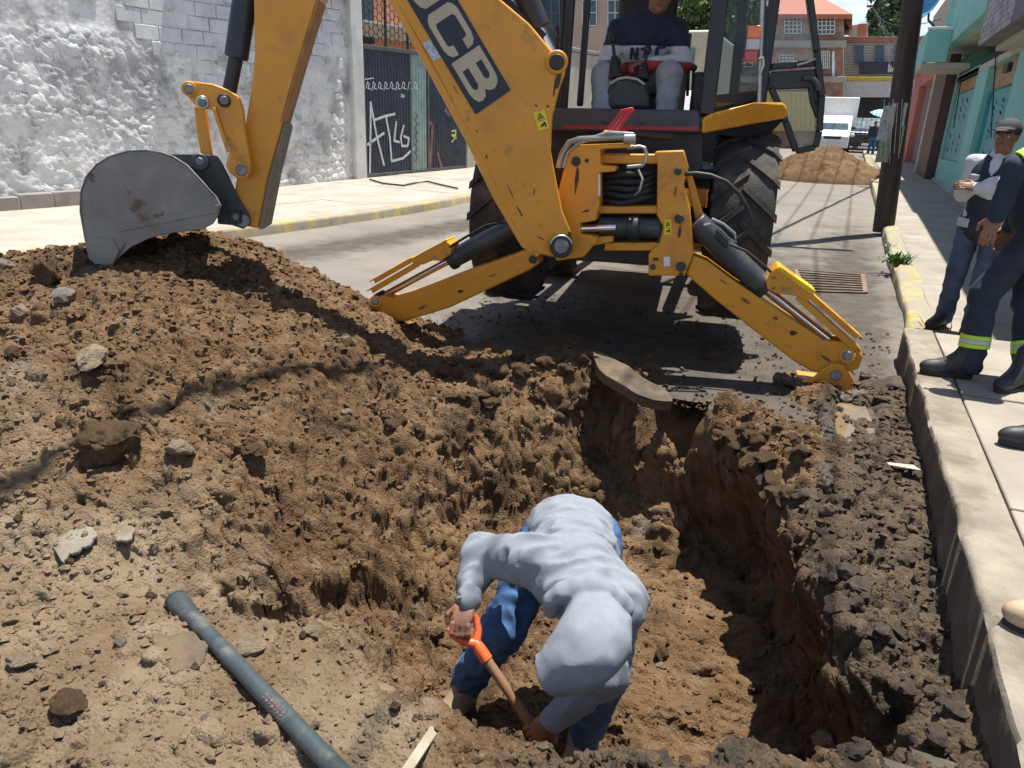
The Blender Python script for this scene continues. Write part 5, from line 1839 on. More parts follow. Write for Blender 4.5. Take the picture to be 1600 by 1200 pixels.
# ---------------------------------------------------------------- standing figures
def stand(root, base, ang, H_=1.68, top=None, legs=None, top_mat=white_c, leg_mat=denim_w, shoe_mat=boot_black, arms=None, hair=True, face=True, arm_s=1.0, feet=None, lean=(0, 0), knees=None, h=.013, top_wr=.008, shoes=True):
    """builds body, clothes, hair and shoes under root; returns joints"""
    s = H_ / 1.70
    f = np.array([math.sin(ang), math.cos(ang), 0])     # facing
    r = np.array([f[1], -f[0], 0])
    b = np.asarray(base, float)
    ln = np.array([lean[0], lean[1], 0])
    q = {}
    q['pel'] = b + ln * .5 + Zv * .93 * s
    q['chest'] = b + ln * .85 + Zv * 1.24 * s
    q['neck'] = b + ln + Zv * 1.43 * s
    q['head'] = b + ln * 1.05 + f * .02 + Zv * 1.565 * s
    for sg, nm in ((-1, 'L'), (1, 'R')):
        q['hip' + nm] = q['pel'] + r * sg * .095 * s - Zv * .02
        q['sh' + nm] = q['chest'] + r * sg * .185 * s + Zv * .13 * s
        fo = feet[nm] if feet else b + r * sg * .11
        q['foot' + nm] = np.asarray(fo, float)
        q['ank' + nm] = q['foot' + nm] + Zv * .09
        kn = (q['hip' + nm] + q['ank' + nm]) / 2 + f * .03
        q['knee' + nm] = np.asarray(knees[nm]) if knees else kn
        if arms and nm in arms:
            q['el' + nm], q['wr' + nm] = [np.asarray(v) for v in arms[nm][:2]]
        else:
            q['el' + nm] = q['sh' + nm] + r * sg * .05 - Zv * .28 * s
            q['wr' + nm] = q['el' + nm] + f * .06 - Zv * .24 * s
    RH_ = rot_to(f)
    RT_ = np.stack([r, f, Zv], 1)
    hp_, g_ = head_prims(q['head'], RH_, s)
    bp = hp_ + [('c', q['chest'] + Zv * .1, q['neck'], .075, .055), ('c', q['neck'], q['head'] - Zv * .03, .055, .052), ('e', q['chest'], (.15 * s, .10 * s, .20 * s), RT_), ('c', q['pel'], q['chest'], .115, .12)]
    for nm in 'LR':
        bp += [('c', q['sh' + nm], q['el' + nm], .045, .036), ('c', q['el' + nm], q['wr' + nm], .036, .026), ('c', q['hip' + nm], q['knee' + nm], .072, .052), ('c', q['knee' + nm], q['ank' + nm], .050, .036)]
    bdy = blob('body', bp, skin, root, h=.013 if h < .02 else h, k=.03)
    if face:
        face_bits(bdy, g_, RH_, s)
    for nm, sg in (('L', -1), ('R', 1)):
        d_ = unit(q['wr' + nm] - q['el' + nm])
        nb = r * sg if not (arms and nm in arms and len(arms[nm]) > 2) else np.asarray(arms[nm][2])
        nb = arms[nm][2] if arms and nm in arms and len(arms[nm]) > 2 else r * sg
        blob('hand', hand_prims(q['wr' + nm], d_, nb, .55, 1.0, -sg), skin, bdy, h=.006, k=.007)
    lgp = [('e', q['pel'], (.165 * s, .12 * s, .13 * s), RT_), ('c', q['pel'], q['pel'] + Zv * .10, .14, .135)]
    for nm in 'LR':
        lgp += [('c', q['hip' + nm], q['knee' + nm], .098 * s, .074 * s), ('c', q['knee' + nm], q['ank' + nm] + Zv * .0, .072 * s, .070 * s)]
    blob('trousers', lgp, leg_mat, root, h=h, k=.035, wr=.010, wf=11, seed=base[0] * 7)
    tp = [('e', q['chest'], (.185 * s, .125 * s, .22 * s), RT_), ('c', q['pel'] + Zv * .02, q['chest'], .150 * s, .145 * s), ('e', q['pel'] + Zv * .03, (.175 * s, .130 * s, .10 * s), RT_), ('c', q['chest'] + Zv * .12, q['neck'] - Zv * .015, .10 * s, .066 * s)]
    for nm in 'LR':
        tp += [('c', q['sh' + nm], q['el' + nm], .066 * s * arm_s, .054 * s * arm_s), ('c', q['chest'] + Zv * .08, q['sh' + nm], .09 * s * arm_s, .064 * s * arm_s), ('c', q['el' + nm], q['wr' + nm], .056 * s, .042 * s)]
    tpo = blob('jacket' if top is None else top, tp, top_mat, root, h=h, k=.04, wr=top_wr, wf=10, seed=base[1] * 3)
    if hair:
        blob('hair', [('e', q['head'] + Zv * .035 * s - f * .022, (.084 * s, .098 * s, .090 * s), RH_)], hair_m, root, h=.010, wr=.004, wf=40, cut=lambda P: (P - (q['head'] + f * .055 * s + Zv * .045 * s)) @ (f * .8 - Zv * .55).astype(np.float32))
    if shoes:
        for nm in 'LR':
            shoe('shoe', q['foot' + nm], f + r * (.15 if nm == 'R' else -.15), shoe_mat, root)
    return q, f, r, tpo


# the man with folded arms
mb_ = np.array([1.10, 6.86, walk_z(6.9)])
man = thing('person', 'man in a dark cap and navy vest standing with folded arms on the sidewalk', 'person', tuple(mb_))
ma = math.atan2(-.42, -.9)
f_ = np.array([math.sin(ma), math.cos(ma), 0])
r_ = np.array([f_[1], -f_[0], 0])
c_ = mb_ + Zv * 1.24 * .985
armsM = {'L': (c_ - r_ * .205 + f_ * .02 - Zv * .13, c_ + r_ * .06 + f_ * .19 - Zv * .07, Zv * .6 + f_ * .8), 'R': (c_ + r_ * .205 + f_ * .02 - Zv * .13, c_ - r_ * .08 + f_ * .17 - Zv * .02, Zv * .6 + f_ * .8)}
q, f_, r_, sh_ = stand(man, mb_, ma, 1.66, 'shirt', None, white_c, denim_w, boot_black, armsM, feet={'L': mb_ - r_ * .10 + f_ * .08, 'R': mb_ + r_ * .13}, h=.012, arm_s=.84, top_wr=.011)
RTm = np.stack([r_, f_, Zv], 1)
vs_ = .985
vest = [('e', q['chest'], (.196 * vs_, .140 * vs_, .225 * vs_), RTm), ('c', q['pel'] - Zv * .04, q['chest'], .158, .155), ('e', q['pel'] - Zv * .04, (.178, .138, .10), RTm)]
vneck = q['chest'] + f_ * .13 + Zv * .16
vcut = sdf([('c', vneck - Zv * .14, vneck + Zv * .10, .012, .085), ('c', q['shL'] - r_ * .04, q['shL'] - r_ * .2 - Zv * .12, .085, .10), ('c', q['shR'] + r_ * .04, q['shR'] + r_ * .2 - Zv * .12, .085, .10), ('c', q['neck'], q['neck'] + Zv * .2, .085, .10),
             ('c', q['elL'], q['wrL'], .062, .052), ('c', q['elR'], q['wrR'], .062, .052)], .02)
ve = blob('vest', vest, navy, man, h=.010, k=.04, wr=.005, cut=lambda P: -vcut(P))
band = q['pel'] - Zv * .03
for z0, hh in ((.0, .035), (.345, .030)):
    blob('reflective_band', [('e', band + Zv * z0, (.196, .156, .30), RTm)], reflect, ve, h=.010, k=.02, cut=lambda P, zz=band[2] + z0, hh=hh: np.maximum(np.maximum(np.abs(P[..., 2] - zz) - hh, -vcut(P)), .07 - np.abs((P - band.astype(np.float32)) @ r_.astype(np.float32))))
# cap
RHm = rot_to(f_)
capc = q['head'] + Zv * .055
cap = blob('cap', [('e', capc - f_ * .008, (.092, .110, .085), RHm), ('e', capc + f_ * .105 - Zv * .002, (.075, .075, .014), RHm, .012)], mat('cap_charcoal', (.045, .045, .050), .85, var=.15), man, h=.0085, k=.012, cut=lambda P: (capc[2] - .018) - P[..., 2])
blob('cap_edge', [('e', capc + f_ * .125 - Zv * .006, (.066, .064, .008), RHm)], mat('cap_light', (.35, .35, .36), .8), cap, h=.008)

# the man in dark workwear at the frame's edge, leg forward onto the kerb
wb = on_z((1492, 588), .25)
fB = on_z((1578, 608), .245)
wm = thing('person', 'man in navy workwear with lime reflective bands, one boot on the kerb', 'person', (1.02, 4.98, .245))
wa = math.atan2(-1.0, -.15)
fw_ = np.array([math.sin(wa), math.cos(wa), 0])
hip = on_y((1612, 338), 5.0)
root_b = np.array([hip[0] + .05, 5.03, .245])
armsW = {'L': (on_y((1588, 262), 4.78), on_y((1556, 338), 4.72), np.array([-.3, -1, 0]))}
q2, f2_, r2_, t2_ = stand(wm, root_b, wa, 1.74, 'jacket', None, navy, navy, boot_black, armsW, feet={'L': wb + np.array([.06, .0, -.0]), 'R': fB + np.array([.08, .10, 0])}, h=.012, shoes=False,
                          knees={'L': on_y((1540, 458), 4.93), 'R': on_y((1606, 470), 5.05)})
for nm, ft, dz in (('L', wb + np.array([.04, 0, 0]), (-1, -.12, 0)), ('R', fB + np.array([.05, .06, 0]), (-.6, -.8, 0))):
    bt = shoe('boot', ft, dz, boot_black, wm)
    for i in range(3):
        a = ft + np.array(dz) / np.linalg.norm(dz) * (.10 - .02 * i) + Zv * (.105 + .02 * i)
        MB().bar(a + np.array([.02, .035, 0]), a - np.array([.02, .035, 0]), .008, .006).build('lace', mat('lace', (.05, .05, .05), .8), bt)
for nm in 'LR':
    a, k_ = q2['ank' + nm], q2['knee' + nm]
    d_ = unit(k_ - a)
    for t0, t1, m_ in ((.10, .125, hivis), (.125, .15, reflect), (.15, .175, hivis)):
        MB().tube([a + d_ * t0, a + d_ * (t0 + .001), a + d_ * (t1 - .001), a + d_ * t1], [.074, .082, .082, .074], 24).build('reflective_band', m_, t2_, smooth=60)
e_, s_ = q2['elL'], q2['shL']
d_ = unit(s_ - e_)
for t0, t1, m_ in ((.03, .055, hivis), (.055, .085, reflect), (.085, .11, hivis)):
    MB().tube([e_ + d_ * t0, e_ + d_ * (t0 + .001), e_ + d_ * (t1 - .001), e_ + d_ * t1], [.066, .076, .078, .066], 24).build('reflective_band', m_, t2_, smooth=60)

# two more onlookers stand past the right edge: only a boot of each reaches into view
b3 = on_z((1549, 686), .245) + np.array([.05, .0, 0])
p3 = thing('person', 'onlooker past the right edge, only a dark shoe in view', 'person', (1.25, 3.72, .245))
stand(p3, (b3[0] + .40, b3[1] + .12, .245), math.atan2(-1, -.05), 1.70, 'jacket', None, navy, denim_w, boot_black, feet={'L': b3 + np.array([.20, -.0, 0]), 'R': b3 + np.array([.52, .20, 0])}, h=.018)
b4 = on_z((1547, 962), .245) + np.array([.06, .0, 0])
p4 = thing('person', 'onlooker past the right edge, only a pale tan boot in view', 'person', (1.05, 2.6, .245))
stand(p4, (b4[0] + .42, b4[1] + .06, .245), math.atan2(-1, .15), 1.70, 'jacket', None, grey_c, denim, mat('boot_pale', (.50, .36, .23), .7, var=.12, dirt=(.3, .2, .12), dirt_amt=.3), feet={'L': b4 + np.array([.20, -.03, 0]), 'R': b4 + np.array([.55, .15, 0])}, h=.018)

# ---------------------------------------------------------------- operator seated in the cab, facing the arm
op = thing('person', 'operator in a navy, white and red sweatshirt seated in the cab', 'person', tuple(ml(0, .2, 1.35)))
oy = .12
O = {}
for n_, p, l in (('pel', (996, 140), .20), ('chest', (1008, 62), .10), ('neck', (1024, 20), .06), ('head', (1033, -8), .02), ('shL', (968, 48), .10), ('shR', (1056, 48), .10), ('elL', (950, 92), -.02), ('elR', (1066, 98), .0),
                 ('wrL', (964, 112), -.16), ('wrR', (1010, 100), -.16), ('hipL', (970, 140), .20), ('hipR', (1024, 140), .20), ('kneeL', (944, 118), -.16), ('kneeR', (1046, 116), -.16), ('ankL', (940, 185), -.22), ('ankR', (1040, 190), -.22)):
    O[n_] = F(p, l)
fo = -M_F
RO = rot_to(unit(fo * .95 - Zv * .25))
RTo = np.stack([M_R, M_F, Zv], 1)
hpO, gO = head_prims(O['head'], RO, 1.0)
ob = hpO + [('c', O['chest'], O['neck'], .09, .056), ('c', O['neck'], O['head'], .056, .055), ('c', O['pel'], O['chest'], .12, .13)]
for nm in 'LR':
    ob += [('c', O['sh' + nm], O['el' + nm], .045, .037), ('c', O['el' + nm], O['wr' + nm], .036, .027), ('c', O['hip' + nm], O['knee' + nm], .07, .055), ('c', O['knee' + nm], O['ank' + nm], .05, .038)]
obd = blob('body', ob, skin, op, h=.013)
face_bits(obd, gO, RO)
for nm, sg in (('L', 1), ('R', -1)):
    blob('hand', hand_prims(O['wr' + nm], O['wr' + nm] - O['el' + nm], Zv, .9, 1.0, sg), skin, obd, h=.007, k=.007)
blob('hair', [('e', O['head'] + Zv * .04 + M_F * .02, (.085, .10, .088), RO)], hair_m, op, h=.011, wr=.004, wf=40, cut=lambda P: (P - (O['head'] + Zv * .05).astype(np.float32)) @ (-M_F * .8 - Zv * .6).astype(np.float32))
tro = [('e', O['pel'], (.18, .16, .12), RTo)]
for nm in 'LR':
    tro += [('c', O['hip' + nm], O['knee' + nm], .10, .090), ('c', O['knee' + nm], O['ank' + nm], .088, .078)]
blob('trousers', tro, grey_c, op, h=.012, wr=.010, wf=11)
swp = [('e', O['chest'], (.205, .135, .20), RTo), ('c', O['pel'] + Zv * .02, O['chest'], .150, .155), ('c', O['chest'] + Zv * .12, O['neck'] - Zv * .02, .11, .072)]
for nm in 'LR':
    swp += [('c', O['sh' + nm], O['el' + nm], .080, .066), ('c', O['chest'] + Zv * .08, O['sh' + nm], .11, .082), ('c', O['el' + nm], O['wr' + nm], .064, .045)]
zc = [F((1000, 70), -.05)[2], F((1000, 97), -.05)[2]]
bands = [(lambda P: zc[0] - P[..., 2]), (lambda P: np.maximum(P[..., 2] - zc[0], zc[1] - P[..., 2])), (lambda P: P[..., 2] - zc[1])]
swe = None
for i, m_ in enumerate((navy_soft, white_c, red_c)):
    o_ = blob('sweatshirt' if i == 0 else 'colour_band', swp, m_, op if i == 0 else swe, h=.011, k=.04, wr=.009, wf=10, seed=2, cut=bands[i])
    if i == 0:
        swe = o_
# dark capitals across the white band
tx = lambda p, e=0: F(p, -.075 - e)
lt = MB()
for poly in (((983, 92), (985, 74), (989, 74), (993, 86), (994, 74), (998, 74), (996, 93), (992, 93), (988, 82), (987, 92)), ((1001, 74), (1013, 73), (1013, 77), (1007, 92), (1003, 92), (1008, 78), (1001, 78)), ((1022, 93), (1024, 76), (1028, 71), (1040, 70), (1040, 75), (1030, 76), (1027, 93))):
    lt.prism([tx(p) for p in poly], M_F * .03)
lt.build('letter', navy_soft, swe, smooth=0)

# =================================================================== left side: wall, gate, lattice
def W(p, off=0.0):
    return on_plane(p, LW + LN * off, LN)


def ws(P):
    return float((np.asarray(P) - LW).dot(LD))


def wp(s, z, off=0.0):
    q = LW + LD * s + LN * off
    return np.array([q[0], q[1], z + float(road_z(q[1]))])


wash = mat('whitewash', (.70, .70, .69), .92, var=.08, scale=1.6, bump=.016, bscale=18, color2=(.40, .40, .41), thr=(.48, .60), dirt=(.20, .18, .16), dirt_amt=.47, dirt_scale=2.6, detail=11)
wash2 = mat('whitewash_block', (.62, .63, .64), .92, var=.10, scale=2.5, bump=.006, bscale=30, color2=(.36, .36, .36), thr=(.55, .7), dirt=(.24, .22, .20), dirt_amt=.35, dirt_scale=3, detail=10)
sP = ws(W((548, 150)))
sG0, sG1 = ws(W((566, 150))), ws(W((727, 200)))
wall = thing('stone_wall', 'long whitewashed rubble stone wall with peeling patches along the left sidewalk', 'wall', tuple(wp(-5, .1)))
ss, zz = np.arange(-13, sP + .02, .026), np.arange(.06, 4.3, .026)
SS, ZZ = np.meshgrid(ss, zz, indexing='ij')
r5 = np.random.default_rng(12)
cs, cz = .25, .15
gi, gj = int(14 / cs) + 3, int(4.6 / cz) + 3
jx, jy = r5.uniform(.1, .9, (gi, gj)), r5.uniform(.1, .9, (gi, gj))
hgt = r5.uniform(.3, 1.0, (gi, gj))
ci, cj = np.floor((SS + 13.3) / cs).astype(int), np.floor(ZZ / cz).astype(int)
f1 = np.full(SS.shape, 9.)
f2 = np.full(SS.shape, 9.)
hh = np.zeros(SS.shape)
for a in (-1, 0, 1):
    for b in (-1, 0, 1):
        ii, jj = np.clip(ci + a, 0, gi - 1), np.clip(cj + b, 0, gj - 1)
        d = np.sqrt(((ii + jx[ii, jj]) * cs - 13.3 - SS) ** 2 / .016 + ((jj + jy[ii, jj]) * cz - ZZ) ** 2 / .0072)
        cl = d < f1
        f2 = np.where(cl, f1, np.minimum(f2, d))
        hh = np.where(cl, hgt[ii, jj], hh)
        f1 = np.where(cl, d, f1)
P3 = np.stack([SS, ZZ, SS * 0 + .37], -1)
top_l = 2.75 + .25 * fbm(P3 * .5, 2) - .10 * np.clip(SS + 4, 0, 9)           # rubble below, smoother work above
rub = np.clip((top_l - ZZ) / .2, 0, 1) * np.clip((sP - .15 - SS) / .2, 0, 1)
cover = np.clip(.55 + 1.1 * fbm(P3 * .7 + 5, 3), .12, 1)
dep = rub * cover * (.014 * hh * np.clip(1.1 - f1 * .8, 0, 1) + .020 * np.clip((f2 - f1) * 3, 0, 1)) + .013 * fbm(P3 * 3, 5, 2.1, .6) * (.25 + rub) + .016 * (.3 - np.abs(fbm(P3 * 9 + 3, 4, 2.2, .6))) * (.15 + rub) + .008 * fbm(P3 * 1.2, 2)
pts = LW + SS[..., None] * LD + (dep)[..., None] * LN
pts[..., 2] = ZZ + road_z(pts[..., 1])
ren = np_mesh('rubble_face', pts.reshape(-1, 3), grid_faces(len(ss), len(zz))[:, ::-1], wash, wall)
mb = MB()
a, b = wp(-13, 0), wp(sP, 0)
mb.prism([a - LN * .02, b - LN * .02, b - LN * .4, a - LN * .4], (0, 0, 4.35)).build('core', wash2, wall, smooth=0)
plin = mat('plinth_grey', (.27, .25, .22), .9, var=.2, scale=3, bump=.006, bscale=40, dirt=(.13, .11, .09), dirt_amt=.5)
mb = MB()
for i, s in enumerate(np.arange(-13, -6.2, .5)):
    mb.prism([wp(s, .06, .02), wp(s + .5, .06, .02), wp(s + .5, .06, .16 + .02 * math.sin(s * 3)), wp(s, .06, .16 + .02 * math.sin(s * 3 - 1.5))], (0, 0, .30 + .03 * math.sin(s * 5)))
mb.build('plinth', plin, wall, bevel=.02)
# stones that stand clear of the wash
wrocks = []
for k in range(6):
    me = rock_mesh('stone', 300 + k, 2, .55, .34)
    me.materials.append(wash)
    wrocks.append(me)
LRot = Matrix([[LD[0], 0, LN[0]], [LD[1], 0, LN[1]], [0, 1, 0]]).to_4x4()
n_st = 0
while n_st < 110:
    s, z = random.uniform(-9, sP - .35), random.uniform(.45, 2.75)
    i = int(np.searchsorted(ss, s))
    j = int(np.searchsorted(zz, z))
    if rub[i, j] < .9 or cover[i, j] < .4:
        continue
    o = bpy.data.objects.new('stone', random.choice(wrocks))
    COL.objects.link(o)
    q = wp(s, z, dep[i, j] - .012)
    sz = random.uniform(.05, .11)
    o.matrix_world = Matrix.Translation(q) @ LRot @ Matrix.Rotation(random.uniform(-.35, .35), 4, 'Z') @ Matrix.Diagonal((sz * 1.25, sz * random.uniform(.5, .8), .028, 1))
    mw = o.matrix_world.copy()
    o.parent = wall
    o.matrix_parent_inverse = Matrix.Translation(-Vector(wall.location))
    o.matrix_basis = mw
    n_st += 1
# block courses at the upper right end and along the top
for row in range(9):
    z0 = 2.02 + row * .235
    s = -3.9 + (row % 2) * .23 - row * .5
    s = max(s, -9.5) if row > 4 else s
    while s < sP - .3:
        ln = .44
        e = min(s + ln, sP - .16)
        if random.random() < .78 and e - s > .12 and (row > 1 or random.random() < .6):
            MB().prism([wp(s + .008, z0 + random.uniform(-.006, .006), .0), wp(e - .008, z0 + random.uniform(-.006, .006), .0), wp(e - random.uniform(.005, .02), z0 + .22, .0), wp(s + random.uniform(.005, .02), z0 + .22, .0)], LN * random.uniform(.010, .030)).build('block', wash2, wall, bevel=.014)
        s += ln
MB().prism([wp(sP - .02, .05, -.1), wp(sG0 - .02, .05, -.1), wp(sG0 - .02, .05, .10), wp(sP - .02, .05, .10)], (0, 0, 4.3)).build('pillar', mat('pillar_white', (.60, .60, .57), .9, var=.1, scale=2, bump=.004, bscale=40, dirt=(.3, .28, .25), dirt_amt=.35), wall, bevel=.03)
MB().prism([wp(-4.3, 4.0, .02), wp(sP, 4.0, .02), wp(sP, 4.0, .3), wp(-4.3, 4.0, .3)], (0, 0, .5)).build('roof_sheet', mat('roof_dark', (.06, .065, .08), .6, var=.2), wall, bevel=.01)

# corrugated metal gate
gate = thing('metal_gate', 'tall dark corrugated metal gate with white spray-painted scrawls', 'gate', tuple(wp((sG0 + sG1) / 2, .12)))
gz0, gz1 = .20, float(W((566, 76))[2] - road_z(W((566, 76))[1]))
sA1, sA2 = ws(W((640, 180))), ws(W((667, 180)))
navyg = mat('gate_navy', (.050, .062, .085), .5, .2, var=.22, scale=3, dirt=(.15, .135, .12), dirt_amt=.35, dirt_scale=4)
greeng = mat('gate_pale_green', (.30, .40, .37), .55, .1, var=.12, scale=4, dirt=(.16, .18, .17), dirt_amt=.35)
bandn = [(sG0, sA1, navyg, 'gate_leaf'), (sA1 + .02, sA2, greeng, 'gate_leaf'), (sA2 + .02, sG1, navyg, 'gate_leaf')]


def corrug(s0, s1, z0, z1, material, name, par, pitch=.11, dep_=.035, off=.0):
    V, Fc = [], []
    n = int((s1 - s0) / pitch * 4)
    for i in range(n + 1):
        s = s0 + (s1 - s0) * i / n
        d = off + dep_ * (1 if (i % 4) in (1, 2) else 0)
        V += [wp(s, z0, d), wp(s, z1, d)]
    for i in range(n):
        Fc.append((i * 2, i * 2 + 2, i * 2 + 3, i * 2 + 1))
    o = MB().add(V, Fc).build(name, material, par, smooth=0)
    t = o.modifiers.new('thick', 'SOLIDIFY')
    t.thickness = .004
    return o


leaves = [corrug(a, b, gz0, gz1, m_, nm, gate) for a, b, m_, nm in bandn]
fr = MB()
for s in (sG0 + .02, sA1, sA2 + .01, sG1 - .02):
    fr.prism([wp(s - .035, gz0 - .05, -.05), wp(s + .035, gz0 - .05, -.05), wp(s + .035, gz0 - .05, .055), wp(s - .035, gz0 - .05, .055)], (0, 0, gz1 - gz0 + .1))
fr.prism([wp(sG0, gz1, -.04), wp(sG1, gz1, -.04), wp(sG1, gz1, .06), wp(sG0, gz1, .06)], (0, 0, .09))
fr.prism([wp(sG0, gz0 - .05, -.04), wp(sG1, gz0 - .05, -.04), wp(sG1, gz0 - .05, .05), wp(sG0, gz0 - .05, .05)], (0, 0, .07))
fr.build('gate_frame', mat('gate_frame', (.10, .11, .115), .5, .3, var=.2), gate, bevel=.006)


def spray(strokes, material, w=.022, name='graffiti', par=None):
    m = MB()
    for st in strokes:
        q = [W(p, .046) for p in st]
        for i in range(len(q) - 1):
            d = q[i + 1] - q[i]
            nrm = unit(np.cross(LN, d)) * w
            e = unit(d) * w * .5
            m.prism([q[i] - nrm - e, q[i + 1] - nrm + e, q[i + 1] + nrm + e, q[i] + nrm - e], LN * (.002 + .0004 * i % .003))
    o = m.build(name, material, par, smooth=0)
    o['kind'] = 'stuff'
    return o


spr_w = mat('spray_white', (.52, .54, .55), .8, var=.25, scale=30)
spray([[(578, 270), (579, 200), (579, 160), (588, 210), (600, 258)], [(571, 228), (600, 208)], [(584, 188), (600, 182), (617, 178)], [(603, 182), (609, 215), (612, 252), (630, 247), (646, 232)], [(619, 190), (616, 220), (624, 222)],
       [(631, 196), (626, 215), (628, 228), (637, 228), (639, 216), (631, 213)]], spr_w, .030, par=leaves[0])
pth = []
for i in range(9):
    x = 572 + i * 9.3
    pth.append([(x, 138 + (i % 2) * 3), (x + 2, 128), (x + 5, 131 + (i % 3)), (x + 3, 138), (x + 7, 139)])
spray(pth + [[(570, 124), (584, 122)], [(627, 147), (632, 150), (630, 152), (626, 150)]], spr_w, .012, par=leaves[0])
spray([[(649, 175 + i * 13), (653, 182 + i * 13), (648, 187 + i * 13)] for i in range(6)], mat('spray_dark', (.10, .13, .13), .8), .014, par=leaves[1])
spray([[(706, 205), (712, 204), (712, 211), (706, 211), (713, 216)], [(706, 222), (712, 214)]], mat('spray_lime', (.40, .48, .14), .8), .026, par=leaves[2])
spray([[(670, 190), (676, 196), (672, 262)], [(684, 240), (690, 262)], [(696, 172), (702, 180)]], mat('spray_red', (.20, .085, .07), .85, var=.3), .05, par=leaves[2])
# lattice over the gate with an orange house front behind it
lat = thing('lattice_screen', 'dark steel bar and hexagon mesh screen above the corrugated gate', 'screen', tuple(wp((sG0 + sG1) / 2, gz1 + .1)))
barm = mat('bar_dark', (.035, .038, .042), .5, .4, var=.2)
for s in np.linspace(sG0 + .05, sG1 - .05, 6):
    MB().bar(wp(s, gz1 + .09, .0), wp(s, gz1 + 2.4, .0), .05, .05, up=LN).build('bar', barm, lat, bevel=.005)
hx = MB()
R = .10
for i in range(int((sG1 - sG0) / (R * 1.5)) + 1):
    for j in range(13):
        cs_, cz_ = sG0 + .08 + i * R * 1.5, gz1 + .18 + j * R * 1.732 + (i % 2) * R * .866
        for k in range(3):
            a0, a1 = math.pi / 3 * k, math.pi / 3 * (k + 1)
            hx.bar(wp(cs_ + R * math.cos(a0), cz_ + R * math.sin(a0), .0), wp(cs_ + R * math.cos(a1), cz_ + R * math.sin(a1), .0), .014, .014, up=LN)
hx.build('mesh', barm, lat, smooth=0)['kind'] = 'stuff'
hs = thing('house_front', 'orange brick house front seen through the screen over the gate', 'building', tuple(wp(1.5, .1, -3)))
MB().prism([wp(sG0 - 2, .1, -3), wp(sG1 + 6, .1, -3), wp(sG1 + 6, .1, -3.4), wp(sG0 - 2, .1, -3.4)], (0, 0, 7)).build('wall', mat('house_orange', (.36, .15, .075), .85, var=.12, scale=2, bump=.004, bscale=30), hs)
for s in (sG0 - .2, sG0 + 2.6):
    MB().prism([wp(s, 3.4, -2.98), wp(s + 1.3, 3.4, -2.98), wp(s + 1.3, 5.2, -2.98), wp(s, 5.2, -2.98)], LN * .04).build('window', mat('window_dark', (.02, .025, .03), .1), hs)
MB().prism([wp(sG0 + .6, 3.55, -2.9), wp(sG1 + 3, 3.55, -2.9), wp(sG1 + 3, 3.75, -1.7), wp(sG0 + .6, 3.75, -1.7)], (0, 0, .05)).build('awning', white_p, hs)
# plain wall past the gate
w2 = thing('plaster_wall', 'stained cream plaster wall beyond the corrugated gate', 'wall', tuple(wp(sG1 + 3, .1)))
MB().prism([wp(sG1 + .03, .02, .05), wp(sG1 + 14, .02, .05), wp(sG1 + 14, .02, -.3), wp(sG1 + .03, .02, -.3)], (0, 0, 3.6)).build('wall', mat('plaster_cream', (.44, .41, .34), .9, var=.14, scale=1.5, bump=.006, bscale=20, dirt=(.22, .19, .16), dirt_amt=.5, dirt_scale=1.5, stretch=(1, 1, .4)), w2, bevel=.02)
MB().prism([wp(sG1 + .03, 3.63, .09), wp(sG1 + 14, 3.63, .09), wp(sG1 + 14, 3.63, -.34), wp(sG1 + .03, 3.63, -.34)], (0, 0, .12)).build('coping', plin, w2, bevel=.02)
# black hose lying on the left sidewalk by the gate
hz = [np.array([*on_z(p, .19)[:2], .17 + float(road_z(on_z(p, .19)[1]))]) for p in ((578, 287), (600, 293), (630, 296), (648, 293), (668, 291), (690, 296), (715, 301))]
tag(MB().tube(hz, .018, 8).build('hose', hose_m), 'dark hose lying on the left sidewalk below the metal gate', 'hose')

# =================================================================== right side and far end of the street
def ground(p, walk=False):
    """where the line of sight meets the street (or the right sidewalk)"""
    d = ray(p)
    y = 5.0
    for _ in range(400):
        z = walk_z(y) if walk else float(road_z(y))
        if EYE[2] + d[2] / d[1] * y <= z:
            break
        y += .15
    return EYE + d * (y / d[1])


turq = mat('wall_turquoise', (.23, .50, .46), .88, var=.08, scale=1.2, bump=.003, bscale=40, color2=(.28, .46, .47), thr=(.5, .75), dirt=(.20, .30, .29), dirt_amt=.3, dirt_scale=1.6, stretch=(1, 1, .35), detail=9)
turq_d = mat('door_turquoise', (.085, .33, .37), .5, var=.1, scale=3)
pinkw = mat('wall_pink', (.42, .14, .115), .88, var=.1, scale=1.5, dirt=(.24, .12, .10), dirt_amt=.3, stretch=(1, 1, .4))
board = mat('plywood', (.36, .235, .125), .8, var=.2, scale=4, stretch=(1, 1, 3))
brown_d = mat('brown_dark', (.10, .055, .045), .7, var=.15)
cream = mat('cream_paint', (.55, .46, .34), .8, var=.08)
soffit = mat('soffit_beige', (.44, .41, .35), .9, var=.08, scale=2)
FX = 2.4
tb = thing('turquoise_house', 'two-storey turquoise house with an overhanging upper floor by the right sidewalk', 'building', (FX + 2, 14, .3))


def fac(p, x=FX):
    return on_x(p, x)


yw0 = float(fac((1477, 200))[1])
# ground-floor wall in pieces round a window and a doorway
wy0, wy1 = float(fac((1513, 180))[1]), float(fac((1483, 180))[1])
dy0, dy1 = float(fac((1572, 170))[1]), float(fac((1530, 170))[1])
zt = 3.05
wz = [walk_z(17) + .75, float(fac((1500, 118))[2])]
dz = [walk_z(13.5), float(fac((1555, 100))[2])]
TK = .30


def slab_x(y0, y1, z0, z1, x0, x1, name, m_, par, bevel=.01):
    return MB().box(((x0 + x1) / 2, (y0 + y1) / 2, (z0 + z1) / 2), (x1 - x0, y1 - y0, z1 - z0)).build(name, m_, par, bevel=bevel)


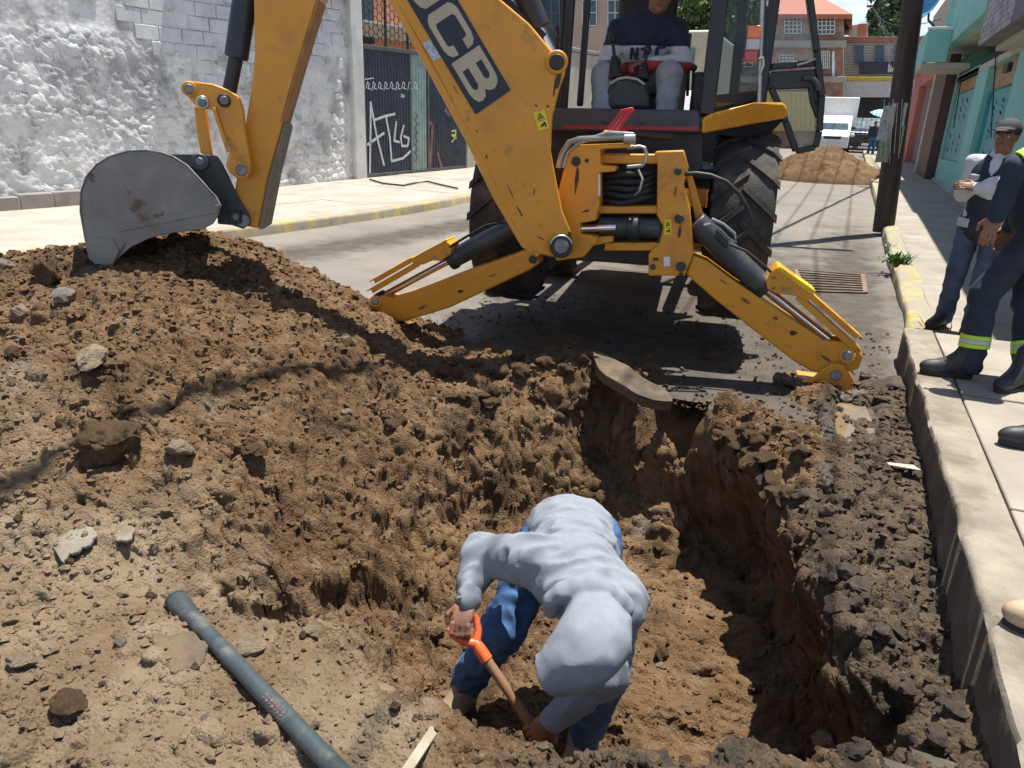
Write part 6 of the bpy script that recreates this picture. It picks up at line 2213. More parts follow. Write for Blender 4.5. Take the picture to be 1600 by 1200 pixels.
slab_x(5.0, dy0, .1, zt, FX, FX + TK, 'wall', turq, tb)
slab_x(dy1, wy0, .1, zt, FX, FX + TK, 'wall', turq, tb)
slab_x(wy1, yw0, .1, zt, FX, FX + TK, 'wall', turq, tb)
slab_x(dy0, dy1, dz[1], zt, FX, FX + TK, 'wall', turq, tb)
slab_x(wy0, wy1, wz[1], zt, FX, FX + TK, 'wall', turq, tb)
slab_x(wy0, wy1, .1, wz[0], FX, FX + TK, 'wall', turq, tb)
slab_x(4.9, yw0, .05, walk_z(14) + .28, FX - .05, FX - .002, 'plinth', mat('plinth_stain', (.27, .38, .36), .9, var=.2, scale=2), tb)
slab_x(5.0, yw0, zt, zt + .12, FX, FX + 5, 'floor_slab', soffit, tb)
slab_x(yw0 - .25, yw0, .1, 4.9, FX + .01, FX + 6, 'side_wall', turq, tb)
# window: boarded top, pierced metal panel below
zb = float(fac((1500, 144))[2])
win = slab_x(wy0, wy1, zb + .03, wz[1], FX + .10, FX + .14, 'window', board, tb)
slab_x(wy0, wy1, wz[0], zb, FX + .09, FX + .12, 'panel', mat('panel_turquoise', (.13, .36, .39), .55, var=.1), win)


def leaf_marks(y0, y1, z0, z1, x, par, cols, rows):
    m = MB()
    for r_ in range(rows):
        for c_ in range(cols):
            yy = y0 + (y1 - y0) * (c_ + .5) / cols
            zc_ = z0 + (z1 - z0) * (r_ + .5) / rows
            hz_ = (z1 - z0) / rows
            for k in range(3):
                t = (k - 1) * .26 * hz_
                sl = .10 * (1 if (c_ + k) % 2 else -1)
                wv = (y1 - y0) / cols * .17
                m.prism([(x, yy - wv + sl * .4, zc_ + t - .10 * hz_), (x, yy + wv * .2 + sl, zc_ + t), (x, yy + wv - sl * .3, zc_ + t + .12 * hz_), (x, yy - wv * .2, zc_ + t + .01)], (-.008, 0, 0))
    m.build('cutout', mat('cutout_dark', (.012, .018, .02), .7), par, smooth=0)['kind'] = 'stuff'


hz0 = wz[0]
leaf_marks(wy0 + .1, wy1 - .1, hz0 + .1, hz0 + (zb - hz0) * .44, FX + .088, win, 4, 1)
leaf_marks(wy0 + .1, wy1 - .1, hz0 + (zb - hz0) * .54, zb - .08, FX + .088, win, 4, 1)
zd = float(fac((1555, 137))[2])
tr_ = slab_x(dy0, dy1, zd + .04, dz[1], FX + .14, FX + .18, 'transom', board, tb)
dr = slab_x(dy0, dy1, dz[0], zd, FX + .16, FX + .20, 'door', turq_d, tb)
leaf_marks(dy0 + .2, dy1 - .35, zd - 1.0, zd - .12, FX + .158, dr, 3, 2)
leaf_marks(dy0 + .2, dy1 - .35, zd - 1.9, zd - 1.1, FX + .158, dr, 3, 2)
slab_x(dy1 - .12, dy1, dz[0], zd, FX + .08, FX + .16, 'door_frame', turq_d, dr)
slab_x(5.6, 7.6, walk_z(7), 2.5, FX - .03, FX - .002, 'shutter', brown_d, tb)
# overhanging upper floor and balcony end
AX0, AX1 = 1.85, FX + 5
yA = float(on_x((1467, 84), AX0)[1])
yB = float(on_x((1527, 72), AX0)[1])
zA, zB = float(on_x((1467, 84), AX0)[2]), float(on_x((1527, 72), AX0)[2])
slab_x(yB + .002, yA, zA, zA + 1.7, AX0, AX0 + .25, 'upper_wall', turq, tb)
slab_x(yB + .002, yA, zA - .002, zA + .10, AX0 + .252, AX1, 'soffit', soffit, tb)
slab_x(yA - .2, yA + .01, zA + .003, zA + 1.7, AX0 + .252, AX1, 'upper_side', turq, tb)
mos = thing('mosaic_house', 'grey mosaic-clad upper floor jutting out at the top right corner', 'building', (FX + 2, 9, zB))
tile_m = mat('mosaic_tile', (.27, .25, .27), .6, var=.4, scale=6, bump=.002, bscale=60)
slab_x(5.2, yB - .002, zB, zB + 2.0, AX0 + .02, AX0 + .3, 'upper_wall', mat('mosaic_grout', (.16, .15, .16), .9), mos)
slab_x(5.2, yB - .004, zB - .09, zB + .02, AX0 + .30, AX1, 'soffit', soffit, mos)
tl = []
for q in range(3):
    me = MB().box((0, 0, 0), (.012, .135, .085)).build('tile', mat('mosaic_%s' % 'abc'[q], ((.30, .28, .30), (.22, .20, .23), (.38, .35, .35))[q], .55, var=.12), mos, bevel=0)
    tl.append(me.data)
    bpy.data.objects.remove(me)
nt = 0
yy = yB - .1
row = 0
for r_ in range(14):
    for c_ in range(21):
        o = bpy.data.objects.new('tile', tl[random.randrange(3)])
        COL.objects.link(o)
        o.location = (AX0 + .02 - .004 - .005 * random.random(), yB - .09 - c_ * .145 - (r_ % 2) * .07, zB + .05 + r_ * .094)
        o.parent = mos
        o.matrix_parent_inverse = Matrix.Translation(-Vector(mos.location))
bal_y = yA - .25
bx0 = float(on_y((1433, 90), bal_y)[0])
bz0, bz1 = float(on_y((1433, 116), bal_y)[2]), float(on_y((1433, 64), bal_y)[2])
bal = slab_x(bal_y - 2.2, bal_y, bz0 + .12, bz1, bx0, bx0 + .12, 'balcony', turq, tb)
slab_x(bal_y - 2.2, bal_y, bz0, bz0 + .118, bx0, FX - .004, 'balcony_slab', soffit, bal)
slab_x(bal_y - 2.2 - .12, bal_y - 2.2 - .002, bz0 + .12, bz1, bx0, AX0 - .004, 'balcony_end', turq, bal)
MB().bar((bx0 - .02, bal_y - 2.28, bz1 + .04), (FX, bal_y - 2.28, bz1 + .04), .07, .07).build('handrail', white_p, bal, bevel=.01)
MB().tube([(FX - .1, bal_y - 3.2, bz1 + .3), (FX - .5, bal_y - 3.2, bz1 + .5), (FX - .9, bal_y - 3.0, bz1 + 1.1)], .03, 8).build('drain_pipe', plastic, tb)
dsh = thing('satellite_dish', 'blue round dish fixed above the turquoise balcony', 'dish', (AX0, yA - .6, zA + .8))
dc = on_y((1452, 8), yA - 1.0)
MB().lathe([(.02, 0), (.25, .05), (.46, .16), (.46, .18), (.25, .075), (.02, .03)], dc, unit((-.7, -.6, .35)), 24).build('dish', mat('dish_blue', (.06, .28, .50), .5), dsh)
MB().tube([dc, dc + np.array([.05, 0, -.35]), dc + np.array([.5, .1, -.75])], .03, 8).build('arm', plastic, dsh)
slab_x(float(fac((1590, 75))[1]), float(fac((1583, 75))[1]), 2.75, 2.9, FX - .08, FX - .003, 'wall_lamp', blk, tb)
cables = []
for pts in (((1500, 80), (1503, 130), (1492, 200)), ((1560, 72), (1556, 130), (1551, 215)), ((1480, 114), (1520, 84), (1545, 80))):
    MB().tube([fac(p) + np.array([-.03, 0, 0]) for p in pts], .012, 6).build('wall_cable', hose_m, tb)
# pink house beyond
PX = 2.15
pk = thing('pink_house', 'pink house with a grey shutter door and cream door frame past the turquoise house', 'building', (PX + 2, 27, .6))
y0p, y1p = yw0 + .02, yw0 + 13
pd0, pd1 = float(fac((1449, 180), PX)[1]), float(fac((1428, 180), PX)[1])
zp = float(fac((1445, 118), PX)[2])
slab_x(y0p, pd0 - .3, .2, zp + .25, PX, PX + .4, 'pillar', brown_d, pk)
slab_x(pd0 - .28, pd0, .2, zp, PX - .04, PX + .3, 'door_frame', cream, pk)
slab_x(pd0 + .002, pd1, zp - .3, zp + .2, PX + .0, PX + .4, 'lintel', pinkw, pk)
sd_ = slab_x(pd0 + .002, pd1, .2, zp - .3, PX + .25, PX + .3, 'shutter_door', mat('shutter_grey', (.26, .235, .24), .6, var=.1), pk)
for k in range(12):
    t = pd0 + (pd1 - pd0) * (k + .5) / 12
    slab_x(t - .03, t + .03, .25, zp - .35, PX + .225, PX + .249, 'shutter_rib', mat('shutter_grey', (.26, .235, .24), .6), sd_, 0)
slab_x(pd1, y1p, .2, zp + .2, PX, PX + .4, 'wall', pinkw, pk)
slab_x(y0p, y1p, zp + .25, zp + .5, PX - .15, PX + 5, 'roof_slab', mat('terracotta_band', (.42, .24, .16), .85, var=.1), pk)
slab_x(y0p, y1p, zp + .5, zp + 2.6, PX + .2, PX + 5, 'upper_wall', mat('plaster_tan', (.42, .36, .28), .9, var=.12), pk)

# --- heap of soil farther down the street
hc = ground((1290, 283))
hx_, hy_ = np.linspace(-2.0, 2.2, 150), np.linspace(-1.7, 2.4, 130)
HX, HY = np.meshgrid(hx_, hy_, indexing='ij')
hr = np.sqrt((HX / (1.85 + .15 * np.sin(HY * 3))) ** 2 + (HY / 1.6) ** 2)
hP = np.stack([HX, HY, HX * 0 + .37], -1)
hh_ = 1.0 * np.clip(1 - hr, 0, 1) ** .72 * (1 - .25 * np.clip(HX / 2, -1, 1))
hh_ = hh_ + np.clip(hh_ * 4, 0, 1) * (.05 * fbm(hP * 3.1, 4) + np.abs(fbm(hP * 11, 3)) * .035) - .05 * (hr > 1)
pl_ = np.stack([HX + hc[0], HY + hc[1] + .6, hh_ + road_z(HY + hc[1] + .6)], -1)
heap = np_mesh('soil_heap', pl_.reshape(-1, 3), grid_faces(150, 130), soil_mat)
tag(heap, 'low heap of brown soil lying across the street beyond the backhoe', 'soil heap')

# --- utility poles and wires
wood_p = mat('pole_wood', (.050, .036, .030), .85, var=.3, scale=3, bump=.006, bscale=25, stretch=(4, 4, .4))
pb = ground((1381, 352), True)
pdir = unit(on_y((1427, 0), pb[1]) - pb)
pole = thing('utility_pole', 'thick dark wooden utility pole at the kerb with papers tied round it', 'pole', tuple(pb))
MB().tube([pb - pdir * .1, pb + pdir * 3, pb + pdir * 6, pb + pdir * 9.2], [.160, .148, .135, .115], 22).build('shaft', wood_p, pole, smooth=60)
tp_ = pb + pdir * 8.7
MB().bar(tp_ - np.array([1.1, .2, 0]), tp_ + np.array([1.1, .2, 0]), .12, .12).build('crossarm', wood_p, pole, bevel=.01)
for q in np.linspace(-1, 1, 5):
    c_ = tp_ + np.array([1.0, .18, 0]) * q
    MB().lathe([(.01, .06), (.05, .07), (.04, .12), (.055, .16), (.02, .20), (.01, .2)], c_, (0, 0, 1), 12).build('insulator', mat('insulator', (.30, .16, .10), .3), pole)
for k, (p, w, h, col) in enumerate((((1393, 218), .16, .22, (.25, .33, .22)), ((1390, 192), .14, .26, (.32, .36, .40)), ((1402, 180), .12, .18, (.42, .40, .38)), ((1384, 238), .13, .16, (.22, .26, .18)))):
    c_ = on_y(p, pb[1] - .165)
    MB().prism([c_ + np.array([x, .0 + .02 * abs(x) / .1, z]) for x, z in ((-w, -h), (w, -h * .9), (w * .95, h), (-w * .9, h * .95))], (0, .012, 0)).build('paper', mat('paper_%s' % 'abcd'[k], col, .85, var=.25, scale=20), pole)
for k in range(5):
    x = 1382 + k * 7
    MB().tube([on_y((x, 155 + 5 * (k % 2)), pb[1] - .17), on_y((x - 3, 200), pb[1] - .18), on_y((x - 6, 240 + 8 * (k % 3)), pb[1] - .17)], .004, 6).build('strap', mat('strap_white', (.55, .54, .5), .7), pole)
fb = ground((1336, 231))
fdir = unit(on_y((1381, -20), fb[1]) - fb)
pole2 = thing('utility_pole', 'slim leaning utility pole in the distance beside the soil heap', 'pole', tuple(fb))
MB().tube([fb - fdir * .1, fb + fdir * 5, fb + fdir * 11], [.20, .17, .13], 14).build('shaft', mat('pole_grey', (.10, .085, .075), .85, var=.2), pole2, smooth=60)
tp2 = fb + fdir * 9.6
MB().bar(tp2 - np.array([.9, 0, 0]), tp2 + np.array([.9, 0, 0]), .12, .12).build('crossarm', wood_p, pole2)


def sag(a, b, s, n=18):
    a, b = np.asarray(a, float), np.asarray(b, float)
    return [a + (b - a) * t - Zv * s * 4 * t * (1 - t) for t in np.linspace(0, 1, n)]


nw = 0
for q in (-1, -.5, 0, .5, 1):
    o = MB().tube(sag(tp_ + np.array([1.0, .18, .2]) * q + Zv * (.2 * (1 - q)), tp2 + np.array([.8, 0, .1]) * q, .9), .012, 6).build('power_line', hose_m)
    tag(o, 'thin power line between the two utility poles, %s' % ('leftmost of five', 'second from left', 'in the middle', 'second from right', 'rightmost of five')[nw], 'cable', 'lines between the utility poles')
    nw += 1
near = np.array([1.05, -9.0, 9.0])
for q in (-.6, .6):
    o = MB().tube(sag(tp_ + np.array([1.0, .18, .2]) * q, near + np.array([q, 0, 0]), .5), .014, 6).build('power_line', hose_m)
    tag(o, 'power line from the thick pole back over the street, %s of the pair' % ('left' if q < 0 else 'right'), 'cable', 'lines over the dig')
# service drop crossing over the heap: it draws the long curved shadow on the soil
ck = [np.array([-2.45, 2.2, .42]) + np.array(SUN_VEC) / SUN_VEC.z * 5.6]
cd = unit((.16, 1.0, 0))
o = MB().tube(sag(ck[0] - cd * 12 + Zv * .4, ck[0] + cd * 30 + Zv * 1.6, .5, 30), .036, 8).build('power_line', hose_m)
tag(o, 'thick overhead cable bundle strung lengthwise above the dirt heap', 'cable')
for k in range(5):
    a_ = tp2 + np.array([.3 * (k - 2), 0, .1 - .25 * k])
    b_ = on_y((1470 - 12 * k, 30 + 22 * k), 22 + 1.5 * k)
    tag(MB().tube(sag(a_, b_, .6 + .15 * k), .012, 6).build('service_cable', hose_m), 'slack service cable from the far pole to the right houses, number %s from the top' % ('one', 'two', 'three', 'four', 'five')[k], 'cable', 'service cables')
# --- far buildings
brick = mat('brick_far', (.30, .15, .105), .9, var=.25, scale=3, color2=(.38, .28, .22), thr=(.45, .6), detail=9)
conc_f = mat('far_concrete', (.36, .32, .27), .9, var=.15, scale=1)
winm = mat('far_glass', (.06, .08, .10), .15, var=.2, scale=4)
wbar = mat('window_white', (.72, .72, .70), .6)


def flat_wall(pts, y, depth, name, m_, par, bevel=.02):
    return MB().prism([on_y(p, y) for p in pts], (0, depth, 0)).build(name, m_, par, bevel=bevel)


def window(x0, y0, x1, y1, y, par, nx=4, ny=4, glass_m=winm, bars=wbar):
    w = flat_wall([(x0, y0), (x1, y0), (x1, y1), (x0, y1)], y - .06, .04, 'window', glass_m, par, 0)
    m = MB()
    for i in range(nx + 1):
        x = x0 + (x1 - x0) * i / nx
        m.bar(on_y((x, y0), y - .10), on_y((x, y1), y - .10), .05, .05, up=(0, 1, 0))
    for j in range(ny + 1):
        q = y0 + (y1 - y0) * j / ny
        m.bar(on_y((x0, q), y - .10), on_y((x1, q), y - .10), .05, .05)
    m.build('frame', bars, w, smooth=0)
    return w


YB = 50.0
bb = thing('brick_house', 'three-storey red brick house with a tiled hip roof at the street end', 'building', tuple(on_y((1262, 225), YB)))
flat_wall([(1090, 24), (1318, 24), (1318, 234), (1090, 234)], YB, 8, 'wall', brick, bb)
e0, e1 = on_y((1085, 22), YB - .6), on_y((1332, 22), YB - .6)
ridge0, ridge1 = on_y((1150, -8), YB + 4), on_y((1288, -2), YB + 4)
MB().add([e0, e1, ridge1, ridge0, e0 + Zv * -.25, e1 + Zv * -.25, e1 + np.array([0, 9, -.1]), e0 + np.array([0, 9, -.1])], [(0, 1, 2, 3), (4, 5, 1, 0), (1, 6, 2), (7, 0, 3), (3, 2, 6, 7)]).build('roof', mat('roof_tile_red', (.40, .13, .075), .8, var=.15, scale=2, stretch=(6, 6, 1)), bb, smooth=0)
for y0_, y1_ in ((63, 74), (119, 129)):
    flat_wall([(1090, y0_), (1322, y0_), (1322, y1_), (1090, y1_)], YB - .5, .5, 'balcony_band', conc_f, bb)
for x0, y0_, x1, y1_ in ((1100, 30, 1128, 54), (1150, 30, 1176, 54), (1226, 27, 1252, 52), (1278, 27, 1304, 53), (1150, 84, 1176, 104), (1218, 86, 1240, 104), (1284, 80, 1296, 106), (1110, 84, 1134, 104)):
    window(x0, y0_, x1, y1_, YB, bb)
flat_wall([(1300, 80), (1304, 80), (1304, 122), (1300, 122)], YB - .3, .3, 'column', wbar, bb)
flat_wall([(1190, 143), (1275, 143), (1275, 205), (1190, 205)], YB - .25, .2, 'shutter', mat('shutter_cream', (.52, .46, .24), .6, var=.08), bb)
for k in range(11):
    x = 1193 + k * 7.6
    flat_wall([(x, 145), (x + 3, 145), (x + 3, 203), (x, 203)], YB - .33, .08, 'shutter_rib', mat('shutter_ochre', (.60, .42, .06), .6), bb, 0)
YW = 54.0
wbk = mat('brick_pale', (.50, .47, .42), .9, var=.15, scale=2)
wb_ = thing('white_brick_house', 'two-storey pale brick house with blue windows above a yellow-edged awning', 'building', tuple(on_y((1380, 215), YW)))
flat_wall([(1316, 62), (1500, 62), (1500, 226), (1316, 226)], YW, 8, 'wall', wbk, wb_)
for k in range(14):
    flat_wall([(1318, 66 + k * 4.3), (1440, 66 + k * 4.3), (1440, 66.9 + k * 4.3), (1318, 66.9 + k * 4.3)], YW - .02, .03, 'joint', mat('joint_grey', (.25, .23, .21), .9), wb_, 0)
flat_wall([(1312, 57), (1500, 57), (1500, 66), (1312, 66)], YW - .25, .6, 'parapet', mat('parapet_red', (.36, .17, .12), .85, var=.12), wb_)
for x0, x1 in ((1336, 1349), (1368, 1381), (1398, 1410)):
    window(x0, 72, x1, 100, YW, wb_, 2, 3, mat('window_blue', (.05, .11, .19), .2), mat('bar_blue', (.12, .18, .28), .5))
flat_wall([(1342, 96), (1414, 96), (1414, 116), (1342, 116)], YW - 1.0, .06, 'banner', mat('banner_dark', (.025, .03, .055), .6), wb_, 0)
m = MB()
for k in range(8):
    m.prism([on_y(p, YW - 1.03) for p in ((1388 + k * 3.1, 100 + (k % 3) * 3), (1390.5 + k * 3.1, 100 + (k % 3) * 3), (1389.5 + k * 3.1, 113), (1387 + k * 3.1, 112))], (0, .02, 0))
m.build('banner_print', mat('print_pale', (.45, .47, .52), .7), wb_, smooth=0)
flat_wall([(1310, 120), (1420, 120), (1420, 126), (1310, 126)], YW - 1.6, .5, 'awning_edge', mat('awning_yellow', (.55, .42, .03), .6), wb_)
flat_wall([(1308, 126), (1420, 126), (1420, 152), (1308, 152)], YW - 1.5, .3, 'awning', mat('awning_white', (.52, .52, .52), .7), wb_)
flat_wall([(1324, 152), (1420, 152), (1420, 215), (1324, 215)], YW - .3, .2, 'shop_opening', mat('shop_dark', (.02, .022, .03), .6), wb_)
up = thing('roof_room', 'small rooftop room with a red brick corner above the pale brick house', 'building', tuple(on_y((1350, 57), YW + 2)))
flat_wall([(1326, 40), (1356, 36), (1356, 58), (1326, 58)], YW + 2, 3, 'wall', conc_f, up)
flat_wall([(1341, 37), (1354, 36), (1354, 58), (1341, 58)], YW + 1.9, .08, 'brick_corner', mat('corner_red', (.34, .12, .08), .85), up)
cb = thing('tan_building', 'plain tan building far behind the backhoe cab', 'building', tuple(on_y((900, 225), 58)))
flat_wall([(760, -60), (985, -60), (985, 240), (760, 240)], 58, 8, 'wall', mat('far_tan', (.45, .33, .26), .9, var=.08, scale=.6), cb)
for x in (800, 850, 910, 950):
    window(x, 0, x + 22, 40, 58, cb, 2, 2)

# --- vehicles
tyre_f = mat('car_tyre', (.02, .02, .02), .8)
carglass = mat('car_glass', (.09, .14, .16), .08, var=.2, scale=2)
lampm = mat('head_lamp', (.7, .7, .68), .15)


def car(name, label, cat, at, w, L, prof, paint, hood_y, cab0, cab1, roof, group=None):
    """vehicle seen from its front: prof is the side outline [(distance back, height)], glass set into the upper part"""
    c = np.array([at[0], at[1], float(road_z(at[1]))])
    t = thing(name, label, cat, tuple(c), group)
    X = np.array([1., 0, 0])
    MB().prism([c + np.array([-w / 2, d, z]) for d, z in prof], X * w).build('body', paint, t, bevel=.05, seg=3)
    (d0, z0), (d1, z1) = cab0, cab1
    sl = unit(np.array([0, d1 - d0, z1 - z0]))
    nn = np.array([0, -sl[2], sl[1]]) * .012
    MB().prism([c + nn * k + np.array([x, d, z]) for k in (1,) for x, d, z in ((-w * .42, d0, z0), (w * .42, d0, z0), (w * .38, d1, z1), (-w * .38, d1, z1))], nn * .5).build('windscreen', carglass, t, smooth=0)
    for s in (-1, 1):
        MB().ball(c + np.array([s * w * .36, prof[0][0] - .0, hood_y]), (.13, .05, .09)).build('headlight', lampm, t)
        MB().prism([c + np.array([s * (w / 2 + .004), d, z]) for d, z in ((d1 + .15, z1 - .02), (d0 + .55, z0 + .05), (d1 + 1.2, z0 + .05), (d1 + 1.1, z1 - .02))], X * s * .01).build('side_window', carglass, t, smooth=0)
        m = MB()
        MB().box(c + np.array([s * (w / 2 + .10), d0 + .25, z0 + .12]), (.16, .08, .14)).build('mirror', blk, t, bevel=.02)
        for dd in (.75, L - .8):
            wl_ = MB().lathe([(.16, -.10), (.30, -.11), (.34, -.07), (.34, .07), (.30, .11), (.16, .10)], c + np.array([s * (w / 2 - .12), dd, .34]), X, 22).build('wheel', tyre_f, t)
            MB().cyl(c + np.array([s * (w / 2 - .06), dd, .34]), c + np.array([s * (w / 2 - .01), dd, .34]), .17, n=14).build('rim', pipe_m, wl_)
    MB().box(c + np.array([0, prof[0][0] - .02, .42]), (w * .96, .10, .18)).build('bumper', blk if cat != 'van' else white_p, t, bevel=.03)
    MB().box(c + np.array([0, prof[0][0] - .015, hood_y]), (w * .5, .05, .14)).build('grille', blk, t, bevel=.02)
    MB().box(c + np.array([0, prof[0][0] - .08, .45]), (.34, .01, .11)).build('number_plate', white_p, t)
    return t, c


vp_ = on_y((1299, 224), 41.0)
van, vc = car('delivery_van', 'small white delivery van parked at the street end facing the camera', 'van', vp_, 1.55, 3.6, [(0, .3), (0, .85), (.12, 1.0), (.75, 1.12), (1.25, 1.75), (1.7, 1.85), (3.6, 1.82), (3.6, .3)], white_p, .78, (.78, 1.14), (1.24, 1.70), 1.8)
MB().box(vc + np.array([.0, 4.9, 1.75]), (1.9, 2.6, 2.1)).build('cargo_box', white_p, van, bevel=.05)
pp = on_y((1352, 222), 44.0)
darkp = mat('paint_black', (.016, .018, .022), .25, var=.1, coat=.5)
pick, pc_ = car('pickup_truck', 'black pickup truck parked beside the white van', 'pickup', pp, 1.9, 5.2, [(0, .4), (0, 1.0), (.15, 1.12), (1.3, 1.2), (1.95, 1.8), (3.1, 1.82), (3.4, 1.2), (5.2, 1.18), (5.2, .4)], darkp, .88, (1.32, 1.22), (1.92, 1.76), 1.8)
m = MB()
for k, seg in enumerate(((0, 1, 2, 4, 5), (0, 2, 5), (0, 2, 5))):
    x0 = pc_[0] - .55 + k * .2
    for s in seg:
        q = {0: ((0, .2), (.12, .2)), 1: ((0, .1), (0, .2)), 2: ((.12, .1), (.12, .2)), 4: ((0, 0), (0, .1)), 5: ((.12, .1), (.12, 0))}[s]
        m.bar((x0 + q[0][0], pc_[1] + .45, pc_[2] + 1.17 + q[0][1] * .0 + .02), (x0 + q[1][0], pc_[1] + .45 + (q[1][1] - q[0][1]) * 2.2, pc_[2] + 1.17 + .03), .03, .012)
m.build('bonnet_number', white_p, pick, smooth=0)
# pale truck nose beyond the cab on the left
tk_at = np.array([-3.9, 14.5, 0])
truck_m = mat('truck_cream', (.50, .42, .30), .5, var=.06)
trk, tc_ = car('box_truck', 'cream box truck parked on the left, glimpsed through the backhoe cab', 'truck', tk_at, 2.0, 5.8, [(0, .45), (0, 1.25), (.15, 1.32), (.55, 1.40), (1.0, 2.15), (1.6, 2.25), (1.75, .45)], white_p, .95, (.58, 1.42), (.98, 2.10), 2.2)
MB().box(tc_ + np.array([0, 3.9, 2.05]), (2.15, 4.1, 2.7)).build('cargo_box', truck_m, trk, bevel=.05)
for x in (-.45, .45):
    MB().box(tc_ + np.array([x, 1.83, 2.85]), (.5, .03, .42)).build('cargo_window', carglass, trk, bevel=.05, seg=3)
# far pedestrian with a pale blue umbrella
pw = on_y((1363, 221), 40.0)
pw[2] = float(road_z(pw[1]))
ped = thing('person', 'distant pedestrian in dark clothes under a pale blue umbrella', 'person', tuple(pw))
stand(ped, pw, math.pi * .9, 1.62, 'jacket', None, navy, denim, boot_black, h=.03, face=False)
um = thing('umbrella', 'pale blue umbrella over the distant pedestrian', 'umbrella', tuple(pw + np.array([.25, -.1, 1.2])))
uc = pw + np.array([.22, -.12, 1.95])
MB().lathe([(.01, .26), (.25, .22), (.45, .12), (.58, 0), (.57, 0), (.44, .105), (.25, .205), (.01, .245)], uc - Zv * .1, unit((.25, -.2, 1)), 8).build('canopy', mat('umbrella_blue', (.36, .60, .70), .6), um, smooth=0)
MB().cyl(uc + Zv * .1, uc - Zv * .75 + np.array([-.12, .08, 0]), .012, n=8).build('shaft', pipe_m, um)

# --- trees
bark = mat('bark', (.09, .065, .05), .9, var=.25, scale=4, bump=.01, bscale=20)


def tree(name, label, at, H_, R_, tone, n=2600, conic=False, group=None, leaf=.16):
    at = np.asarray(at, float)
    t = thing(name, label, 'tree', tuple(at), group)
    r = np.random.default_rng(int(abs(at[0] * 100) + at[1]))
    tr = MB().tube([at, at + Zv * H_ * .4, at + Zv * H_ * (.95 if conic else .7)], [.22, .16, .04], 10)
    limbs = []
    for k in range(16):
        a = r.uniform(0, 6.28)
        z = H_ * r.uniform(.3, .85)
        e = np.array([math.cos(a), math.sin(a), r.uniform(.2, .7) if not conic else .05]) * R_ * (r.uniform(.5, .9) if not conic else (1 - z / H_) * 1.1)
        q = at + Zv * z
        tr.tube([q, q + e * .5 + Zv * .05, q + e], [.07, .045, .015], 6)
        limbs.append(q + e)
    tr.build('trunk', bark, t)
    cl = []
    for k in range(46 if not conic else 60):
        if conic:
            z = r.uniform(.18, 1.0)
            rad = R_ * (1.05 - z) * r.uniform(.3, 1)
            a = r.uniform(0, 6.28)
            cl.append((np.array([math.cos(a) * rad, math.sin(a) * rad, H_ * z]), R_ * .26))
        else:
            v = unit(r.normal(size=3)) * r.uniform(.35, 1)
            cl.append((np.array([v[0] * R_, v[1] * R_, H_ * .68 + v[2] * H_ * .32]), R_ * r.uniform(.18, .34)))
    for nm, tn, fr_ in (('crown', tone, .6), ('crown', tuple(c * .62 for c in tone), .4)):
        N_ = int(n * fr_)
        ci_ = r.integers(0, len(cl), N_)
        C = np.array([cl[i][0] for i in ci_]) + r.normal(size=(N_, 3)) * np.array([cl[i][1] for i in ci_])[:, None] * .55
        a, b = r.normal(size=(N_, 3)), r.normal(size=(N_, 3))
        a /= np.linalg.norm(a, axis=1)[:, None]
        b -= a * (a * b).sum(1)[:, None]
        b /= np.linalg.norm(b, axis=1)[:, None]
        s = leaf * r.uniform(.6, 1.5, (N_, 1))
        V = np.stack([C - a * s, C + b * s * .5, C + a * s, C - b * s * .5], 1).reshape(-1, 3) + at
        o = np_mesh(nm, V, np.arange(N_ * 4).reshape(-1, 4), mat('foliage_%.3f_%.3f' % (tn[0], tn[1]), tn, .7, var=.35, scale=1.2), t)
    return t


tree('leafy_tree', 'bushy green tree seen through the backhoe cab window', (*on_y((1098, 150), 40)[:2], road_z(40)), 8.0, 2.8, (.085, .14, .035), 9000, group=None)
tree('leafy_tree', 'pale green tree behind the cab side window', (*on_y((1052, 150), 50)[:2], road_z(50)), 7.6, 2.4, (.10, .16, .05), 5000)
tree('conifer_tree', 'tall dark conifer rising behind the pale brick house', (*on_y((1362, 150), 68)[:2], 1), 15.0, 2.3, (.035, .075, .035), 9000, conic=True, leaf=.22)
tree('leafy_tree', 'rounded green tree behind the rooftop room', (*on_y((1378, 150), 62)[:2], 1), 10.3, 1.6, (.06, .11, .035), 4000, leaf=.2)

# =================================================================== things lying about
def rest(p, guess=.05, n=6):
    """point where the line of sight meets the soil"""
    d = ray(p)
    t = 1.2
    for _ in range(900):
        q = EYE + d * t
        if q[2] <= soil_h(q[0], q[1])[0]:
            return q
        t += .008
    return q


def boulder(p, r, mi, label, k, sc=(1, 1, 1), sink=.15, rot=None, cat='stone', name='stone'):
    q = rest(p)
    o = put_stone(q[0], q[1], r, mi, None, sink, k, sc, rot, name)
    if name == 'earth_clod':
        o.data = bigs[k % 3]
    return tag(o, label, cat)


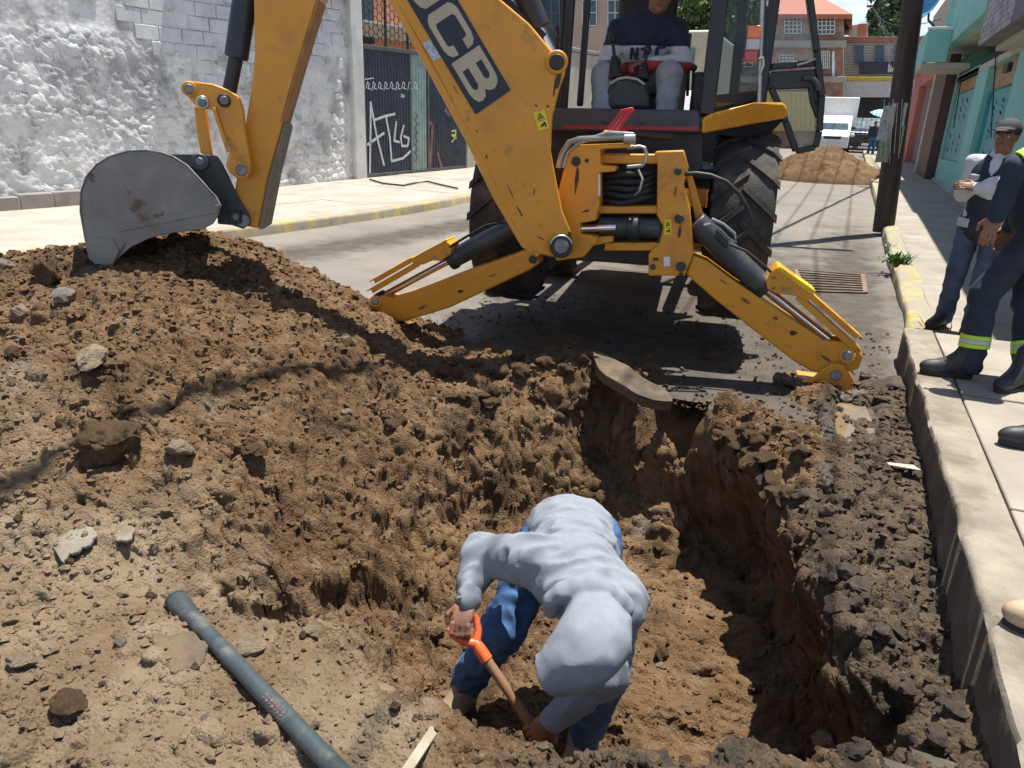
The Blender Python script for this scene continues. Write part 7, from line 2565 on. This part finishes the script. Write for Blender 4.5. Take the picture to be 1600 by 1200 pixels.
boulder((168, 712), .115, 0, 'large blocky tan lump of earth standing on the heap slope', 1, (1.0, .9, 1.1), .2, (.2, -.3, .4), 'earth clod', 'earth_clod')
boulder((280, 714), .050, 1, 'smooth rounded tan stone right of the blocky earth lump', 3)
boulder((140, 572), .072, 1, 'pale rough stone sticking out high on the heap slope', 5, (1.3, .9, .8))
boulder((78, 442), .105, 0, 'brown earth clod near the top left of the heap', 2, (1.2, .8, .9), .2, None, 'earth clod', 'earth_clod')
boulder((98, 472), .055, 2, 'grey rounded stone just below the top left clod', 6)
boulder((390, 1010), .050, 1, 'tan stone beside the pipe near its belled end', 4, (1.1, 1, .8), .35)
boulder((105, 1108), .048, 0, 'flat brown stone on the trodden dirt at lower left', 7, (1.4, .9, .6))
boulder((683, 998), .036, 0, 'round brown stone in the pit left of the worker', 8)
boulder((1172, 1128), .060, 1, 'yellowish stone at the near right corner of the pit floor', 0)
boulder((1292, 802), .034, 1, 'round ochre stone at the edge of the muddy bank', 9)
boulder((395, 712), .045, 0, 'brown clod among crumbs in the middle of the slope', 0, (1.2, 1, .7), .25, None, 'earth clod', 'earth_clod')
# crumbling clods along the ridge behind the pit and on the right bank: parts of the soil
for x0, y0, x1, y1, n_, ra, rb in ((690, 575, 925, 560, 22, .035, .085), (700, 615, 900, 640, 16, .03, .07), (1060, 640, 1270, 700, 22, .025, .060), (1120, 690, 1270, 800, 18, .035, .09), (1290, 880, 1470, 1110, 26, .02, .055), (1000, 1185, 1480, 1165, 18, .02, .045), (560, 620, 680, 690, 8, .03, .06), (230, 375, 560, 480, 12, .03, .06)):
    for i in range(n_):
        t = random.random()
        q = rest((x0 + (x1 - x0) * t + random.uniform(-25, 25), y0 + (y1 - y0) * t + random.uniform(-14, 22)))
        h_, nn_, dd_ = soil_h(q[0], q[1])
        put_stone(q[0], q[1], random.uniform(ra, rb) * random.uniform(.6, 1), 3 if dd_ > .5 else 0, soil, .42, name='clod')


def jag(px, n=4, amp=3.0):
    """break straight edges of an outline into short uneven ones"""
    out = []
    for i, (a, b) in enumerate(zip(px, px[1:] + px[:1])):
        for t in range(n):
            u = t / n
            out.append((a[0] + (b[0] - a[0]) * u + random.uniform(-amp, amp), a[1] + (b[1] - a[1]) * u + random.uniform(-amp, amp)))
    return out


# broken asphalt slab tilted over the back rim
slabm = mat('broken_asphalt', (.095, .072, .050), .95, var=.25, scale=6, bump=.016, bscale=26, color2=(.17, .115, .065), thr=(.45, .6))
tops = [(926, 549), (945, 552), (1000, 585), (1046, 612), (1050, 628), (1010, 622), (968, 600), (935, 578)]
zs = [.20, .19, .13, .09, .07, .08, .13, .18]
jt = jag(tops, 3, 2.2)
V = [on_z(p, zs[i // 3] * (1 - i % 3 / 3) + zs[(i // 3 + 1) % 8] * (i % 3 / 3)) for i, p in enumerate(jt)]
sl = MB().prism(V, (-.01, .03, -.075)).build('broken_slab', slabm, None, bevel=.012)
tag(sl, 'tilted slab of broken asphalt on the rim behind the pit', 'slab')
for ps, lab in ((((1008, 600), (1030, 608), (1024, 618), (1004, 612)), None),):
    pass
# fallen piece of asphalt and grey mortar flakes in front
for nm, px, z, th, m_, lab, cat in (('broken_slab', ((236, 992), (300, 985), (328, 1008), (312, 1040), (268, 1052), (240, 1022)), .085, .05, slabm, 'dark broken piece of asphalt under the grey pipe', 'slab'),
                                   ('mortar_flake', ((75, 848), (100, 826), (130, 818), (152, 828), (140, 850), (112, 862), (98, 880)), None, .012, mat('mortar_grey', (.22, .195, .155), .95, var=.14, scale=9, bump=.006, bscale=50, dirt=(.18, .12, .07), dirt_amt=.5, dirt_scale=8), 'larger of two pale grey mortar flakes on the dirt', 'flake'),
                                   ('mortar_flake', ((160, 832), (180, 824), (196, 814), (210, 826), (205, 840), (180, 848)), None, .012, MATS.get('mortar_grey') or 0, 'smaller of two pale grey mortar flakes on the dirt', 'flake')):
    if not m_:
        m_ = MATS['mortar_grey']
    c_ = rest((sum(p[0] for p in px) / len(px), sum(p[1] for p in px) / len(px)))
    n_ = unit((random.uniform(-.1, .1), -.22, 1)) if z is None else unit((.05, -.12, 1))
    o_ = c_ + Zv * (.009 if z is None else .016)
    tag(MB().prism([on_plane(p, o_, n_) for p in jag(list(px), 4, 3.2)], -n_ * th).build(nm, m_, None, bevel=.006), lab, cat)
# grey pipe with a belled end
pa, pb_ = rest((283, 958)) + Zv * .035, on_z((560, 1238), .085)
pd_ = unit(pb_ - pa)
pipe = thing('pipe', 'grey-green pipe with a belled end lying on the dirt in front', 'pipe', tuple((pa + pb_) / 2))
pm = mat('pipe_grey_green', (.060, .076, .078), .42, .15, var=.14, scale=9, bump=.0012, bscale=90, dirt=(.22, .20, .16), dirt_amt=.44, dirt_scale=10)
prof = [(-.03, .030), (-.026, .0345), (.0, .035), (.025, .0345), (.06, .031), (.10, .0265), (.2, .0255), (.6, .0255), (1.25, .0255)]
MB().tube([pa + pd_ * t for t, r in prof], [r for t, r in prof], 28).build('barrel', pm, pipe, smooth=60)
MB().lathe([(.022, 0), (.0345, 0), (.036, -.006), (.033, -.011), (.022, -.011)], pa - pd_ * .03, pd_, 28).build('bell_rim', pm, pipe, smooth=50)
m = MB()
ux = unit(np.cross(pd_, EYE - (pa + pd_ * .5)))
un = unit(np.cross(ux, pd_))
if un.dot(EYE - pa) < 0:
    un = -un
sp = float((on_plane((440, 1105), pa, un) - pa).dot(pd_))
for k in range(7):
    for j in (0, 1):
        o_ = pa + pd_ * (sp - .05 + k * .0155) + un * .0257 + ux * (.008 - .010 * j)
        m.box(o_, (.009 - .002 * ((k + j) % 3), .0022 + .003 * ((k * 3 + j) % 2), .0014), pd_, un)
m.build('red_print', mat('print_red', (.36, .11, .08), .6, var=.2), pipe, smooth=0)['kind'] = 'stuff'
# plank
pk0, pk1 = on_z((634, 1206), .12), on_z((678, 1140), .075)
tag(MB().bar(pk0 - (pk1 - pk0) * .8, pk1, .026, .012, up=unit((.45, 0, .9))).build('plank', mat('plank_grey', (.34, .29, .22), .85, var=.25, scale=5, stretch=(1, 1, 1), bump=.002, bscale=60), None, bevel=.003), 'weathered wooden plank end poking in at the bottom edge', 'plank')
# drain grate
gz = on_z((1290, 437), .0)
gr = thing('drain_grate', 'rusty barred drain grate set in the street by the right kerb', 'grate', tuple(gz))
g0, g1, g2, g3 = [on_z(p, .006) for p in ((1243, 422), (1348, 430), (1352, 458), (1256, 455))]
gm = mat('grate_rust', (.20, .135, .09), .7, .3, var=.25, scale=8)
MB().prism([g0 - Zv * .002, g1 - Zv * .002, g2 - Zv * .002, g3 - Zv * .002], (0, 0, .003)).build('sump', mat('sump_dark', (.012, .011, .010), .9), gr, smooth=0)
for k in range(9):
    t = k / 8
    MB().bar(g0 * (1 - t) + g3 * t + Zv * .006, g1 * (1 - t) + g2 * t + Zv * .006, .030, .014).build('bar', gm, gr, bevel=.002)
for a, b in ((g0, g3), (g1, g2)):
    MB().bar(a + Zv * .006, b + Zv * .006, .05, .016).build('frame', gm, gr, bevel=.002)
# puddle and scrap of card by the kerb
pud = [on_z((1332 + 34 * math.cos(a) + 5 * math.sin(3 * a), 660 + 36 * math.sin(a) + 4 * math.cos(2 * a)), .014) for a in np.linspace(0, 6.28, 22, endpoint=False)]
o = MB().prism(pud, (0, 0, -.004)).build('puddle', mat('puddle_water', (.20, .145, .085), .06, var=.1, spec=.6), None, smooth=0)
struct(o)
cw = rest((1408, 740))
tag(MB().prism([cw + np.array(v) for v in ((-.07, .03, .03), (.05, .045, .035), (.075, -.03, .045), (.0, -.02, .04), (-.06, -.0, .03))], (0, 0, .004)).build('card_scrap', mat('card_pale', (.38, .34, .28), .9, var=.12), None), 'pale scrap of card on the mud beside the kerb', 'litter')
# rolls of mud squeezed up along the kerb and round the right stabiliser foot
mud_m = mat('wet_mud', (.085, .063, .045), .55, var=.25, scale=9, bump=.012, bscale=28, detail=9)
for pts, r, lab in ((((1218, 592), (1245, 600), (1262, 612), (1290, 616), (1320, 622), (1345, 618)), .040, 'roll of wet dark mud pushed up in front of the stabiliser foot'), (((1352, 588), (1372, 596), (1400, 598), (1412, 606)), .036, 'lump of wet mud between the stabiliser foot and the kerb'), (((1290, 640), (1292, 680), (1291, 720), (1290, 760)), .042, 'ridge of grey mud left beside the puddle')):
    pr = []
    Q = [on_z(p, .03) for p in pts]
    for a, b in zip(Q[:-1], Q[1:]):
        pr.append(('c', a, b, r * random.uniform(.7, 1.1), r * random.uniform(.7, 1.1)))
    tag(blob('mud_ridge', pr, mud_m, None, h=.009, k=.02, wr=.022, wf=22, seed=random.random() * 9), lab, 'mud')
# weeds
leafm = mat('weed_green', (.10, .17, .045), .6, var=.3, scale=9)
for p, n_, s_, lab, mt in (((1400, 412), 90, .17, 'green weed growing from the kerb joint by the pole', leafm), ((1387, 385), 26, .08, 'small green weed at the foot of the thick pole', leafm), ((1466, 520), 70, .12, 'dry grass tuft on the sidewalk near the kerb end', mat('dry_grass', (.24, .20, .10), .9, var=.3))):
    c_ = ground(p, True)
    w_ = thing('weed', lab, 'plant', tuple(c_))
    m = MB()
    for k in range(n_):
        a = random.uniform(0, 6.28)
        l_ = s_ * random.uniform(.4, 1.1)
        b_ = c_ + np.array([random.gauss(0, s_ * .45), random.gauss(0, s_ * .45), 0])
        e_ = np.array([math.cos(a), math.sin(a), random.uniform(.35, 1.3)]) * l_ * .8
        t_ = np.array([-math.sin(a), math.cos(a), 0]) * l_ * (.16 if mt is leafm else .04)
        m.add([b_, b_ + e_ * .5 + t_, b_ + e_, b_ + e_ * .5 - t_ + Zv * .006], [(0, 1, 2, 3)])
    m.build('leaves', mt, w_, smooth=0)
# dry stalks on the left slope
